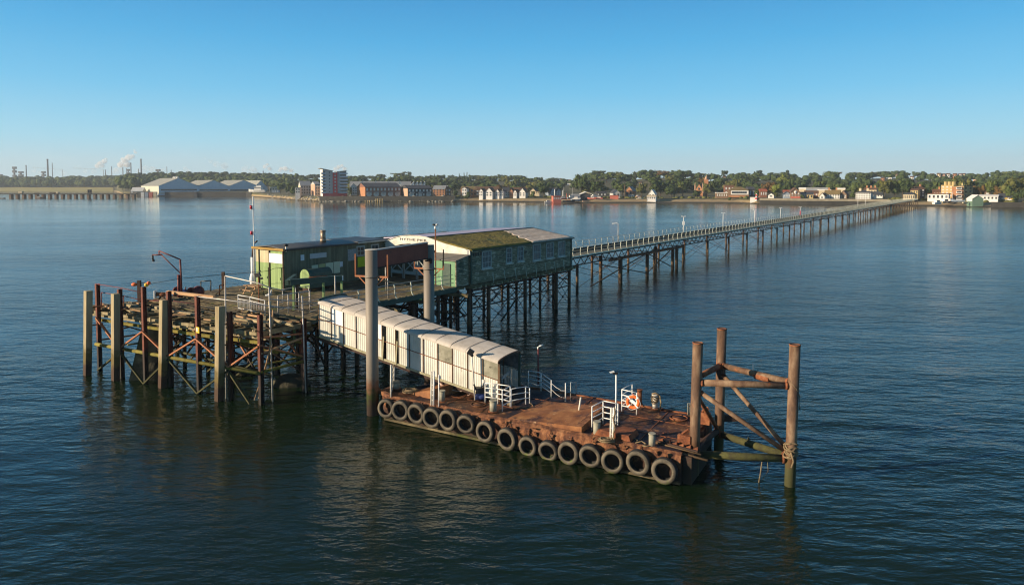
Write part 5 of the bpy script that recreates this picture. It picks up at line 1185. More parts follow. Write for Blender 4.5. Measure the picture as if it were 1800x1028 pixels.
    # ropes on deck
    def coil(px, py, r_, n, lab, th=.035, m=M_rope):
        c = up(px, py) + ZV * .03; k = MB(); pts = []
        for i in range(n * 12):
            a = 2 * math.pi * i / 12; q = r_ * (1 + .25 * math.sin(a * .37)) ; pts.append(c + Vector((math.cos(a) * q * 1.3, math.sin(a) * q, .02 + .03 * (i / 12) + .02 * math.sin(a * 3))))
        k.path(pts, th, 6); tag(k.build('rope_coil', m), lab, 'rope', 'ropes lying on the pontoon deck')
    coil(722, 690, .3, 5, 'pale rope coil on the deck right of the left bollard')
    coil(898, 712, .12, 3, 'small rope coil at the foot of the gangway railing')
    coil(1068, 777, .22, 4, 'tangled rope loops by the foot of white ladder posts')
    coil(1063, 775, .2, 3, 'loose rope loop left of the tangled loops at the ladder posts')
    pts = [up(x, y) + ZV * .04 for x, y in ((1098, 770), (1106, 774), (1113, 770), (1121, 776), (1117, 780), (1128, 777), (1136, 782), (1130, 785), (1142, 786))]
    k = MB(); k.path(pts, .035, 6); tag(k.build('rope_coil', M_rope), 'long wavy rope on deck between ladder posts and the cream bollard', 'rope', 'ropes lying on the pontoon deck')
    pts = [up(x, y) + ZV * .03 for x, y in ((932, 709), (936, 713), (938, 717), (925, 718), (917, 717), (908, 719))]
    k = MB(); k.path(pts, .03, 6); tag(k.build('rope_coil', M_rope), 'rope trailing over the deck from the railing in front of the gangway mouth', 'rope', 'ropes lying on the pontoon deck')
    # rusty chocks by the tripod
    for px, py, wd, hh, lab in ((1203, 783, .62, .52, 'rusty square guide chock at the foot of the left tripod leg'), (1238, 745, .6, .62, 'rusty guide chock in the back corner between the tripod legs')):
        p = up(px, py); k = MB(); k.boxm(p + ZV * hh / 2, DS * wd / 2, DW * .12, (0, 0, hh / 2)); k.beam(p + ZV * hh + DS * .1, p + ZV * (hh + .2) - DS * .15 + DW * .2, .14, .14); k.boxm(p + ZV * .15 + DW * .2 - DS * .2, DS * .1, DW * .2, (0, 0, .15)); tag(k.build('guide_chock', M_rust), lab, 'chock', 'rusty guide chocks on the pontoon')
    # toothed rack on the front right edge
    p, q = up(1156, 776), up(1228, 795); t = thing('toothed_rack', 'rusty toothed rack with pipes lying along the front right edge', 'rack', p); d = (q - p).normalized()
    k = MB(); k.beam(p + ZV * .06 + DW * .12, q + ZV * .06 + DW * .12, .1, .1); k.beam(p + ZV * .06 - DW * .12, q + ZV * .06 - DW * .12, .1, .1); k.build('side_bars', M_darksteel, t)
    k = MB(); n = 6; L = (q - p).length
    for i in range(n):
        a = p + d * (L * i / n); b = p + d * (L * (i + .9) / n)
        k.add([a - DW * .07 + ZV * .05, a + DW * .07 + ZV * .05, b - DW * .07 + ZV * .05, b + DW * .07 + ZV * .05, b - DW * .07 + ZV * .24, b + DW * .07 + ZV * .24], [(0, 1, 3, 2), (0, 2, 4), (1, 5, 3), (2, 3, 5, 4), (0, 4, 5, 1)])
    k.build('teeth', M_rust, t)
    k = MB(); k.tube(p - DW * .36 - ZV * .12, q - DW * .36 + d * .55 - ZV * .12, .06, 10); k.tube(p - DW * .26 + ZV * .03, q - DW * .26 + d * .2 + ZV * .03, .04, 8); k.build('pipes', M_trestle, t)
deck_items()

# ------------------------------------------------------------------ covered gangway
def gangway():
    lo = A(876.5, 702, 1.55); hi = AY(561.5, 589, 45.4)
    d = hi - lo; dh = Vector((d.x, d.y, 0)); L = dh.length; e = dh.normalized(); n = Vector((-e.y, e.x, 0))
    if n.y < 0: n = -n
    H = 2.18; Wd = 2.6
    def G(f, wv, h):   # along 0 at the lower end, across away from camera, height above the sloping floor
        p = lo + d * f + n * wv; return Vector((p.x, p.y, p.z + h))
    t = thing('covered_gangway', 'white corrugated covered gangway sloping from the pier head down to the pontoon', 'gangway', lo + d * .5)
    nb = 13; cuts = [i / nb for i in range(nb + 1)]
    slope = d.z / L
    def corr(nm, f0, f1, h0, h1, wv, m, amp=.011, lab=None):
        N_ = max(8, int((f1 - f0) * L / .021)); vs = []
        for i in range(N_ + 1):
            f = f0 + (f1 - f0) * i / N_; o = amp * math.sin(2 * math.pi * (f * L) / .155)
            vs += [G(f, wv + o, h0), G(f, wv + o, h1)]
        vs2 = [v + n * .012 for v in vs]; k = MB(); M_ = len(vs)
        fs = [(2 * i, 2 * i + 2, 2 * i + 3, 2 * i + 1) for i in range(N_)]
        k.add(vs + vs2, fs + [tuple(M_ + x for x in reversed(q)) for q in fs], True); return k.build(nm, m, t, lab)
    def flat(nm, f0, f1, h0, h1, wv, m, lab=None):
        k = MB(); k.poly([G(f0, wv, h0), G(f1, wv, h0), G(f1, wv, h1), G(f0, wv, h1)], n * .02); return k.build(nm, m, t, lab)
    mid = 1.12
    top_flat = {0: M_clearsheet, 3: M_clearsheet, 8: M_whitesign, 11: M_whitesign}
    for i in range(nb):
        f0, f1 = cuts[i] + .002, cuts[i + 1] - .002
        gap = i in (6, 7) 
        if i == 7: f1 -= .022
        if i == 6: f1 -= .016
        corr('wall_panel', f0, f1, 0, mid - .02, 0, M_corr)
        if i in top_flat: flat('window_panel', f0, f1, mid + .02, H, 0, top_flat[i], 'clear window panel' if top_flat[i] is M_clearsheet else None)
        else: corr('wall_panel', f0, f1, mid + .02, H, 0, M_corr)
        corr('back_panel', f0, f1, 1.1, H, Wd, M_corr) if i not in (0, 1) else flat('back_window', f0, f1, 1.15, H - .1, Wd, M_haziglass)
        corr('back_panel', f0, f1, -.1, 1.05, Wd, M_corr)
    for i, f in enumerate(cuts):
        k = MB(); k.beam(G(f, -.025, -.03), G(f, -.025, H), .05, .04, up=tuple(n)); k.build('frame_post', M_gframe, t)
        k = MB(); k.beam(G(f, Wd + .03, 0), G(f, Wd + .03, H), .07, .05, up=tuple(n)); k.build('frame_post', M_gframe, t)
    for f in (cuts[7] - .006, cuts[8] - .006):
        k = MB(); k.beam(G(f + .002, -.09, -.1), G(f - .004, -.05, mid + .3), .10, .02, up=tuple(n)); k.build('loose_strip', M_gsill, t)
    for h, m, w_ in ((mid, M_rust, .03), (-.06, M_gsill, .13)):
        k = MB(); k.beam(G(0, -.03, h), G(1, -.03, h), .05, w_); k.build('horizontal_rail', m, t)
    # arched roof
    na = 18; rise = .25
    def arc(j):
        a = math.pi * j / na; wv = Wd / 2 - (Wd / 2 + .12) * math.cos(a); h = H - .02 + rise * math.sin(a) ** .55; return wv, h
    for i in range(nb):
        f0, f1 = cuts[i], cuts[i + 1] + (.004 if i < nb - 1 else 0); N_ = 72; vs = []
        for j in range(N_ + 1):
            a = math.pi * j / N_; wv = Wd / 2 - (Wd / 2 + .12) * math.cos(a); h = H - .02 + rise * math.sin(a) ** .55
            o = (.016 if j % 2 else -.016) + (.006 if i % 2 else 0)
            for f in (f0, f1): vs.append(G(f, wv, h + o + (.012 if f == f1 else 0)))
        M_ = len(vs); vs2 = [v - ZV * .012 for v in vs]; k = MB(); fs = [(2 * j, 2 * j + 1, 2 * j + 3, 2 * j + 2) for j in range(N_)]
        k.add(vs + vs2, fs + [tuple(M_ + x for x in reversed(q)) for q in fs], False); k.build('roof_sheet', M_corrroof, t)
        k = MB(); k.path([G(f1, *arc(j)) + ZV * .02 for j in range(na + 1)], .018, 4); k.build('roof_seam', M_gframe, t)
    k = MB(); k.path([G(-.004, *arc(j)) - ZV * .02 for j in range(na + 1)], .05, 6); k.build('mouth_arch', M_gframe, t)
    for wv in (-.02, Wd + .02):
        k = MB(); k.beam(G(-.004, wv, -.1), G(-.004, wv, H), .12, .1, up=tuple(n)); k.build('mouth_post', M_green if wv > 1 else M_gframe, t)
    k = MB(); k.poly([G(0, .05, -.02), G(1, .05, -.02), G(1, Wd - .05, -.02), G(0, Wd - .05, -.02)], -ZV * .12); k.build('floor', M_darksteel, t)
    for wv in (.2, Wd - .2):
        k = MB(); k.beam(G(0, wv, -.26), G(1, wv, -.26), .14, .2); k.build('floor_girder', M_darksteel, t)
    # upper hood
    k = MB(); k.path([G(1.0, *arc(j)) + ZV * .04 for j in range(2, na + 1)], .09, 6); k.build('upper_hood', M_green, t)
    # inside frame in the mouth
    k = MB(); a, b, c = G(.01, .55, .0), G(.02, 1.0, 1.0), G(.02, 1.9, 1.15)
    k.tube(a, b, .025, 6); k.tube(b, c, .03, 6); k.tube(c, G(.01, 2.0, 0), .025, 6); k.tube(G(.01, 1.2, 0), b.lerp(c, .4), .02, 6); k.boxm(b.lerp(c, .45) - ZV * .05, (c - b) * .4, Vector((.02, .01, 0)), (0, 0, .09)); tag(k.build('folding_gate', M_galv), 'grey tube gate frame standing inside the dark mouth of the gangway', 'gate')
    # landing flap under mouth
    k = MB(); k.poly([G(0, .1, -.05), G(0, Wd - .1, -.05), G(0, Wd - .1, -.05) - e * 1.1 - ZV * .1, G(0, .1, -.05) - e * 1.1 - ZV * .1], ZV * .05); k.build('landing_flap', M_darksteel, t)
gangway()

# ------------------------------------------------------------------ tripod dolphin
def tripod():
    p1 = Vector((8.75, 32.45, 0)); p2 = Vector((10.95, 35.6, 0)); p3 = A(1386.6, 853, 0)
    t = thing('tripod_dolphin', 'rusty steel tripod dolphin of three piles joined by beams at the pontoon end', 'dolphin', (p1 + p2 + p3) / 3)
    tops = [AY(1226.8, 602.5, p1.y), AY(1269, 578, p2.y), AY(1397.5, 606, p3.y)]
    def at(p, tp, z): return Vector((p.x, p.y, 0)).lerp(Vector((tp.x, tp.y, tp.z)), z / tp.z)
    L = [p1, p2, p3]
    for p, tp in zip(L, tops):
        k = MB(); k.tube(p - ZV * 3, tp, .245, 24); k.build('leg', M_tripod, t)
        k = MB(); k.revolve([(.20, 0), (.26, 0), (.26, .05), (.20, .05)], tp - ZV * .03, ZV, 22); k.build('leg_cap', M_rust, t)
    def on(i, px, py):
        z = AY(px, py, L[i].y).z; return at(L[i], tops[i], z)
    def bm(q, r, rad, m=M_tripod, nm='cross_tube'):
        k = MB(); k.tube(q, r, rad, 16); k.build(nm, m, t); d_ = (r - q).normalized(); k = MB(); k.tube(q + d_ * .22, q + d_ * .34, rad * 1.16, 16); k.tube(r - d_ * .34, r - d_ * .22, rad * 1.16, 16); k.build('weld_collar', M_rust, t)
    A1_, B1 = on(0, 1226, 672), on(2, 1395, 678)
    bm(A1_, B1, .16)
    C1 = on(1, 1270, 642); bm(C1, on(2, 1394, 673), .155); bm(on(0, 1227, 664), C1, .15, M_rust)
    k = MB(); d = (B1 - C1).normalized(); q = C1.lerp(B1, .52); k.tube(q, C1.lerp(B1, .72), .185, 16); k.build('tube_sleeve', M_rust, t)
    q = C1.lerp(B1, .48); k = MB(); k.tube(q, q + ZV * .55, .05, 8); k.build('stub', M_whitewood, t)
    k = MB(); q = C1 - ZV * .5; k.poly([C1 + ZV * .05, C1 + (A1_ - C1).normalized() * .9 - ZV * .1, q - ZV * .25 + (A1_ - C1).normalized() * .25, q - ZV * .3], V2 * .03); k.build('gusset', M_darksteel, t)
    foot = on(2, 1387, 798)
    bm(on(0, 1228, 684), foot, .11); bm(on(1, 1268, 654), foot + ZV * .1, .11)
    bm(on(0, 1229, 692), on(1, 1262, 757), .11, M_rust, 'brace')
    low = on(2, 1386, 806); bm(on(0, 1222, 798), low, .18, M_weedsteel, 'low_tube'); bm(on(1, 1265, 762), low + ZV * .1, .18, M_weedsteel, 'low_tube')
    bm(on(0, 1224, 790), on(1, 1264, 755), .15, M_darksteel, 'low_tube')
    k = MB(); q = on(1, 1265, 762).lerp(low, .45); k.tube(q, q + ZV * .35, .05, 8); k.build('stub', M_weedsteel, t)
    q = on(1, 1268, 735); k = MB(); k.boxm(q + Vector((.55, .1, 0)), (.4, 0, 0), (0, .16, 0), (0, 0, .16)); k.build('bracket', M_darksteel, t)
    # rope wound round the right leg
    k = MB(); rg = random.Random(9)
    for j in range(9):
        zc = foot.z - .1 + .07 * j; q = at(p3, tops[2], zc); ph = rg.uniform(0, 6)
        k.path([q + Vector((math.cos(a) * (.27 + .06 * math.sin(a * 2 + ph)), math.sin(a) * (.27 + .06 * math.sin(a * 3 + ph)), .14 * math.sin(a + ph))) for a in [2 * math.pi * x / 16 for x in range(17)]], .042, 6)
    k.path([at(p3, tops[2], foot.z + .2) + Vector((-.1, -.3, 0)), at(p3, tops[2], foot.z - .2) + Vector((.02, -.36, 0)), at(p3, tops[2], foot.z - .5) + Vector((-.06, -.34, 0))], .045, 6)
    tag(k.build('rope_turns', M_rope), 'thick bundle of old rope wound round the right tripod leg', 'rope')
    k = MB(); q = at(p3, tops[2], 5.0); k.path([q + Vector((-.25, -.1, 0)), q + Vector((0, -.28, -.3)), q + Vector((.26, -.1, -.7)), q + Vector((.32, 0, -1.1)), q + Vector((.3, 0, -1.4))], .018, 5); tag(k.build('loose_line', M_rope), 'thin loose line looped on the right tripod leg below the upper tubes', 'rope')
    q = on(0, 1222, 798).lerp(low, .72) - ZV * .15; k = MB(); k.path([q, q + Vector((-.06, 0, -.6)), q + Vector((-.14, 0, -1.1))], .03, 6); k.path([q + Vector((.25, 0, 0)), q + Vector((.3, 0, -.5)), q + Vector((.05, 0, -.9))], .02, 5); tag(k.build('hanging_rope', M_rope), 'short frayed rope hanging from the lowest tripod tube', 'rope')
tripod()
# ------------------------------------------------------------------ far shore
def interp(tab, x):
    if x <= tab[0][0]: return tab[0][1]
    for (x0, y0), (x1, y1) in zip(tab[:-1], tab[1:]):
        if x <= x1: return y0 + (y1 - y0) * (x - x0) / (x1 - x0)
    return tab[-1][1]
SHORE = [(-400, 1460), (-100, 1460), (205, 1430), (218, 930), (240, 890), (440, 870), (475, 760), (520, 640), (560, 592), (640, 588), (800, 590), (880, 575), (960, 560), (1060, 540), (1150, 545), (1250, 535), (1330, 520), (1400, 505), (1500, 488), (1580, 470), (1640, 458), (1720, 440), (1800, 425), (2200, 380)]
EDGE = [(-400, 3), (205, 3), (215, 5.6), (440, 5.4), (480, 3.6), (560, 4.2), (800, 4.4), (820, 3.4), (1060, 3.2), (1150, 3), (1290, 3.4), (1330, 4.1), (1560, 4.1), (1640, 3), (1690, 2.6), (1800, 3.0), (2200, 3)]
EW = [(-400, 60), (205, 60), (216, 2), (440, 2), (480, 30), (560, 16), (640, 9), (800, 9), (830, 34), (1050, 30), (1100, 26), (1290, 34), (1330, 7), (1560, 7), (1630, 20), (1800, 18), (2200, 18)]
SKYL = [(-400, 311), (0, 312), (100, 311.5), (200, 311), (300, 307), (330, 305), (500, 307), (560, 305), (640, 306), (690, 302), (705, 300), (725, 306), (790, 306), (890, 305), (960, 309), (1000, 311), (1020, 305), (1040, 301), (1060, 296.5), (1100, 302), (1135, 296), (1175, 295), (1210, 296.5), (1235, 302), (1300, 300.5), (1380, 300), (1400, 304), (1430, 300), (1456, 299), (1490, 301), (1540, 298), (1600, 297), (1640, 302), (1660, 298.5), (1700, 303), (1730, 302), (1755, 297), (1800, 298), (2200, 297)]
def pxof(X, Y): return 900 + F * X / Y
HILLT = [(-400, 500), (205, 500), (480, 900), (800, 800), (1000, 650), (1150, 420), (1400, 560), (1800, 620), (2200, 620)]
def hill_h(px):
    Y = interp(SHORE, px) + interp(HILLT, px)
    return max(6.0, CAMZ + (326.1 - interp(SKYL, px)) * Y / F - 14.0)
def ground(X, Y):
    px = pxof(X, Y); t = Y - interp(SHORE, px); ew = interp(EW, px); e = interp(EDGE, px)
    if t < 0: return -2.0
    if t < ew: return -0.4 + (e + .4) * (t / ew)
    if t < 90: return e + (t - ew) / 90 * 1.0
    T = interp(HILLT, px); h = hill_h(px)
    if t < T: u = (t - 90) / (T - 90); u = u * u * (3 - 2 * u); return e + .9 + (h - e - .9) * u
    return h
def land():
    cols = list(range(-400, 2201, 10)) + [206, 208, 212, 214, 216, 222, 226]; cols = sorted(set(cols)); ts = [-6, 0, .25, .5, .75, 1.0, 30, 60, 90, 130, 180, 240, 300, 380, 460, 560, 680, 800, 1000, 1400, 2200, 3600]
    vs = []
    for px in cols:
        ys = interp(SHORE, px); ew = interp(EW, px)
        for t in ts:
            tt = t if t < 0 else (t * ew if t <= 1 else ew + t)
            Y = ys + tt; X = (px - 900) / F * Y; z = ground(X, Y + (1e-4 if t == 0 else 0))
            if t == -6: z = -2.2
            if 0 < t < 1: z += rng.uniform(-.25, .25)
            vs.append((X, Y, z))
    n = len(ts); k = MB(); k.add(vs, [(i * n + j, (i + 1) * n + j, (i + 1) * n + j + 1, i * n + j + 1) for i in range(len(cols) - 1) for j in range(n - 1)], False)
    g = mat('shore_ground', [(0.3, (0.05, 0.055, 0.022)), (0.5, (0.08, 0.075, 0.03)), (0.7, (0.11, 0.095, 0.05))], 0.03, 0.95, detail=8, tide_or_shade=[(2.9, .8, (0.34, 0.25, 0.13)), (1.3, .6, (0.12, 0.09, 0.05)), (.7, .4, (0.025, 0.024, 0.014))])
    structure(k.build('land', g, org=(0, 0, 0)), 'low shore and wooded hillside across the water')
    # marsh
    k = MB(); c2 = list(range(-400, 206, 15)); vs = []
    for px in c2:
        for t in (8, 60, 130, 220): Y = interp(SHORE, px) + t; X = (px - 900) / F * Y; vs.append((X, Y, ground(X, Y) + .25 + (1.0 if t > 50 else 0)))
    k.add(vs, [(i * 4 + j, (i + 1) * 4 + j, (i + 1) * 4 + j + 1, i * 4 + j + 1) for i in range(len(c2) - 1) for j in range(3)]); o = k.build('marsh_grass', mat('yellow_marsh_grass', [(0.3, (.26, .22, .06)), (0.7, (.36, .30, .09))], .02, .95), org=(0, 0, 0)); tag(o, 'strip of yellow green marsh grass below the far wood', 'marsh', kind='stuff')
land()
def wall_strip(nm, lab, cat, px0, px1, t0, h0, h1, m, step=12, th=.8):
    k = MB(); pts = []; px = px0
    while px < px1: pts.append(px); px += step
    pts.append(px1); vs = []
    for px in pts:
        Y = interp(SHORE, px) + t0; X = (px - 900) / F * Y; d = Vector((X, Y, 0)).normalized()
        for z, o in ((h0, 0), (h1, 0), (h1, th), (h0, th)): vs.append((X + d.x * o, Y + d.y * o, z))
    k.add(vs, [(i * 4 + j, (i + 1) * 4 + j, (i + 1) * 4 + (j + 1) % 4, i * 4 + (j + 1) % 4) for i in range(len(pts) - 1) for j in range(4)]); return tag(k.build(nm, m), lab, cat)
M_quay = mat('dark_quay_wall', [(0.3, (.02, .02, .018)), (0.7, (.045, .042, .036))], .2, .9)
M_seaw = mat('stone_sea_wall', [(0.3, (.04, .038, .032)), (0.7, (.10, .093, .075))], .5, .95, detail=9)
M_prom = mat('promenade_wall', [(0.3, (.16, .14, .10)), (0.7, (.26, .23, .17))], .3, .9)
M_rock = mat('shore_rock', [(0.3, (.13, .12, .10)), (0.7, (.30, .28, .23))], .6, .95)
wall_strip('quay_wall', 'dark quay wall under the row of big grey warehouses', 'wall', 217, 442, -.5, -1, 5.7, M_quay)
wall_strip('sea_wall', 'dark stone sea wall below the apartment tower and brick blocks', 'wall', 562, 800, 1.5, -1, 4.6, M_seaw)
wall_strip('promenade_wall', 'pale topped promenade wall on dark piles in front of the seafront cottages', 'wall', 1335, 1565, -.3, 2.6, 4.3, M_prom)
wall_strip('timber_revetment', 'dark timber revetment under the pale promenade wall', 'wall', 1335, 1565, .4, -1, 2.6, M_quay)
wall_strip('slip_wall', 'dark wall of the slipway at the right edge of the shore', 'wall', 1742, 1830, 3, -1, 3.4, M_quay)
def rocks():
    k = MB(); rg = random.Random(8)
    for i in range(260):
        px = rg.uniform(472, 800); Y = interp(SHORE, px) + rg.uniform(0, interp(EW, px)); X = (px - 900) / F * Y; s = rg.uniform(.5, 1.3); k.blob((X, Y, ground(X, Y) + .1), s * 1.3, s, s * .7, 6, 4, .25, rg)
    tag(k.build('rock_armour', M_rock), 'grey rock armour along the shore by the apartment tower', 'rocks', kind='stuff')
rocks()
# ---------------------------------------------------------- buildings
def bm_(name, a, b, **kw): return mat(name, [(0.3, a), (0.7, b)], kw.pop('s', .3), kw.pop('r', .8), **kw)
WM = {'white': bm_('white_render', (.60, .58, .54), (.70, .68, .64)), 'cream': bm_('cream_render', (.48, .40, .26), (.58, .49, .33)), 'orange': bm_('orange_brick', (.34, .15, .07), (.44, .21, .10)),
      'brick': bm_('dark_brick', (.16, .07, .045), (.23, .10, .06)), 'grey': bm_('grey_render', (.40, .40, .37), (.48, .48, .45)), 'peach': bm_('peach_render', (.46, .28, .18), (.54, .34, .23)), 'shed': bm_('grey_blue_cladding', (.46, .53, .60), (.54, .61, .67)),
      'shed_lit': bm_('sunlit_cladding', (.46, .45, .36), (.54, .53, .44)), 'tan': bm_('tan_brick', (.42, .31, .13), (.52, .40, .19)), 'red': bm_('bright_red_render', (.62, .07, .075), (.68, .09, .09)), 'pink': bm_('red_hull_paint', (.44, .11, .075), (.52, .15, .10)), 'green': bm_('dull_green_cladding', (.10, .17, .12), (.14, .22, .16)), 'blue': bm_('blue_grey_cladding', (.20, .25, .31), (.26, .31, .37)), 'dark': bm_('dark_cladding', (.035, .034, .036), (.06, .058, .06)), 'brown': bm_('brown_render', (.16, .10, .06), (.22, .14, .085))}
RM = {'slate': bm_('dark_slate_roof', (.035, .038, .048), (.06, .064, .075)), 'brown': bm_('brown_tile_roof', (.10, .055, .032), (.15, .08, .045)), 'olive': bm_('olive_mossy_tile_roof', (.15, .11, .045), (.21, .15, .06)), 'grey': bm_('grey_metal_roof', (.20, .21, .22), (.27, .28, .29)), 'shed': bm_('warm_grey_sheet_roof', (.25, .25, .22), (.32, .32, .28)), 'red': bm_('red_tile_roof', (.30, .08, .045), (.38, .11, .06)), 'white': WM['white'], 'dark': WM['dark'], 'pale': bm_('pale_sheet_roof', (.55, .53, .48), (.64, .62, .57)), 'tan': WM['tan'], 'cream': WM['cream']}
M_win = mat('far_window_glass', [(0.3, (.02, .025, .03)), (0.7, (.05, .055, .06))], .5, .15, spec=.6)
M_winl = mat('far_white_window', [(0.3, (.5, .5, .47)), (0.7, (.6, .6, .57))], .5, .4)
BUILT = []
def EX(P): return P(1, 0, 0) - P(0, 0, 0)
def EY(P): return P(0, 1, 0) - P(0, 0, 0)
def house(lab, px0, px1, yb, ye, yr, Y, yaw=0, depth=10, roof='side', wall='white', rf='brown', win=(0, 0), cat='house', name=None, grp=None, chim=0, left=None, door=False, winm=None, side=None, ov=.35, frontm=None, wz=(.25, .8)):
    """front face from photo column px0 to px1; Y distance of the left front corner; heights from photo rows"""
    if px0 > 1000: yaw -= math.degrees(math.atan((px0 - 900) / F)) * .97     # the town turns to follow the bay
    th = R(yaw); e = Vector((math.cos(th), math.sin(th), 0)); n = Vector((-e.y, e.x, 0))
    r0, r1 = (px0 - 900) / F, (px1 - 900) / F
    p = Vector((r0 * Y, Y, 0)); W = (r1 * Y - p.x) / (e.x - r1 * e.y)
    sc = Y / F; zb = CAMZ - (yb - 326.1) * sc; ze = CAMZ - (ye - 326.1) * sc; zr = CAMZ - (yr - 326.1) * sc
    if left is not None:
        rl = (left - 900) / F; depth = (rl * p.y - p.x) / (n.x - rl * n.y); depth = max(4, min(depth, 90))
    def P(a, b, z): return Vector((p.x, p.y, 0)) + e * a + n * b + ZV * z
    base = min(zb, ground(*P(W / 2, depth / 2, 0).xy) - .2) - 1.5
    t = thing(name or cat.replace(' ', '_'), lab, cat, P(W / 2, depth / 2, zb), grp)
    k = MB(); D = depth
    def prism(pts, d0, d1, along):
        pass
    if roof == 'front':       # gable faces the water
        pr = [(0, base), (W, base), (W, ze), (W / 2, zr), (0, ze)]; k.poly([P(a, 0, z) for a, z in pr], n * D)
    elif roof == 'side':
        pr = [(0, base), (D, base), (D, ze), (D / 2, zr), (0, ze)]; k.poly([P(0, b, z) for b, z in pr], e * W)
    elif roof == 'mono':
        pr = [(0, base), (D, base), (D, ze), (0, zr)]; k.poly([P(0, b, z) for b, z in pr], e * W)
    elif roof == 'slant':
        pr = [(0, base), (W, base), (W, zr), (0, ze)]; k.poly([P(a, 0, z) for a, z in pr], n * D)
    else: k.poly([P(0, 0, base), P(W, 0, base), P(W, D, base), P(0, D, base)], ZV * (ze - base))
    wo = k.build('wall', WM[wall], t)
    if frontm: k = MB(); k.poly([P(.05, -.12, zb), P(W - .05, -.12, zb), P(W - .05, -.12, ze - .1), P(.05, -.12, ze - .1)], n * .1); k.build('front_face', WM[frontm], t)
    if side: k = MB(); k.poly([P(-.12, .05, zb), P(-.12, D - .05, zb), P(-.12, D - .05, ze - .1), P(-.12, .05, ze - .1)], e * .1); k.build('side_face', WM[side], t)
    k = MB(); h = .25; up = ZV * h; o = ov
    if roof == 'front':
        for s in (0, 1):
            a0 = -o if s == 0 else W + o; zz = ze - o * (zr - ze) / (W / 2)
            k.poly([P(a0, -o, zz), P(W / 2, -o, zr), P(W / 2, D + o, zr), P(a0, D + o, zz)], up)
    elif roof == 'side':
        zz = ze - o * (zr - ze) / (D / 2)
        k.poly([P(-o, -o, zz), P(W + o, -o, zz), P(W + o, D / 2, zr), P(-o, D / 2, zr)], up); k.poly([P(-o, D + o, zz), P(W + o, D + o, zz), P(W + o, D / 2, zr), P(-o, D / 2, zr)], up)
    elif roof == 'hip':
        i = min(D / 2, W * .35); A_, B_, C_, E_ = P(-o, -o, ze), P(W + o, -o, ze), P(W + o, D + o, ze), P(-o, D + o, ze); R1, R2 = P(i, D / 2, zr), P(W - i, D / 2, zr)
        k.add([A_, B_, C_, E_, R1, R2], [(0, 1, 5, 4), (1, 2, 5), (2, 3, 4, 5), (3, 0, 4), (3, 2, 1, 0)])
    elif roof == 'mono': k.poly([P(-o, -o, zr + .02), P(W + o, -o, zr + .02), P(W + o, D + o, ze), P(-o, D + o, ze)], up)
    elif roof == 'slant': k.poly([P(-o, -o, ze + .02), P(W + o, -o, zr + .02), P(W + o, D + o, zr + .02), P(-o, D + o, ze + .02)], up)
    else: k.poly([P(-.2, -.2, ze), P(W + .2, -.2, ze), P(W + .2, D + .2, ze), P(-.2, D + .2, ze)], ZV * max(.3, zr - ze))
    ro = k.build('roof', RM[rf], t)
    for c in range(chim):
        f = (c + .5) / chim if chim > 1 else .82; q = P(W * f, D / 2, zr); k = MB(); k.boxm(q + ZV * .6, e * .5, n * .4, ZV * 1.3); k.build('chimney', WM['orange' if wall != 'tan' else 'tan'], ro)
    nx, ny = win; hh = (ze - zb) / max(ny, 1)
    for j in range(ny):
        for i in range(nx):
            cw = W / nx; k = MB(); w_ = cw * .42 / 1.0; c = P(cw * (i + .5), -.16 if frontm else -.03, zb + hh * (j + (wz[0] + wz[1]) / 2)); k.boxm(c, e * w_ / 2 * 1.1, n * .05, ZV * hh * (wz[1] - wz[0]) / 2); wo_ = k.build('window', winm or (M_win if wall in ('white', 'cream', 'peach', 'orange', 'tan', 'grey', 'shed_lit') else M_winl), t)
    if door: k = MB(); k.boxm(P(W * .5, -.04, zb + 1.1), e * .6, n * .06, ZV * 1.1); k.build('door', WM['dark'], t)
    BUILT.append(((left or px0), px1, yr, yb, Y)); return t, P, W, D, zb, ze, zr
# warehouses
WG = 'big gabled warehouses on the quay'
def whouse(lab, px0, px1, ye, yr, Y, **kw):
    t, P, W, D, zb, ze, zr = house(lab, px0, px1, 341.5, ye, yr, Y, yaw=43, roof='front', wall='shed', rf='shed', cat='warehouse', grp=WG, side='shed_lit', **kw)  # sunlit yellow side and shaded blue grey gable are painted into the cladding
    k = MB(); k.boxm(P(W * .5, -.15, zb + 5.6), (P(W, 0, 0) - P(0, 0, 0)) * .46, Vector((.1, -.1, 0)), ZV * .9); k.build('window_band', M_win, t)
    k = MB(); k.boxm(P(W * .5, -.12, zb + 1.2), (P(W, 0, 0) - P(0, 0, 0)) * .49, Vector((.1, -.1, 0)), ZV * 1.2); k.build('plinth', WM['grey'], t)
    return t, P, W, D, zr
t, P, W, D, zr = whouse('leftmost warehouse, its long side painted in sunlit yellow', 280, 349, 327, 313, 880, left=249)
for i in range(3):
    k = MB(); k.blob(P(W * .5, 4 + 7 * i, zr + .6), 2.0, 2.0, 1.4, 10, 7); k.build('roof_vent', WM['white'], t)
whouse('second warehouse from left, between two grey gables', 349, 403, 327.5, 316.8, 915, depth=70)
whouse('third warehouse from left, behind the white motor yacht', 403, 455, 327.5, 316.8, 945, depth=70)
whouse('rightmost warehouse, half hidden behind the third grey gable', 447, 471, 330, 317.5, 1000, depth=60)
house('small white office building right of the warehouses', 474, 488, 337, 330, 329, 900, 20, 12, 'flat', 'cream', 'pale', (3, 1), 'building')
house('low blue grey cabin right of the warehouses by the water', 478, 491, 339, 334, 333.5, 880, 10, 8, 'flat', 'blue', 'grey', (3, 1), 'cabin')
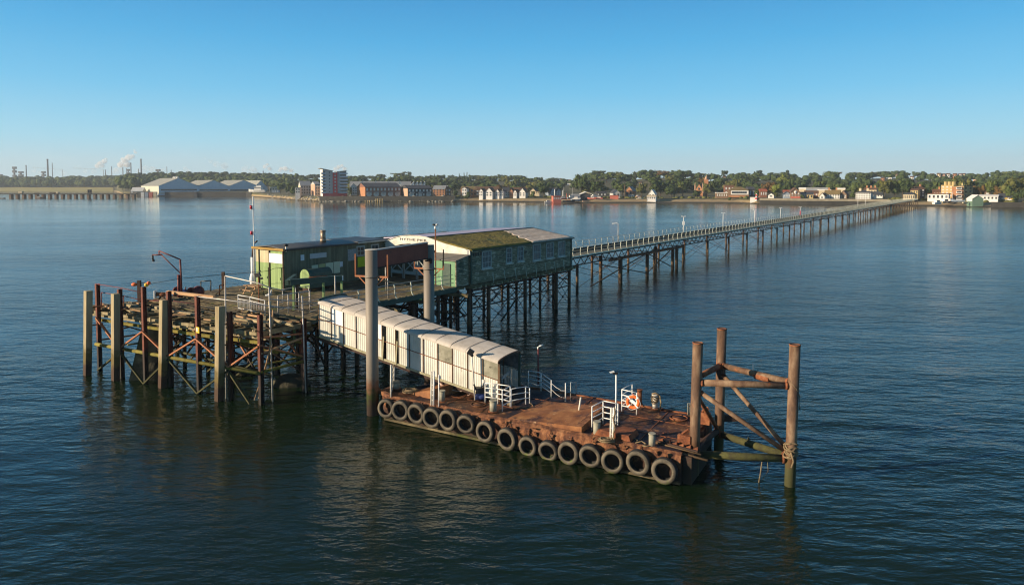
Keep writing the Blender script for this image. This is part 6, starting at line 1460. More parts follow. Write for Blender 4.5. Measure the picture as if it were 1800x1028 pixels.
# waterside flats
house('white balconied end block at left of the waterside flats', 519.5, 528, 340, 330.5, 329.5, 640, 10, 10, 'flat', 'white', 'grey', (2, 2), 'building')
house('pale grey flats block with a sloping metal roof left of the tower', 529, 547, 341.5, 326.5, 318.5, 655, 25, 12, 'side', 'grey', 'grey', (4, 3), 'building', side='cream', left=525)
house('flats block with a peach end wall just left of the tower', 554, 563, 343, 324, 319.5, 640, 28, 12, 'side', 'grey', 'grey', (2, 3), 'building', side='peach', left=547)
house('low peach balcony block at the foot of the tower', 555, 566, 343.5, 328, 327, 625, 10, 8, 'flat', 'peach', 'pale', (3, 3), 'building')
def tower():
    Y = 612; th = R(24); e = Vector((math.cos(th), math.sin(th), 0)); n = Vector((-e.y, e.x, 0)); r0 = (568 - 900) / F; p = Vector((r0 * Y, Y, 0))
    def aw(px): r = (px - 900) / F; return (r * p.y - p.x) / (e.x - r * e.y)
    W1, W2, W3 = aw(585.5), aw(593.5), aw(609.5); D = 14
    def P(a, b, z): return p + e * a + n * b + ZV * z
    z0 = CAMZ - (346 - 326.1) * Y / F; zl = CAMZ + (326.1 - 296.7) * Y / F; zm = CAMZ + (326.1 - 301.0) * Y / F; zr = CAMZ + (326.1 - 300.2) * Y / F; zs = CAMZ + (326.1 - 303.2) * Y / F
    t = thing('apartment_tower', 'pale apartment tower with a red strip up its front and split sloping roof', 'building', P(W2 / 2, 7, z0))
    k = MB(); k.poly([P(0, 0, z0 - 2), P(W1, 0, z0 - 2), P(W1, 0, zm), P(0, 0, zl)], n * D); k.build('left_wing', WM['grey'], t)
    k = MB(); k.poly([P(W1, -.6, z0 - 2), P(W2, -.6, z0 - 2), P(W2, -.6, zs), P(W1, -.6, zs)], n * (D + .5)); k.build('red_strip', WM['red'], t)
    k = MB(); k.poly([P(W2, 0, z0 - 2), P(W3, 0, z0 - 2), P(W3, 0, zr), P(W2, 0, zs + .6)], n * D); k.build('right_wing', WM['grey'], t)
    k = MB(); k.poly([P(-.15, .1, z0), P(-.15, D - .1, z0), P(-.15, D - .1, zl - .3), P(-.15, .1, zl - .3)], e * .12); k.build('left_face', WM['white'], t)  # white slab paints the sunlit side onto the grey tower
    k = MB(); k.poly([P(-2.2, -.8, zl + .15), P(W1 + .4, -.8, zm + .05), P(W1 + .4, D + .5, zm + .05), P(-2.2, D + .5, zl + .15)], ZV * .35); k.build('left_roof', RM['shed'], t)
    k = MB(); k.poly([P(W2 - .4, -.8, zs + .62), P(W3 + .8, -.8, zr + .1), P(W3 + .8, D + .5, zr + .1), P(W2 - .4, D + .5, zs + .62)], ZV * .35); k.build('right_roof', RM['shed'], t)
    k = MB(); k.boxm(P(W3 / 2, -.7, z0 + 1.4), e * (W3 / 2 + .3), n * .5, ZV * 1.5); k.build('red_plinth', WM['red'], t)
    ns = 7; hh = (zm - z0 - 3) / ns
    for j in range(ns):
        z = z0 + 3.2 + hh * j
        for a in (W1 * .68, W1 * .68 + 1.2):
            k = MB(); k.boxm(P(a if j else a, -.05, z + hh * .5), e * .45, n * .08, ZV * .6); k.build('window', M_win, t) if a < W1 * .7 else None
        k = MB(); k.revolve([(0, -.05), (.8, -.05), (.8, .05), (0, .05)], P((W1 + W2) / 2, -.65, z + hh * .5), n, 14, False); k.build('round_window', M_winl, t)
        for a0, a1, b0 in ((-1.6, 2.6, -1.3), (W3 - 6.6, W3 + 1.0, -1.5)):
            k = MB(); k.poly([P(a0, b0, z), P(a1, b0, z), P(a1, 4 if a0 < 0 else 2, z), P(a0, 4 if a0 < 0 else 2, z)], ZV * .2); bo = k.build('balcony', WM['grey'], t)
            k = MB(); k.poly([P(a0, b0, z + .2), P(a1, b0, z + .2), P(a1, b0, z + 1.2), P(a0, b0, z + 1.2)], n * .06); k.build('balustrade', WM['shed'], bo)
            k = MB(); k.boxm(P((a0 + a1) / 2 if a0 > 0 else 1.3, -.05, z + hh * .55), e * ((a1 - a0) * .36 if a0 > 0 else 1.0), n * .06, ZV * .9); k.build('window', M_win, t)
    BUILT.append((562, 610, 296, 345, 612))
tower()
house('long grey roofed terrace rising behind the brick waterside blocks', 615, 722, 340, 327, 319.3, 680, 8, 14, 'side', 'white', 'grey', (12, 2), 'building')
for i, px in enumerate((637, 660, 683, 703)):
    house(['first white roof gable from the tower on the grey terrace', 'second white roof gable from the tower on the grey terrace', 'third white roof gable from the tower on the grey terrace', 'fourth white roof gable from the tower on the grey terrace'][i], px - 2, px + 2.2, 328, 322.5, 318.6, 676, 8, 6, 'front', 'white', 'white', (0, 0), 'dormer', name='roof_gable', grp='white roof gables on the grey terrace')
for i, px in enumerate((722, 728.5, 735, 741.5)):
    house(['leftmost of four pale sawtooth roofs above the dark balcony block', 'second pale sawtooth roof from the left', 'third pale sawtooth roof from the left', 'rightmost of four pale sawtooth roofs'][i], px, px + 6.3, 335, 326.5, 319.5, 665, 12, 10, 'slant', 'white', 'grey', (0, 0), 'building', name='sawtooth_house', grp='sawtooth roofed houses', ov=.1)
def block(lab, pxl, px0, px1, ye, yr, Y, wall, side, win, bal=True, rf='slate'):
    t, P, W, D, zb, ze, zr = house(lab, px0, px1, 346, ye, yr, Y, 26, 12, 'side', wall, rf, win, 'building', side=side, left=pxl)
    n_ = max(2, int(W / 6))
    for i in range(n_ if bal else 0):
        a = W * (i + .5) / n_; k = MB(); q = (P(a + 2, 0, 0) - P(a, 0, 0)); nn = P(0, 1, 0) - P(0, 0, 0); k.boxm(P(a, -.9, zb + 3.2), q, nn * .8, ZV * .12); b = k.build('balcony', WM['white'], t); k = MB(); k.boxm(P(a, -1.65, zb + 3.9), q, nn * .05, ZV * .5); k.build('balustrade', RM['grey'], b); k = MB(); k.boxm(P(a, -.08, zb + 1.5), q * .8, nn * .08, ZV * 1.2); k.build('glass_front', M_winl, t)
block('brick waterside block with a sunlit orange end right of the tower', 628, 642.5, 705, 329, 321.8, 602, 'brick', 'orange', (10, 2))  # orange end and dark front paint sunlit and shaded brick
block('dark balconied block with a peach end in the middle of the waterside', 705, 717, 760, 331.5, 326, 604, 'dark', 'peach', (7, 2))
house('orange brick block with a grey roof at right end of the waterside blocks', 761, 782, 344, 332.5, 326.5, 612, -6, 12, 'side', 'orange', 'grey', (4, 3), 'building')
house('brown gabled house end beside the orange brick block', 782, 793, 344.5, 331.5, 327, 618, 10, 10, 'front', 'brown', 'grey', (2, 2), 'house')
house('white house glimpsed between the tower and brick block', 616, 628, 342, 329, 322.5, 640, 15, 10, 'front', 'white', 'grey', (3, 3), 'house')
# white gabled houses
house('long house with orange walls and an olive roof left of the white gables', 810, 838, 344, 332, 328, 618, -5, 12, 'side', 'orange', 'olive', (5, 2), 'house', frontm=None)
house('white end house at the left of the olive roofed row', 812, 820, 343, 331.5, 329.5, 612, -15, 8, 'front', 'white', 'brown', (2, 2), 'house')
house('long brown roofed terrace behind the white gables', 836, 876, 344, 334, 328.5, 615, 0, 12, 'side', 'brown', 'brown', (6, 2), 'house')
GG = 'white gabled houses on the shore'
for i, (a, b, ye, yr, lab) in enumerate(((842, 848.5, 335.5, 331.5, 'small white gable at left end of the brown roofed terrace'), (853.5, 865.5, 337, 330, 'broad white gable under the brown terrace roof'), (871, 877.5, 337, 332.5, 'narrow white gable beside the white box house'), (902, 908, 338, 333.5, 'narrow white gable left of the tallest white gable'), (912, 923.5, 338, 330.5, 'tallest white gable at the right end of the row'))):
    house(lab, a, b, 345, ye, yr, 598, -18, 9, 'front', 'white', 'brown', (2, 2), 'house', grp=GG)
house('white box fronted house in the middle of the gabled row', 877.8, 884.5, 345, 336, 335, 598, -10, 8, 'flat', 'white', 'slate', (2, 2), 'house')
house('grey fronted house with a dark roof between the white gables', 884.6, 895.5, 344.5, 336.5, 329.5, 605, 5, 12, 'side', 'grey', 'slate', (3, 2), 'house')
house('orange brick house right of the grey fronted house', 895.6, 901, 345, 336, 331, 603, -10, 10, 'front', 'orange', 'brown', (2, 2), 'house')
house('brown tiled house behind the tallest white gable', 900, 926, 344, 335, 329.8, 612, 0, 11, 'side', 'orange', 'brown', (5, 2), 'house')
house('cream gabled house half hidden by trees', 932, 941, 340, 335.5, 331, 640, -18, 9, 'front', 'cream', 'brown', (2, 1), 'house')
house('low cream extension right of the cream gabled house', 941, 948, 340, 337, 336.4, 635, -10, 6, 'flat', 'cream', 'brown', (2, 1), 'house')
house('shaded blue grey gabled house left of the boatyard mast', 968, 976, 343, 336, 330.5, 600, 25, 10, 'front', 'blue', 'slate', (2, 2), 'house')
house('shaded blue grey gabled house right of the boatyard mast', 978, 986, 343, 336.5, 331, 602, 25, 10, 'front', 'blue', 'slate', (2, 2), 'house')
# boatyard
def boat(lab, px, py, Y, L, hull, yaw=0, cabin=True, mast=0, z=None, cm='white'):
    c = AY(px, py, Y); z = c.z if z is None else z; th = R(yaw); e = Vector((math.cos(th), math.sin(th), 0)); n = Vector((-e.y, e.x, 0)); o = Vector((c.x, c.y, z)); t = thing('boat', lab, 'boat', o)
    k = MB(); st = []; 
    for f, w_, h, kz in ((-.5, .8, .9, 0), (-.2, 1, .85, -.1), (.15, .95, .95, -.1), (.38, .55, 1.1, 0), (.5, .04, 1.25, .3)):
        b = L * .15 * w_; st.append([o + e * L * f - n * b + ZV * h * L * .13, o + e * L * f - n * b * .6 + ZV * (kz - .2), o + e * L * f + n * b * .6 + ZV * (kz - .2), o + e * L * f + n * b + ZV * h * L * .13])
    vs = [v for s in st for v in s]; fs = [(i * 4 + j, i * 4 + (j + 1) % 4, i * 4 + 4 + (j + 1) % 4, i * 4 + 4 + j) for i in range(4) for j in range(4)] + [(0, 1, 2, 3), (16, 19, 18, 17)]; k.add(vs, fs); k.build('hull', WM[hull], t)
    if cabin:
        k = MB(); k.boxm(o + e * -L * .08 + ZV * L * .19, e * L * .2, n * L * .09, ZV * L * .08); k.build('cabin', WM[cm], t); k = MB(); k.boxm(o + e * -L * .07 + ZV * L * .205, e * L * .205, n * L * .093, ZV * L * .028); k.build('window_band', M_win, t)
    if mast: k = MB(); k.tube(o + ZV * L * .12, o + ZV * (L * .12 + mast), .09, 6); k.build('mast', WM['white'], t)
    return t
house('bright red deckhouse barge standing at the head of the boatyard jetty', 972.5, 986.5, 352.5, 345.5, 344.5, 545, 8, 7, 'flat', 'pink', 'red', (4, 1), 'barge', name='red_barge', winm=M_winl)
boat('small white workboat moored left of the red barge', 964.5, 356, 548, 6.5, 'white', 15)
boat('red hulled boat beside the boat shed canopy', 1040, 349.5, 556, 7, 'pink', 170, cm='white'); boat('red boat on the slip right of another red boat', 1052, 349.3, 558, 7, 'pink', 160)
boat('blue grey boat with a mast among the boatyard clutter', 1006, 349, 560, 9, 'blue', 20, mast=8); boat('red boat with a tall mast right behind the red barge', 991, 350, 560, 8, 'pink', 10, mast=9); boat('white boat with a mast left of the open boat shed', 1014, 350, 556, 7, 'white', -20, mast=0); boat('low orange work skiff at the water edge of the boatyard', 1030, 354.5, 546, 6, 'peach', 10, cabin=False); boat('white cruiser on blocks right of the boatyard canopy', 1045, 345.5, 565, 6.5, 'white', 30); boat('dark barge lying along the boatyard quay', 1000, 355, 548, 10, 'dark', 5, cabin=False); boat('cream boat moored left of the white tall house', 1125, 350, 553, 6, 'cream', 0); boat('small orange boat on the beach left of the white tall house', 1122, 346, 562, 5, 'peach', 30)
def canopy():
    t, P, W, D, zb, ze, zr = house('open fronted boat shed with a pale gable roof in the boatyard', 1021, 1040, 349, 341.5, 337.3, 565, 5, 14, 'front', 'dark', 'pale', (0, 0), 'boat shed', frontm=None, ov=.8)
    k = MB(); q = P(W, 0, 0) - P(0, 0, 0); k.poly([P(-.3, -.5, ze), P(W / 2, -.5, zr), P(W + .3, -.5, ze), P(W - 1, -.5, ze), P(W / 2, -.5, zr - 1.0), P(1, -.5, ze)], EY(P) * .1); k.build('gable_edge', WM['cream'], t)
    for px, y0, y1, m, lab in ((975, 333, 346, 'white', 'white mast post rising behind the red barge'), (989, 335, 350, 'white', 'pale mast between the red barge and blue boat'), (1097.5, 325, 349, 'brown', 'tall dark boatyard mast left of the brick gable house'), (996, 340, 352, 'pink', 'short red mast right of the red barge'), (1000.5, 341, 352, 'pink', 'red mast at the right of the short red mast')):
        p = AY(px, y1, 566); z = AY(px, y0, 566).z; k = MB(); k.tube(p - ZV * 1, (p.x, p.y, z), .38 if px < 980 else .22, 8); tag(k.build('mast', WM[m]), lab, 'mast')
    house('blue tarpaulin boat tent left of the open boat shed', 1006, 1019, 349, 345, 341.5, 562, 10, 8, 'side', 'blue', 'grey', (0, 0), 'tent', name='boat_tent')
    house('boatyard shed with white gable edge and pink front', 1077, 1090, 347, 339, 333.5, 575, 12, 12, 'front', 'grey', 'slate', (2, 1), 'shed')
    house('low dark shed in the boatyard left of the pink fronted shed', 1049, 1066, 345, 339.5, 337, 590, 10, 10, 'side', 'dark', 'slate', (3, 1), 'shed')
    house('pink rusty container in front of the boatyard sheds', 1072, 1087, 347.5, 344, 343.5, 566, 0, 4, 'flat', 'pink', 'red', (0, 0), 'container')
    house('small brick gable house with a grey roof behind the boatyard', 1099, 1112, 345, 335.5, 328, 610, -15, 12, 'front', 'orange', 'grey', (2, 1), 'house')
    house('white boathouse annex below the brick gable house', 1104, 1113, 347, 343, 342, 585, -10, 6, 'flat', 'white', 'grey', (3, 1), 'house')
canopy()
house('tall narrow white gabled house standing alone at the beach', 1140, 1150.5, 347.5, 341, 333.5, 560, -12, 9, 'front', 'white', 'white', (2, 2), 'house')
house('low white wing in front of the tall white gabled house', 1137, 1152.5, 350.5, 345.5, 343.5, 554, -8, 7, 'side', 'white', 'cream', (4, 1), 'house')
def church():
    t, P, W, D, zb, ze, zr = house('orange brick church gable with pinnacles among the trees', 1221.5, 1235, 340, 334, 323.5, 625, -15, 20, 'front', 'orange', 'brown', (2, 1), 'church')
    for a in (0, W):
        k = MB(); k.boxm(P(a, 0, (zb + ze) / 2 + 2), (.5, 0, 0), (0, .5, 0), ZV * ((ze - zb) / 2 + 2)); k.tube(P(a, 0, ze + 4), P(a, 0, ze + 7), .6, 6, .05); k.build('pinnacle', WM['peach'], t)
    k = MB(); c = P(W * .95, 14, 0); z1 = AY(1234, 316, c.y).z; z2 = AY(1234, 309.5, c.y).z; k.boxm(Vector((c.x, c.y, (zb + z1) / 2)), (1.7, -.4, 0), (.4, 1.7, 0), ZV * (z1 - zb) / 2); sp = k.build('spire_tower', WM['orange'], t)
    k = MB(); k.tube(Vector((c.x, c.y, z1)), Vector((c.x, c.y, z2 + 1)), 1.9, 8, .05); k.build('spire', WM['peach'], sp)
    k = MB(); k.revolve([(0, -.05), (1.1, -.05), (1.1, .05), (0, .05)], P(W / 2, -.08, ze + 1), EY(P), 12, False); k.build('round_window', M_win, t)
church()
house('brick tower block behind the seaside restaurant', 1273.5, 1290, 342, 328, 325.3, 585, 5, 10, 'flat', 'brick', 'brown', (3, 2), 'building')
house('dark flat roofed building left of the seaside restaurant', 1259, 1279, 346.5, 339.5, 338.3, 565, 5, 10, 'flat', 'brown', 'pale', (5, 1), 'building')
t, P, W, D, zb, ze, zr = house('seaside restaurant with an olive hip roof and white window band', 1280, 1316, 348, 334.8, 328.5, 560, 2, 16, 'hip', 'brown', 'olive', (0, 0), 'building')
k = MB(); k.poly([P(2, -.15, ze - 3.4), P(W - .3, -.15, ze - 3.4), P(W - .3, -.15, ze - .2), P(2, -.15, ze - .2)], EY(P) * .12); k.build('white_band', WM['white'], t)
for i in range(7): k = MB(); k.boxm(P(3.5 + (W - 5) * i / 6.6, -.2, ze - 1.7), EX(P) * (.8), EY(P) * .08, ZV * .8); k.build('window', M_win, t)
k = MB(); k.boxm(P(W * .5, -.8, zb + 1.2), EX(P) * (W * .48), EY(P) * .5, ZV * .7); k.build('terrace_wall', WM['orange'], t)
house('dark roofed restaurant wing right of the white window band', 1316, 1327, 347, 333, 328.6, 565, 15, 14, 'side', 'dark', 'slate', (2, 1), 'building')
def beacon():
    p = A(1329.5, 353.5, 2.6) if False else AY(1329.5, 352, 522); t = thing('beacon', 'small red and white striped beacon tower on the beach end', 'beacon', p)
    for i, m in enumerate(('white', 'red', 'white', 'red')): k = MB(); k.tube(p + ZV * (-.8 + 1.3 * i), p + ZV * (.5 + 1.3 * i), .95 - .12 * i, 12, .95 - .12 * (i + 1)); k.build('band', WM[m], t)
    k = MB(); k.blob(p + ZV * 4.6, .5, .5, .5, 8, 6); k.build('lantern', WM['white'], t)
    house('low white wall hut left of the striped beacon', 1318.5, 1327, 350, 347.3, 346.8, 525, 0, 3, 'flat', 'white', 'white', (0, 0), 'hut')
beacon()
house('red roofed house behind the striped beacon', 1336, 1348, 345, 336, 332.7, 545, 10, 9, 'side', 'brick', 'red', (3, 1), 'house')
house('dark cottage with a white gable end behind the promenade', 1350, 1360, 347, 343, 339.5, 530, -12, 9, 'front', 'white', 'slate', (1, 1), 'house')
house('blue grey gabled cottage left of the clock gable house', 1377.5, 1389, 347, 341.5, 337, 520, 5, 9, 'front', 'blue', 'slate', (4, 1), 'house')
house('orange roofed cottage peeping above the blue grey cottage', 1376, 1388, 342, 337, 334.5, 540, 0, 8, 'side', 'brick', 'red', (3, 1), 'house')
t, P, W, D, zb, ze, zr = house('tall brown gable house with a round white disc on its gable', 1389.8, 1406, 349, 338, 330.7, 515, 8, 12, 'front', 'brown', 'brown', (3, 2), 'house')
k = MB(); k.revolve([(0, -.06), (1.05, -.06), (1.05, .06), (0, .06)], P(W / 2, -.2, ze + .1), P(0, 1, 0) - P(0, 0, 0), 16, False); k.build('round_disc', WM['white'], t)
k = MB(); k.boxm(P(W / 2, -1.2, zb + .9), EX(P) * (W * .5), EY(P) * .6, ZV * .7); k.build('red_base', WM['pink'], t)
house('white block behind promenade right of the round disc house', 1406.5, 1416.5, 346.5, 340, 338, 520, 0, 8, 'side', 'white', 'slate', (3, 1), 'house')
house('tan cottage with dark mansard roof on the promenade', 1418, 1429, 349, 342, 338, 512, 0, 8, 'side', 'tan', 'slate', (2, 1), 'house')
house('dark terrace behind the tan cottage', 1414, 1438, 345, 339.5, 335.5, 530, 0, 9, 'side', 'brick', 'brown', (4, 1), 'house')
house('white gabled end of the long cottage with a brown roof', 1440.5, 1449, 349, 344.5, 339.5, 506, -15, 10, 'front', 'white', 'brown', (1, 2), 'house')
house('long white cottage with mossy brown roof on the promenade', 1449, 1475.5, 349, 341.5, 334.5, 510, -6, 10, 'side', 'white', 'olive', (6, 2), 'house', chim=2)
house('brown gabled house right of the long white cottage', 1475.6, 1488, 348.5, 342.5, 335.5, 508, -10, 10, 'front', 'brown', 'brown', (2, 2), 'house')
t, P, W, D, zb, ze, zr = house('white three storey seafront hotel with a dark hip roof', 1503.8, 1530, 350, 339, 334.0, 498, -8, 12, 'hip', 'white', 'slate', (6, 3), 'hotel', chim=0)
for a in (.25, .75): k = MB(); k.boxm(P(W * a, 4, zr - .2), EX(P) * .7, EY(P) * .5, ZV * 1.4); k.build('chimney', WM['cream'], t)
house('white sloping annex right of the seafront hotel', 1530.2, 1538, 350, 347, 343, 498, -8, 8, 'slant', 'white', 'white', (1, 1), 'house')
house('dark roofed pub with white band right of the hotel', 1531, 1551, 346, 342.5, 337.5, 515, -5, 10, 'side', 'white', 'slate', (4, 1), 'house')
for i, (a, b, ye, yr, lab) in enumerate(((1404, 1416, 332.5, 329.8, 'left one of the pale flat roofs behind the clock gable house'), (1417, 1454, 333.5, 329.8, 'long pale flat roofed hall behind the promenade'), (1437, 1460, 335, 333.0, 'lower pale flat roof in front of the long flat roofed hall'), (1471, 1485, 333, 330.5, 'short white flat roof right of the long flat roofed hall'))):
    house(lab, a, b, 342, ye, yr, 570 - 8 * i, 0, 12, 'flat', 'blue' if i == 1 else 'cream', 'grey' if i == 1 else 'white', (0, 0), 'building')
house('tan backed house with tall chimneys behind the hotel', 1518, 1540, 343, 333.5, 330.5, 545, -8, 10, 'side', 'cream', 'brown', (4, 1), 'house', chim=3)
# pier entrance and right end
house('pier entrance building with a dark roof at the landward end of the pier', 1587, 1607, 350.5, 342, 338, 482, -10, 12, 'hip', 'cream', 'slate', (6, 1), 'building')
house('yellow fronted building behind the pier entrance', 1600, 1613, 347, 334.5, 332, 500, -10, 9, 'side', 'tan', 'brown', (3, 2), 'house')
house('dark fronted terrace house right of the yellow fronted building', 1612.5, 1625, 346, 332.5, 328.5, 505, 25, 10, 'side', 'dark', 'brown', (2, 3), 'house', chim=1)
house('long white single storey building left of the tan mansion', 1630, 1667, 350, 341.5, 340, 478, -8, 10, 'flat', 'white', 'brown', (5, 1), 'building', winm=None)
house('low house with a dark red roof left of the tan mansion', 1640, 1654, 344, 338, 333, 500, 5, 9, 'side', 'brick', 'brown', (3, 1), 'house', chim=1)
t, P, W, D, zb, ze, zr = house('large tan brick mansion with three chimneys near the pier end', 1653.5, 1675, 346, 326.5, 325.5, 490, -6, 14, 'flat', 'tan', 'tan', (3, 4), 'building', winm=M_winl, wz=(.3, .72))
for a in (.3, .62, .95): k = MB(); k.boxm(P(W * a, 6, zr + .8), (.7, 0, 0), (0, .9, 0), ZV * 1.6); k.build('chimney', WM['tan'], t)
t, P, W, D, zb, ze, zr = house('red brick bay fronted extension with ivy beside the tan mansion', 1674.5, 1693, 350, 328.3, 327.3, 478, 4, 12, 'flat', 'orange', 'tan', (0, 0), 'building', winm=M_winl)
for j in range(3): k = MB(); k.boxm(P(W * .55, -.9, zb + 2.2 + j * 2.7), EX(P) * (W * .26), EY(P) * .8, ZV * .85); b = k.build('bay_window', WM['white'], t); k = MB(); k.boxm(P(W * .55, -1.72, zb + 2.3 + j * 2.7), EX(P) * (W * .22), EY(P) * .05, ZV * .5); k.build('pane', M_win, b)
house('tan shaded end wing right of the red brick extension', 1693.2, 1709, 347, 327.5, 326.5, 488, 60, 12, 'flat', 'tan', 'slate', (2, 3), 'building', chim=1)
house('green gabled boathouse with white eaves on the shore', 1709, 1728.5, 354, 349.5, 343, 445, 26, 14, 'front', 'green', 'white', (0, 0), 'boathouse', side='white', left=1699)
house('long white clubhouse behind the green boathouse', 1721, 1754, 351, 345, 342.8, 462, -5, 10, 'side', 'white', 'white', (5, 1), 'building')
house('dark grey shed with a sheet roof at the right end', 1754, 1780, 351, 347, 340.5, 460, -4, 12, 'side', 'white', 'slate', (3, 1), 'shed')
house('small brown house glimpsed between trees right of the tan mansion', 1730, 1740, 343, 338, 334, 520, 5, 8, 'front', 'brown', 'brown', (1, 1), 'house', chim=1)
def umbrella(px0, px1, py, lab):
    p = AY((px0 + px1) / 2, py + 5, 450); t = thing('parasol', lab, 'parasol', p, 'yellow parasols by the right hand shed'); w_ = (px1 - px0) / F * 450 / 2; z = AY(px0, py, 450).z
    k = MB(); k.tube(Vector((p.x, p.y, z - .5)), Vector((p.x, p.y, z + .3)), w_, 10, .1); k.build('canopy', bm_('yellow_canvas', (.5, .3, .03), (.6, .38, .05)) if 'yellow_canvas' not in MATS else MATS['yellow_canvas'], t)
    k = MB(); k.tube(p - ZV * 1.5, Vector((p.x, p.y, z)), .06, 6); k.build('pole', WM['dark'], t)
umbrella(1765, 1774, 348.3, 'yellow parasol, left one by the right hand shed'); umbrella(1775, 1784, 348.6, 'yellow parasol, right one by the right hand shed')
boat('white cabin cruiser moored right of the pier end', 1648, 358.5, 452, 9.5, 'white', 30); boat('grey cruiser moored behind the white cabin cruiser', 1663, 356.5, 462, 9, 'cream', 20, mast=5); boat('dark hulled boat with a white cabin right of the grey cruiser', 1674, 356, 460, 9, 'dark', 15, mast=6); boat('blue boat under a cover at the slip beside the brick extension', 1684, 354, 455, 8, 'blue', 160, mast=0); boat('small white dinghy in the mud below the green boathouse', 1697, 357, 447, 5, 'cream', 20, cabin=False)
def yacht():
    p = AY(452, 338, 900); t = boat('large white motor yacht ashore in front of the grey warehouses', 452, 338, 895, 24, 'white', 170, z=5.6); o = ORG[t.name]
    for i in range(2): k = MB(); k.boxm(o + Vector((1 + 1.5 * i, 0, 5.6 + 1.8 * i)), (4.5 - 1.3 * i, 0, 0), (0, 1.7, 0), (0, 0, .9)); k.build('upper_deck', WM['white'], t)
    k = MB(); k.beam(o + Vector((3, 0, 8)), o + Vector((2.2, 0, 10.4)), .3, .3); k.build('mast', WM['white'], t)
yacht()
for i, (px, c, lab) in enumerate(((248, 'white', 'white container left of the leftmost warehouse'), (255, 'blue', 'blue container by the warehouse corner'), (262, 'pink', 'red container in front of the sunlit yellow warehouse side'), (270, 'cream', 'cream container by the sunlit yellow warehouse side'), (341, 'dark', 'dark container below the second warehouse'), (390, 'white', 'white container below the gap of second and third warehouse'), (416, 'blue', 'blue container below the third warehouse'), (462, 'pink', 'red container right of the white yacht'))):
    house(lab, px, px + 5.5, 341, 338, 337.8, 876, 5, 3, 'flat', c, 'grey', (0, 0), 'container', grp='containers on the warehouse quay')
house('white peaked tent left of the leftmost warehouse', 231, 251, 337.5, 336, 329.8, 900, 10, 14, 'side', 'white', 'white', (0, 0), 'tent', name='peaked_tent')
# timber posts in the water and far jetty
for i, x in enumerate((642, 646, 650, 654, 661, 664, 668, 672)):
    p = AY(x, 354.5, 588); k = MB(); k.tube(p - ZV * 2, p + ZV * (1.2 if x < 660 else 2.6), .3, 6); tag(k.build('mooring_post', WM['tan']), 'pale mooring post in the water below the brick waterside blocks', 'post', 'pale mooring posts below the sea wall')
def jetty():
    Y = 763; z1 = CAMZ - (340.5 - 326.1) * Y / F; t = thing('industrial_jetty', 'long low dark jetty on concrete piers at far left', 'jetty', AY(110, 348, Y)); x0 = (-200 - 900) / F * Y; x1 = (238 - 900) / F * Y
    k = MB(); k.box(x0, x1, Y, Y + 5, z1 - .9, z1); k.build('deck', M_quay, t)
    k = MB()
    for zz in (.5, 1.0): k.beam((x0, Y + .2, z1 + zz), (x1, Y + .2, z1 + zz), .12, .12)
    k.build('pipe_rail', WM['brown'], t)
    for i in range(20):
        px = 17 + i * 11.4; c = AY(px, 346, Y); k = MB(); k.box(c.x - 1.2, c.x + 1.2, Y + .5, Y + 4.5, -1.5, z1 - .9); k.build('pier_leg', WM['brown'], t)
    for px, w_, h, m in ((34, 2.2, 2.6, 'cream'), (90, 2.6, 1.4, 'dark'), (99, 1.2, 2.0, 'cream'), (62, 2, -1, 'dark'), (157, .4, 4.5, 'dark'), (153.5, .4, 4.5, 'dark')):
        c = AY(px, 341, Y); k = MB(); k.box(c.x - w_, c.x + w_, Y + 1, Y + 4, z1, z1 + max(h, .8)); tag(k.build('jetty_hut', WM[m]), {34: 'cream hut on the far left jetty', 90: 'low dark hut on the jetty left of another cream hut', 99: 'small cream hut in the middle of the jetty', 62: 'low dark box on the jetty between the two cream huts', 157: 'right one of two slim dark posts on the jetty', 153.5: 'left one of two slim dark posts on the jetty'}[px], 'hut' if w_ > 1 else 'post')
    boat('dark workboat lying below the far left jetty', 70, 348.8, 740, 8, 'brown', 0); boat('small dark boat at the left edge below the jetty', 5, 349.2, 730, 6, 'brown', 0, cabin=False)
jetty()
# refinery
def stack(px, yt, w_, Y, lab, kind='chimney', yb=325):
    p = AY(px, yb, Y); z = AY(px, yt, Y).z; r_ = w_ * Y / F / 2; t = thing('refinery_' + kind, lab, kind, Vector((p.x, Y, 0)), 'refinery stacks on the horizon')
    m = MATS.get('dark_stack') or mat('dark_stack', [(0.3, (.085, .08, .085)), (0.7, (.12, .115, .12))], .02, .8)
    if kind == 'chimney': k = MB(); k.tube((p.x, Y, 0), (p.x, Y, z), r_, 10, r_ * .75); k.build('shaft', m, t); k = MB(); k.tube((p.x, Y, z - r_), (p.x, Y, z), r_ * .95, 10); k.build('crown_band', m, t)
    else:
        k = MB(); k.tube((p.x, Y, 0), (p.x, Y, z), r_ * .6, 8); k.build('column', m, t); k = MB()
        for f in (.4, .6, .8, .97): k.boxm((p.x + r_ * .2, Y, z * f), (r_, 0, 0), (0, r_, 0), (0, 0, z * .05))
        k.build('platforms', m, t)
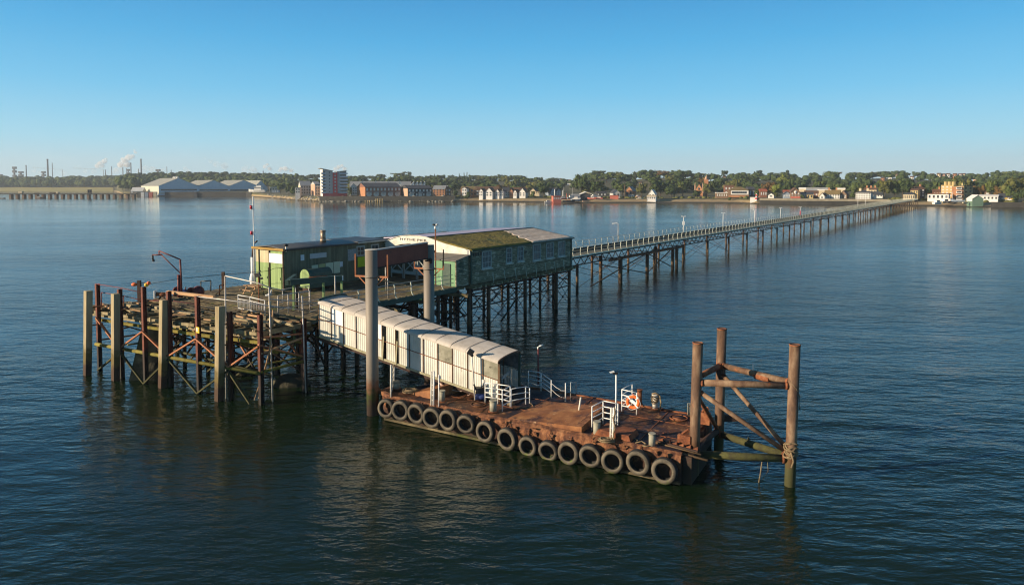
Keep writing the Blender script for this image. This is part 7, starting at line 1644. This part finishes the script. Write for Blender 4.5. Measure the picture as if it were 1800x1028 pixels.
for a in ((47, 290.5, 2.2, 2500, 'dark chimney left of the tallest left chimney'), (85, 279.7, 3.2, 2500, 'tallest dark chimney at the left of the refinery'), (93, 286.5, 1.4, 2600, 'thin chimney just right of the tallest left chimney'), (111, 299, .9, 2500, 'thin flare pipe under the left smoke trail'), (182.5, 298, .9, 2500, 'thin flare pipe under the right smoke trail'), (186, 298.5, 1.8, 2450, 'short dark chimney right of the flare pipe'), (197, 293, 1.6, 2500, 'slim chimney left of the white steam'), (216.7, 295, 2.0, 2500, 'short chimney in front of the large steam cloud'), (223, 296, 1.2, 2600, 'thin low chimney beside the short chimney'), (231, 286.3, 2.2, 2500, 'tall slim chimney left of the tallest right chimney'), (244, 297, 1.6, 2500, 'short thin chimney left of the tallest right chimney'), (249, 279.5, 3.0, 2500, 'tallest dark chimney at the right of the refinery'), (294, 293, 1.2, 2550, 'thin pale chimney above the leftmost warehouse'), (301.5, 299, 1.8, 2500, 'short stub chimney right of the thin pale chimney'), (341, 305, 1.2, 2500, 'tiny chimney above the second warehouse'), (463, 300.5, 2.0, 2400, 'lone dark chimney above the rightmost warehouse')): stack(*a)
for a in ((26, 294, 5, 2500, 'lattice process tower at the far left of the refinery', 'tower'), (37, 302, 6, 2500, 'low bulky process tower right of the lattice tower', 'tower'), (77, 302, 5, 2450, 'process column left of the tallest left chimney', 'tower'), (1, 307, 5, 2500, 'low process unit cut by the left photo edge', 'tower'), (226, 298, 4, 2550, 'pale process tower between the short chimneys', 'tower'), (278, 298.5, 6, 2500, 'blocky process tower above the leftmost warehouse', 'tower')): stack(*a)
def plume(blobs, lab, m, Y=2550):
    k = MB(); rg = random.Random(int(blobs[0][0]))
    for px, py, r_ in blobs:
        c = AY(px, py, Y); s = r_ * Y / F
        k.blob(c, s, s * .9, s * .85, 14, 10, .06, rg)
        for i in range(5): a = rg.uniform(0, 6.28); k.blob(c + Vector((math.cos(a) * s * .7, rg.uniform(-.4, .4) * s, math.sin(a) * s * .6)), s * .45, s * .45, s * .42, 10, 8, .08, rg)
    tag(k.build('steam_plume' if m is M_steam else 'smoke_trail', m), lab, 'steam' if m is M_steam else 'smoke', 'steam and smoke over the refinery', 'thing')
def volmat(nm, colr, dens):
    m = bpy.data.materials.new(nm); m.use_nodes = True; N = m.node_tree.nodes; L = m.node_tree.links; N.remove(N['Principled BSDF']); v = N.new('ShaderNodeVolumePrincipled')
    v.inputs['Color'].default_value = (*colr, 1); v.inputs['Density'].default_value = dens; v.inputs['Anisotropy'].default_value = .0; L.new(v.outputs[0], N['Material Output'].inputs['Volume']); MATS[nm] = m; return m
M_steam = volmat('steam', (.995, .995, .995), .11); M_smoke = volmat('thin_smoke', (.5, .48, .48), .10); M_faint = volmat('faint_smoke', (.97, .97, .98), .02)
plume([(171, 292, 4.5), (176, 288, 5), (183, 284, 5), (180, 292, 4), (186, 280, 3)], 'white steam puff left of the largest steam cloud', M_steam)
plume([(212, 290, 6), (220, 283, 6.5), (226, 277, 6), (216, 280, 4), (233, 275, 4), (238, 268, 3.2), (236, 264, 2), (224, 290, 6)], 'largest white steam cloud drifting up beside the tall right chimneys', M_steam)
plume([(133, 294, 3), (140, 292, 2.4), (60, 300, 4), (70, 303, 4), (150, 301, 4), (112, 304, 5), (165, 302, 5)], 'low pale steam banks behind the refinery trees', M_faint)
plume([(205, 300, 7), (245, 300, 5), (256, 296, 6), (268, 298, 7), (285, 300, 5), (252, 303, 5)], 'low grey steam bank behind the tallest right chimney', M_faint)
plume([(325, 296, 4), (330, 301, 5), (318, 302, 4)], 'small pale steam puff above the leftmost warehouse roof', M_faint); plume([(380, 289, 6), (395, 292, 7), (370, 284, 4), (360, 278, 2.5)], 'faint grey smoke above the second and third warehouses', M_faint); plume([(430, 298, 6), (445, 300, 8), (432, 294, 4)], 'broad faint smoke bank left of the lone chimney', M_faint)
plume([(466, 293, 4), (470, 290, 3), (474, 297, 4)], 'white puff at the top of the lone dark chimney', M_steam, 2420); plume([(495, 297, 4), (502, 297, 5), (492, 300, 3), (512, 300, 4)], 'white puff right of the lone dark chimney', M_steam); plume([(595, 294, 4), (601, 292, 3.5), (590, 297, 4), (606, 297, 4)], 'white puff behind the apartment tower roof', M_steam)
def trail(px0, px1, y0, y1, lab):
    Y = 2500; k = MB(); n = 26
    pts = [AY(px0 + (px1 - px0) * i / n, y0 + (y1 - y0) * (i / n) ** .8 + .25 * math.sin(i * 1.3), Y) for i in range(n + 1)]
    for i in range(n): k.blob((pts[i] + pts[i + 1]) / 2, 4.2, 2.2, 1.5 + .9 * math.sin(i * 2.1) ** 2, 8, 6, .1)
    tag(k.build('smoke_trail', M_smoke), lab, 'smoke', 'steam and smoke over the refinery')
trail(111, 58, 299, 294.5, 'thin dark smoke trail drifting left from the left flare pipe'); trail(182, 128, 298.5, 295.5, 'thin dark smoke trail drifting left from the right flare pipe')

# ---------------------------------------------------------- trees
GM = {n: mat('foliage_' + n, [(0.3, a), (0.5, b), (0.7, c)], .16, .9, detail=7, spec=.15) for n, a, b, c in (('dark', (.028, .045, .016), (.045, .068, .022), (.066, .09, .03)), ('mid', (.042, .064, .018), (.068, .094, .027), (.10, .125, .038)), ('olive', (.068, .076, .020), (.10, .105, .030), (.14, .14, .042)), ('bright', (.085, .11, .018), (.125, .15, .028), (.17, .19, .04)), ('autumn', (.085, .050, .016), (.12, .072, .024), (.15, .095, .035)))}
M_bark = mat('bark', [(0.3, (.05, .038, .025)), (0.7, (.09, .07, .045))], 1, .95)
def crown_mesh(nm, seed, shape, n):
    rg = random.Random(seed); k = MB(); lobes = []     # unit tree: height 1, crown half width .5
    if shape == 'round':
        lobes = [(Vector((0, 0, .58)), .30)]
        for i in range(11): a = rg.uniform(0, 6.28); q = rg.uniform(.16, .33); lobes.append((Vector((math.cos(a) * q, math.sin(a) * q, rg.uniform(.32, .80))), rg.uniform(.13, .2)))
    elif shape == 'poplar':
        for i in range(7): lobes.append((Vector((rg.uniform(-.03, .03), rg.uniform(-.03, .03), .15 + .12 * i)), .15 - .015 * abs(i - 2)))
    elif shape == 'pine':
        for i in range(9): a = rg.uniform(0, 6.28); q = rg.uniform(.05, .34); lobes.append((Vector((math.cos(a) * q, math.sin(a) * q, rg.uniform(.72, .93))), rg.uniform(.09, .15)))
        for i in range(3): a = rg.uniform(0, 6.28); lobes.append((Vector((math.cos(a) * .2, math.sin(a) * .2, rg.uniform(.45, .62))), .09))
    else:
        for i in range(8): a = rg.uniform(0, 6.28); q = rg.uniform(.0, .3); lobes.append((Vector((math.cos(a) * q, math.sin(a) * q, rg.uniform(.3, .7))), rg.uniform(.2, .28)))
    ws = [r_ ** 2 for c, r_ in lobes]; tot = sum(ws)
    for (c, r_), w_ in zip(lobes, ws):
        for i in range(int(n * w_ / tot) + 4):
            d = Vector((rg.gauss(0, 1), rg.gauss(0, 1), rg.gauss(0.25, 1))).normalized(); p = c + d * r_ * rg.uniform(.72, 1.08)
            nn = (d + Vector((rg.uniform(-.6, .6), rg.uniform(-.6, .6), rg.uniform(-.4, .7)))).normalized(); a = nn.cross(Vector((rg.uniform(-1, 1), rg.uniform(-1, 1), rg.uniform(-1, 1)))).normalized(); b = nn.cross(a); s = rg.uniform(.022, .05)
            k.add([p - a * s, p - b * s * rg.uniform(.5, 1) + nn * s * .2, p + a * s * rg.uniform(.7, 1.2), p + b * s * rg.uniform(.5, 1.1) + nn * s * .1], [(0, 1, 2, 3)])
        k.blob(c, r_ * .72, r_ * .72, r_ * .7, 7, 5, .15, rg)
    return k
CROWNS = {}
for nm, shp, cnt in (('round', 'round', 4), ('poplar', 'poplar', 1), ('pine', 'pine', 2), ('bush', 'bush', 2)):
    for i in range(cnt):
        kb = crown_mesh('crown', 40 + i * 7 + len(nm), shp, 520)
        for g in GM:
            if shp == 'poplar' and g != 'mid': continue
            me = kb.mesh('crown', GM[g]); CROWNS[nm, g, i] = me
TK = MB(); TK.tube((0, 0, -.06), (0, 0, .3), .03, 6, .022); TK.tube((0, 0, .28), (.12, .03, .55), .018, 5, .008); TK.tube((0, 0, .26), (-.11, -.05, .52), .018, 5, .008); TK.tube((0, 0, .3), (.01, .06, .75), .017, 5, .006)
TRM = TK.mesh('trunk', M_bark)
PK = MB(); PK.tube((0, 0, -.06), (.01, 0, .72), .026, 6, .014); PK.tube((0, 0, .55), (.16, .05, .8), .012, 5); PK.tube((0, 0, .5), (-.15, -.03, .78), .012, 5); PRM = PK.mesh('trunk', M_bark)
TREES = []
def tree(px, Y, h, w_, kind, tone, where):
    X = (px - 900) / F * Y; z = ground(X, Y) - .2; keys = [k for k in CROWNS if k[0] == kind and k[1] == tone] or [k for k in CROWNS if k[0] == kind]
    me = CROWNS[rng.choice(keys)]; o = bpy.data.objects.new('tree' if kind != 'bush' else 'bush', None); col.objects.link(o); o.location = (X, Y, z); o.scale = (w_, w_, h); o.rotation_euler = (0, 0, rng.uniform(0, 6.28)); o.empty_display_size = .1
    for nm, m in (('crown', me), ('trunk', PRM if kind == 'pine' else TRM)):
        c = bpy.data.objects.new(nm, m); col.objects.link(c); c.parent = o
    TREES.append([px, Y, h, w_, kind, tone, where, o]); return o
# trees one can point at along the shore: column, top row, base row, width in columns, kind, tone
for px, yt, yb, w_, kd, tn, dY in ((617, 328, 344, 11, 'bush', 'dark', 28), (800, 334, 347, 12, 'bush', 'dark', 22), (822, 336, 346, 16, 'bush', 'dark', 14), (936, 335, 347, 14, 'bush', 'mid', 30), (956, 320, 347, 26, 'round', 'dark', 40), (1022, 304, 347, 36, 'round', 'dark', 62), (1050, 314, 345, 30, 'round', 'dark', 58), (1128, 320, 348, 24, 'round', 'olive', 55), (1155, 313, 348, 36, 'round', 'dark', 70), (1180, 325, 349, 28, 'round', 'dark', 45), (1200, 315, 348, 26, 'round', 'mid', 90), (1226, 334, 349, 24, 'round', 'dark', 42), (1244, 320, 348, 22, 'round', 'olive', 75), (1258, 314, 346, 24, 'round', 'dark', 110), (1296, 312, 340, 20, 'round', 'olive', 110), (1330, 333, 348, 14, 'round', 'mid', 30), (1362, 321, 346, 28, 'round', 'bright', 70), (1365, 338, 348, 13, 'round', 'olive', 14), (1343, 321, 338, 14, 'round', 'autumn', 80), (1385, 314, 342, 22, 'round', 'dark', 90), (1440, 314, 342, 28, 'round', 'mid', 110), (1413, 317, 342, 18, 'round', 'dark', 100), (1497, 337, 349, 13, 'round', 'mid', 16), (1480, 320, 342, 30, 'round', 'mid', 95), (1500, 318, 344, 24, 'round', 'mid', 90), (1512, 326, 338, 14, 'bush', 'olive', 75), (1555, 314, 350, 26, 'round', 'olive', 30), (1572, 312, 350, 34, 'round', 'mid', 36), (1586, 311, 348, 30, 'round', 'dark', 60), (1612, 318, 344, 24, 'round', 'dark', 70), (1632, 327, 346, 18, 'round', 'dark', 48), (1648, 316, 340, 22, 'round', 'mid', 90), (1690, 310, 346, 36, 'round', 'olive', 75), (1708, 314, 346, 26, 'round', 'mid', 80), (1719, 324, 348, 22, 'round', 'autumn', 55), (1733, 318, 344, 18, 'round', 'bright', 85), (1745, 312, 348, 26, 'round', 'mid', 55), (1758, 324, 348, 24, 'round', 'autumn', 45), (1782, 307, 352, 46, 'round', 'olive', 40), (1772, 322, 351, 22, 'round', 'mid', 30), (1806, 308, 352, 40, 'round', 'olive', 42), (1787, 336, 353, 18, 'bush', 'dark', 22), (1798, 330, 353, 14, 'round', 'dark', 20), (516, 326, 340, 12, 'bush', 'mid', 40), (508, 322, 340, 14, 'round', 'dark', 60), (493, 320, 340, 16, 'round', 'mid', 90), (466, 312, 335, 14, 'round', 'bright', 260), (1282, 346, 350, 8, 'bush', 'mid', 20), (1313, 346, 350, 8, 'bush', 'mid', 15), (1410, 345, 349.5, 9, 'bush', 'mid', 8), (236, 322, 338, 14, 'round', 'mid', 60), (226, 323, 338, 14, 'round', 'dark', 80), (216, 324, 338, 14, 'round', 'mid', 100)):
    Y = interp(SHORE, px) + dY; zt = AY(px, yt, Y).z; X = (px - 900) / F * Y; h = max(3.5, zt - ground(X, Y) + .3); tree(px, Y, h, w_ * Y / F, kd, tn, 'shore')
for px, yt in ((807.5, 303.5), (816, 301.5), (821, 301), (826, 305), (748, 309), (757, 306), (764, 304.5), (758, 309)):
    Y = interp(SHORE, px) + 330; X = (px - 900) / F * Y; tree(px, Y, AY(px, yt, Y).z - ground(X, Y), 7 * Y / F, 'poplar', 'mid', 'mid')
for px, yt in ((1334, 300), (1329, 300.5), (719, 302.5), (711, 302), (1384, 299.5), (1270, 300.5), (1274, 300.8)):
    Y = interp(SHORE, px) + interp(HILLT, px); X = (px - 900) / F * Y; tree(px, Y, AY(px, yt, Y).z - ground(X, Y), 13 * Y / F, 'pine', 'dark', 'ridge')
HH = [(1563, 311), (1576, 309), (1587, 307), (1601, 313), (1641, 316), (1636, 308.5), (1648, 307.5), (1656, 308.5), (1664, 308), (1676, 308), (1685, 308.5), (1691, 308), (1712, 312), (1729, 311), (1343, 312.5), (1421, 313), (1428, 312.5), (1491, 317), (1496, 316), (1550, 315), (1544, 324), (1272, 313), (1279, 312.5), (1284, 313), (988, 317.5), (1000, 319), (1124, 323)]
HN = ['pale', 'cream', 'white', 'peach']
for i, (px, yb) in enumerate(HH):
    T = interp(HILLT, px); lo_, hi_ = 95, T * 1.0     # find the distance where the slope shows at this row
    for _ in range(40):
        m_ = (lo_ + hi_) / 2; Y = interp(SHORE, px) + m_; zz_ = ground((px - 900) / F * Y, Y); py = 326.1 - (zz_ - CAMZ) / Y * F
        if py > yb + 3: lo_ = m_
        else: hi_ = m_
    Y = interp(SHORE, px) + lo_
    wl_ = ['white', 'cream', 'peach', 'white', 'orange'][i % 5]; nr = min(((abs(px - x), n) for x, n in ((1563, 'the pier entrance trees'), (1600, 'the yellow fronted building'), (1640, 'the long white single storey building'), (1665, 'the tan mansion'), (1690, 'the red brick extension'), (1712, 'the green boathouse'), (1735, 'the long white clubhouse'), (1343, 'the red roofed house'), (1424, 'the long flat roofed hall'), (1493, 'the brown gabled house'), (1545, 'the dark roofed pub'), (1278, 'the brick tower block'), (994, 'the boatyard masts'), (1124, 'the brick gable house'))))[1]
    house(['small %s house high on the hillside above %s', 'tiny %s house among hill trees above %s', 'distant %s house with brown roof up the slope over %s'][i % 3] % ({'white': 'white', 'cream': 'cream', 'peach': 'peach', 'orange': 'brick'}[wl_], nr) + (' at photo column %d' % px if False else ''), px - 3, px + 3.2, yb + 3, yb - 1.2, yb - 3.0, Y, -12, 8, 'side', wl_, 'brown', (2, 1), 'house', name='hillside_house', grp='small houses on the hillside')
def blocked(px, w_, yt, yb, Y):
    for x0, x1, y0, y1, yy in BUILT:
        if yy > Y + 5 or True:
            if px + w_ / 2 > x0 - 1 and px - w_ / 2 < x1 + 1 and Y < yy + 18 and yb > y0 + 1 and yt < y1: return True
            if abs(Y - yy) < 22 and px + w_ * .35 > x0 and px - w_ * .35 < x1: return True
    return False
rt = random.Random(21)
def row(px0, px1, step, tfun, hfun, wpx, where):
    px = px0
    while px < px1:
        p = px + rt.uniform(-.3, .3) * step; Y = interp(SHORE, p) + tfun(p) * rt.uniform(.9, 1.1); X = (p - 900) / F * Y; g = ground(X, Y); h = hfun(p, Y, g); w_ = wpx * rt.uniform(.8, 1.3) * (Y / F)
        yt = 326.1 - (g + h - CAMZ) / Y * F; yb = 326.1 - (g - CAMZ) / Y * F
        if not blocked(p, w_ / (Y / F), yt, yb, Y):
            tn = rt.choice(['dark', 'dark', 'mid', 'mid', 'olive', 'dark', 'mid', 'bright' if rt.random() < .3 else 'olive', 'autumn' if rt.random() < .3 else 'mid'])
            tree(p, Y, h, w_, 'round', tn, where)
        px += step
row(486, 1815, 19, lambda p: interp(HILLT, p), lambda p, Y, g: max(8, AY(p, interp(SKYL, p) + rt.uniform(-.3, 3.0), Y).z - g), 25, 'ridge')
row(490, 1815, 22, lambda p: interp(HILLT, p) * .62, lambda p, Y, g: rt.uniform(11, 16), 27, 'upper')
row(480, 1815, 26, lambda p: interp(HILLT, p) * .38, lambda p, Y, g: rt.uniform(11, 16), 31, 'middle')
row(495, 1815, 30, lambda p: interp(HILLT, p) * .20, lambda p, Y, g: rt.uniform(9, 14), 31, 'lower')
# labels that place each tree by what stands near it
LM = [(470, 'the lone chimney'), (500, 'the small white office'), (535, 'the grey flats block'), (588, 'the apartment tower'), (640, 'the orange brick end'), (675, 'the grey roofed terrace'), (735, 'the sawtooth roofs'), (772, 'the orange brick block'), (824, 'the olive roofed house'), (862, 'the broad white gable'), (890, 'the grey fronted house'), (918, 'the tallest white gable'), (945, 'the cream gabled house'), (979, 'the red barge'), (1030, 'the open boat shed'), (1058, 'the low dark shed'), (1084, 'the pink fronted shed'), (1106, 'the brick gable house'), (1145, 'the tall narrow white house'), (1190, 'the bare beach'), (1228, 'the church'), (1268, 'the flat roofed building'), (1298, 'the seaside restaurant'), (1329, 'the striped beacon'), (1355, 'the white gable end cottage'), (1383, 'the blue grey cottage'), (1398, 'the round disc house'), (1424, 'the tan cottage'), (1460, 'the long white cottage'), (1482, 'the brown gabled house'), (1517, 'the seafront hotel'), (1541, 'the dark roofed pub'), (1572, 'the promenade right end'), (1597, 'the pier entrance'), (1618, 'the dark fronted terrace'), (1645, 'the long white building'), (1664, 'the tan mansion'), (1684, 'the red brick extension'), (1701, 'the shaded end wing'), (1718, 'the green boathouse'), (1738, 'the long white clubhouse'), (1767, 'the yellow parasols'), (1795, 'the right photo edge'), (225, 'the peaked tent')]
TONE = {'dark': 'dark green', 'mid': 'green', 'olive': 'olive green', 'bright': 'yellow green', 'autumn': 'brown tinged'}
KIND = {'round': 'broadleaf tree', 'poplar': 'slim poplar', 'pine': 'flat topped pine', 'bush': 'rounded bush'}
PLACE = {'shore': 'on the shore by', 'ridge': 'on the skyline over', 'upper': 'high upslope above', 'middle': 'halfway upslope above', 'lower': 'low behind', 'mid': 'halfway upslope above'}
buck = {}
for T in TREES:
    lm = min(LM, key=lambda l: abs(l[0] - T[0]))[1]; buck.setdefault((T[6] if T[6] != 'mid' else 'middle', T[4], T[5], lm), []).append(T)
for (wh, kd, tn, lm), L_ in buck.items():
    L_.sort(key=lambda T: T[0]); n = len(L_)
    for i, T in enumerate(L_):
        pre = '' if n == 1 else (['left', 'right'][i] + ' of two: ' if n == 2 else ['leftmost', 'second from left', 'third from left', 'fourth from left', 'fifth from left', 'sixth from left', 'seventh from left', 'eighth from left'][i] + ': ')
        tag(T[7], '%s%s %s %s %s' % (pre, TONE[tn], KIND[kd], PLACE[wh], lm), 'tree' if kd != 'bush' else 'bush', 'trees of the town hillside' if wh != 'shore' else 'trees along the shore')
def wood(nm, lab, px0, px1, n, t0, t1, hr, seed, wr=(14, 24), off=0):
    rg = random.Random(seed); k = MB()
    for i in range(n):
        px = rg.uniform(px0, px1); Y = interp(SHORE, px) + rg.uniform(t0, t1); X = (px - 900) / F * Y; g = ground(X, Y); h = rg.uniform(*hr); w_ = rg.uniform(*wr) / 2
        for l in range(4):
            a = rg.uniform(0, 6.28); c = Vector((X + math.cos(a) * w_ * .5, Y + math.sin(a) * w_ * .5, g + h * rg.uniform(.4, .75))); r_ = w_ * rg.uniform(.5, .75)
            k.blob(c, r_ * .9, r_ * .9, h * .28, 6, 5, .2, rg)
            for q in range(16):
                d = Vector((rg.gauss(0, 1), rg.gauss(-.3, 1), rg.gauss(.3, 1))).normalized(); p = c + Vector((d.x * r_, d.y * r_, d.z * h * .3)); s = rg.uniform(.8, 1.9); a_ = d.cross(Vector((rg.random(), rg.random(), 1))).normalized(); b_ = d.cross(a_); k.add([p - a_ * s, p - b_ * s, p + a_ * s, p + b_ * s], [(0, 1, 2, 3)])
    o = k.build(nm, GM['mid'] if seed % 2 else GM['dark'], org=(0, 0, 0)); tag(o, lab, 'wood', kind='stuff')
wood('far_wood', 'dark far wood behind the marsh and below the refinery stacks', -60, 245, 260, 200, 330, (16, 22), 5)
wood('far_wood', 'upper edge of far wood against the refinery stacks', -60, 480, 260, 420, 620, (13, 20), 6, (16, 28))
wood('far_wood', 'woods behind the grey warehouses and waterside flats', 240, 520, 280, 250, 800, (11, 17), 7)
wood('hill_wood', 'wooded hillside that fills the gaps between the town trees', 480, 1830, 330, 150, 640, (8, 12), 8, (10, 17))
def scrub(): 
    rg = random.Random(33); k = MB()
    for i in range(170):
        px = rg.uniform(800, 1330) if i < 110 else rg.uniform(1560, 1810); Y = interp(SHORE, px) + interp(EW, px) + rg.uniform(2, 10); X = (px - 900) / F * Y; s = rg.uniform(.5, 1.3); k.blob((X, Y, ground(X, Y) + s * .4), s * 1.8, s, s, 6, 4, .25, rg)
    tag(k.build('shore_scrub', GM['olive']), 'low scrub and hedges along the top of the beach', 'scrub', kind='stuff')
scrub()
# far water posts / small buoy left to the place
# ------------------------------------------------------------------ air
def haze():
    k = MB(); k.box(-5200, 5200, -60, 4600, -3.2, 190); m = bpy.data.materials.new('haze'); m.use_nodes = True; N = m.node_tree.nodes; L = m.node_tree.links; N.remove(N['Principled BSDF'])
    v = N.new('ShaderNodeVolumePrincipled'); v.inputs['Color'].default_value = (.80, .90, 1, 1); v.inputs['Density'].default_value = HAZE; v.inputs['Anisotropy'].default_value = .1; L.new(v.outputs[0], N['Material Output'].inputs['Volume'])
    o = k.build('haze', m, org=(0, 0, 0)); o['kind'] = 'stuff'; o['label'] = 'thin pale blue haze over the water'
HAZE = 1.2e-4
haze()
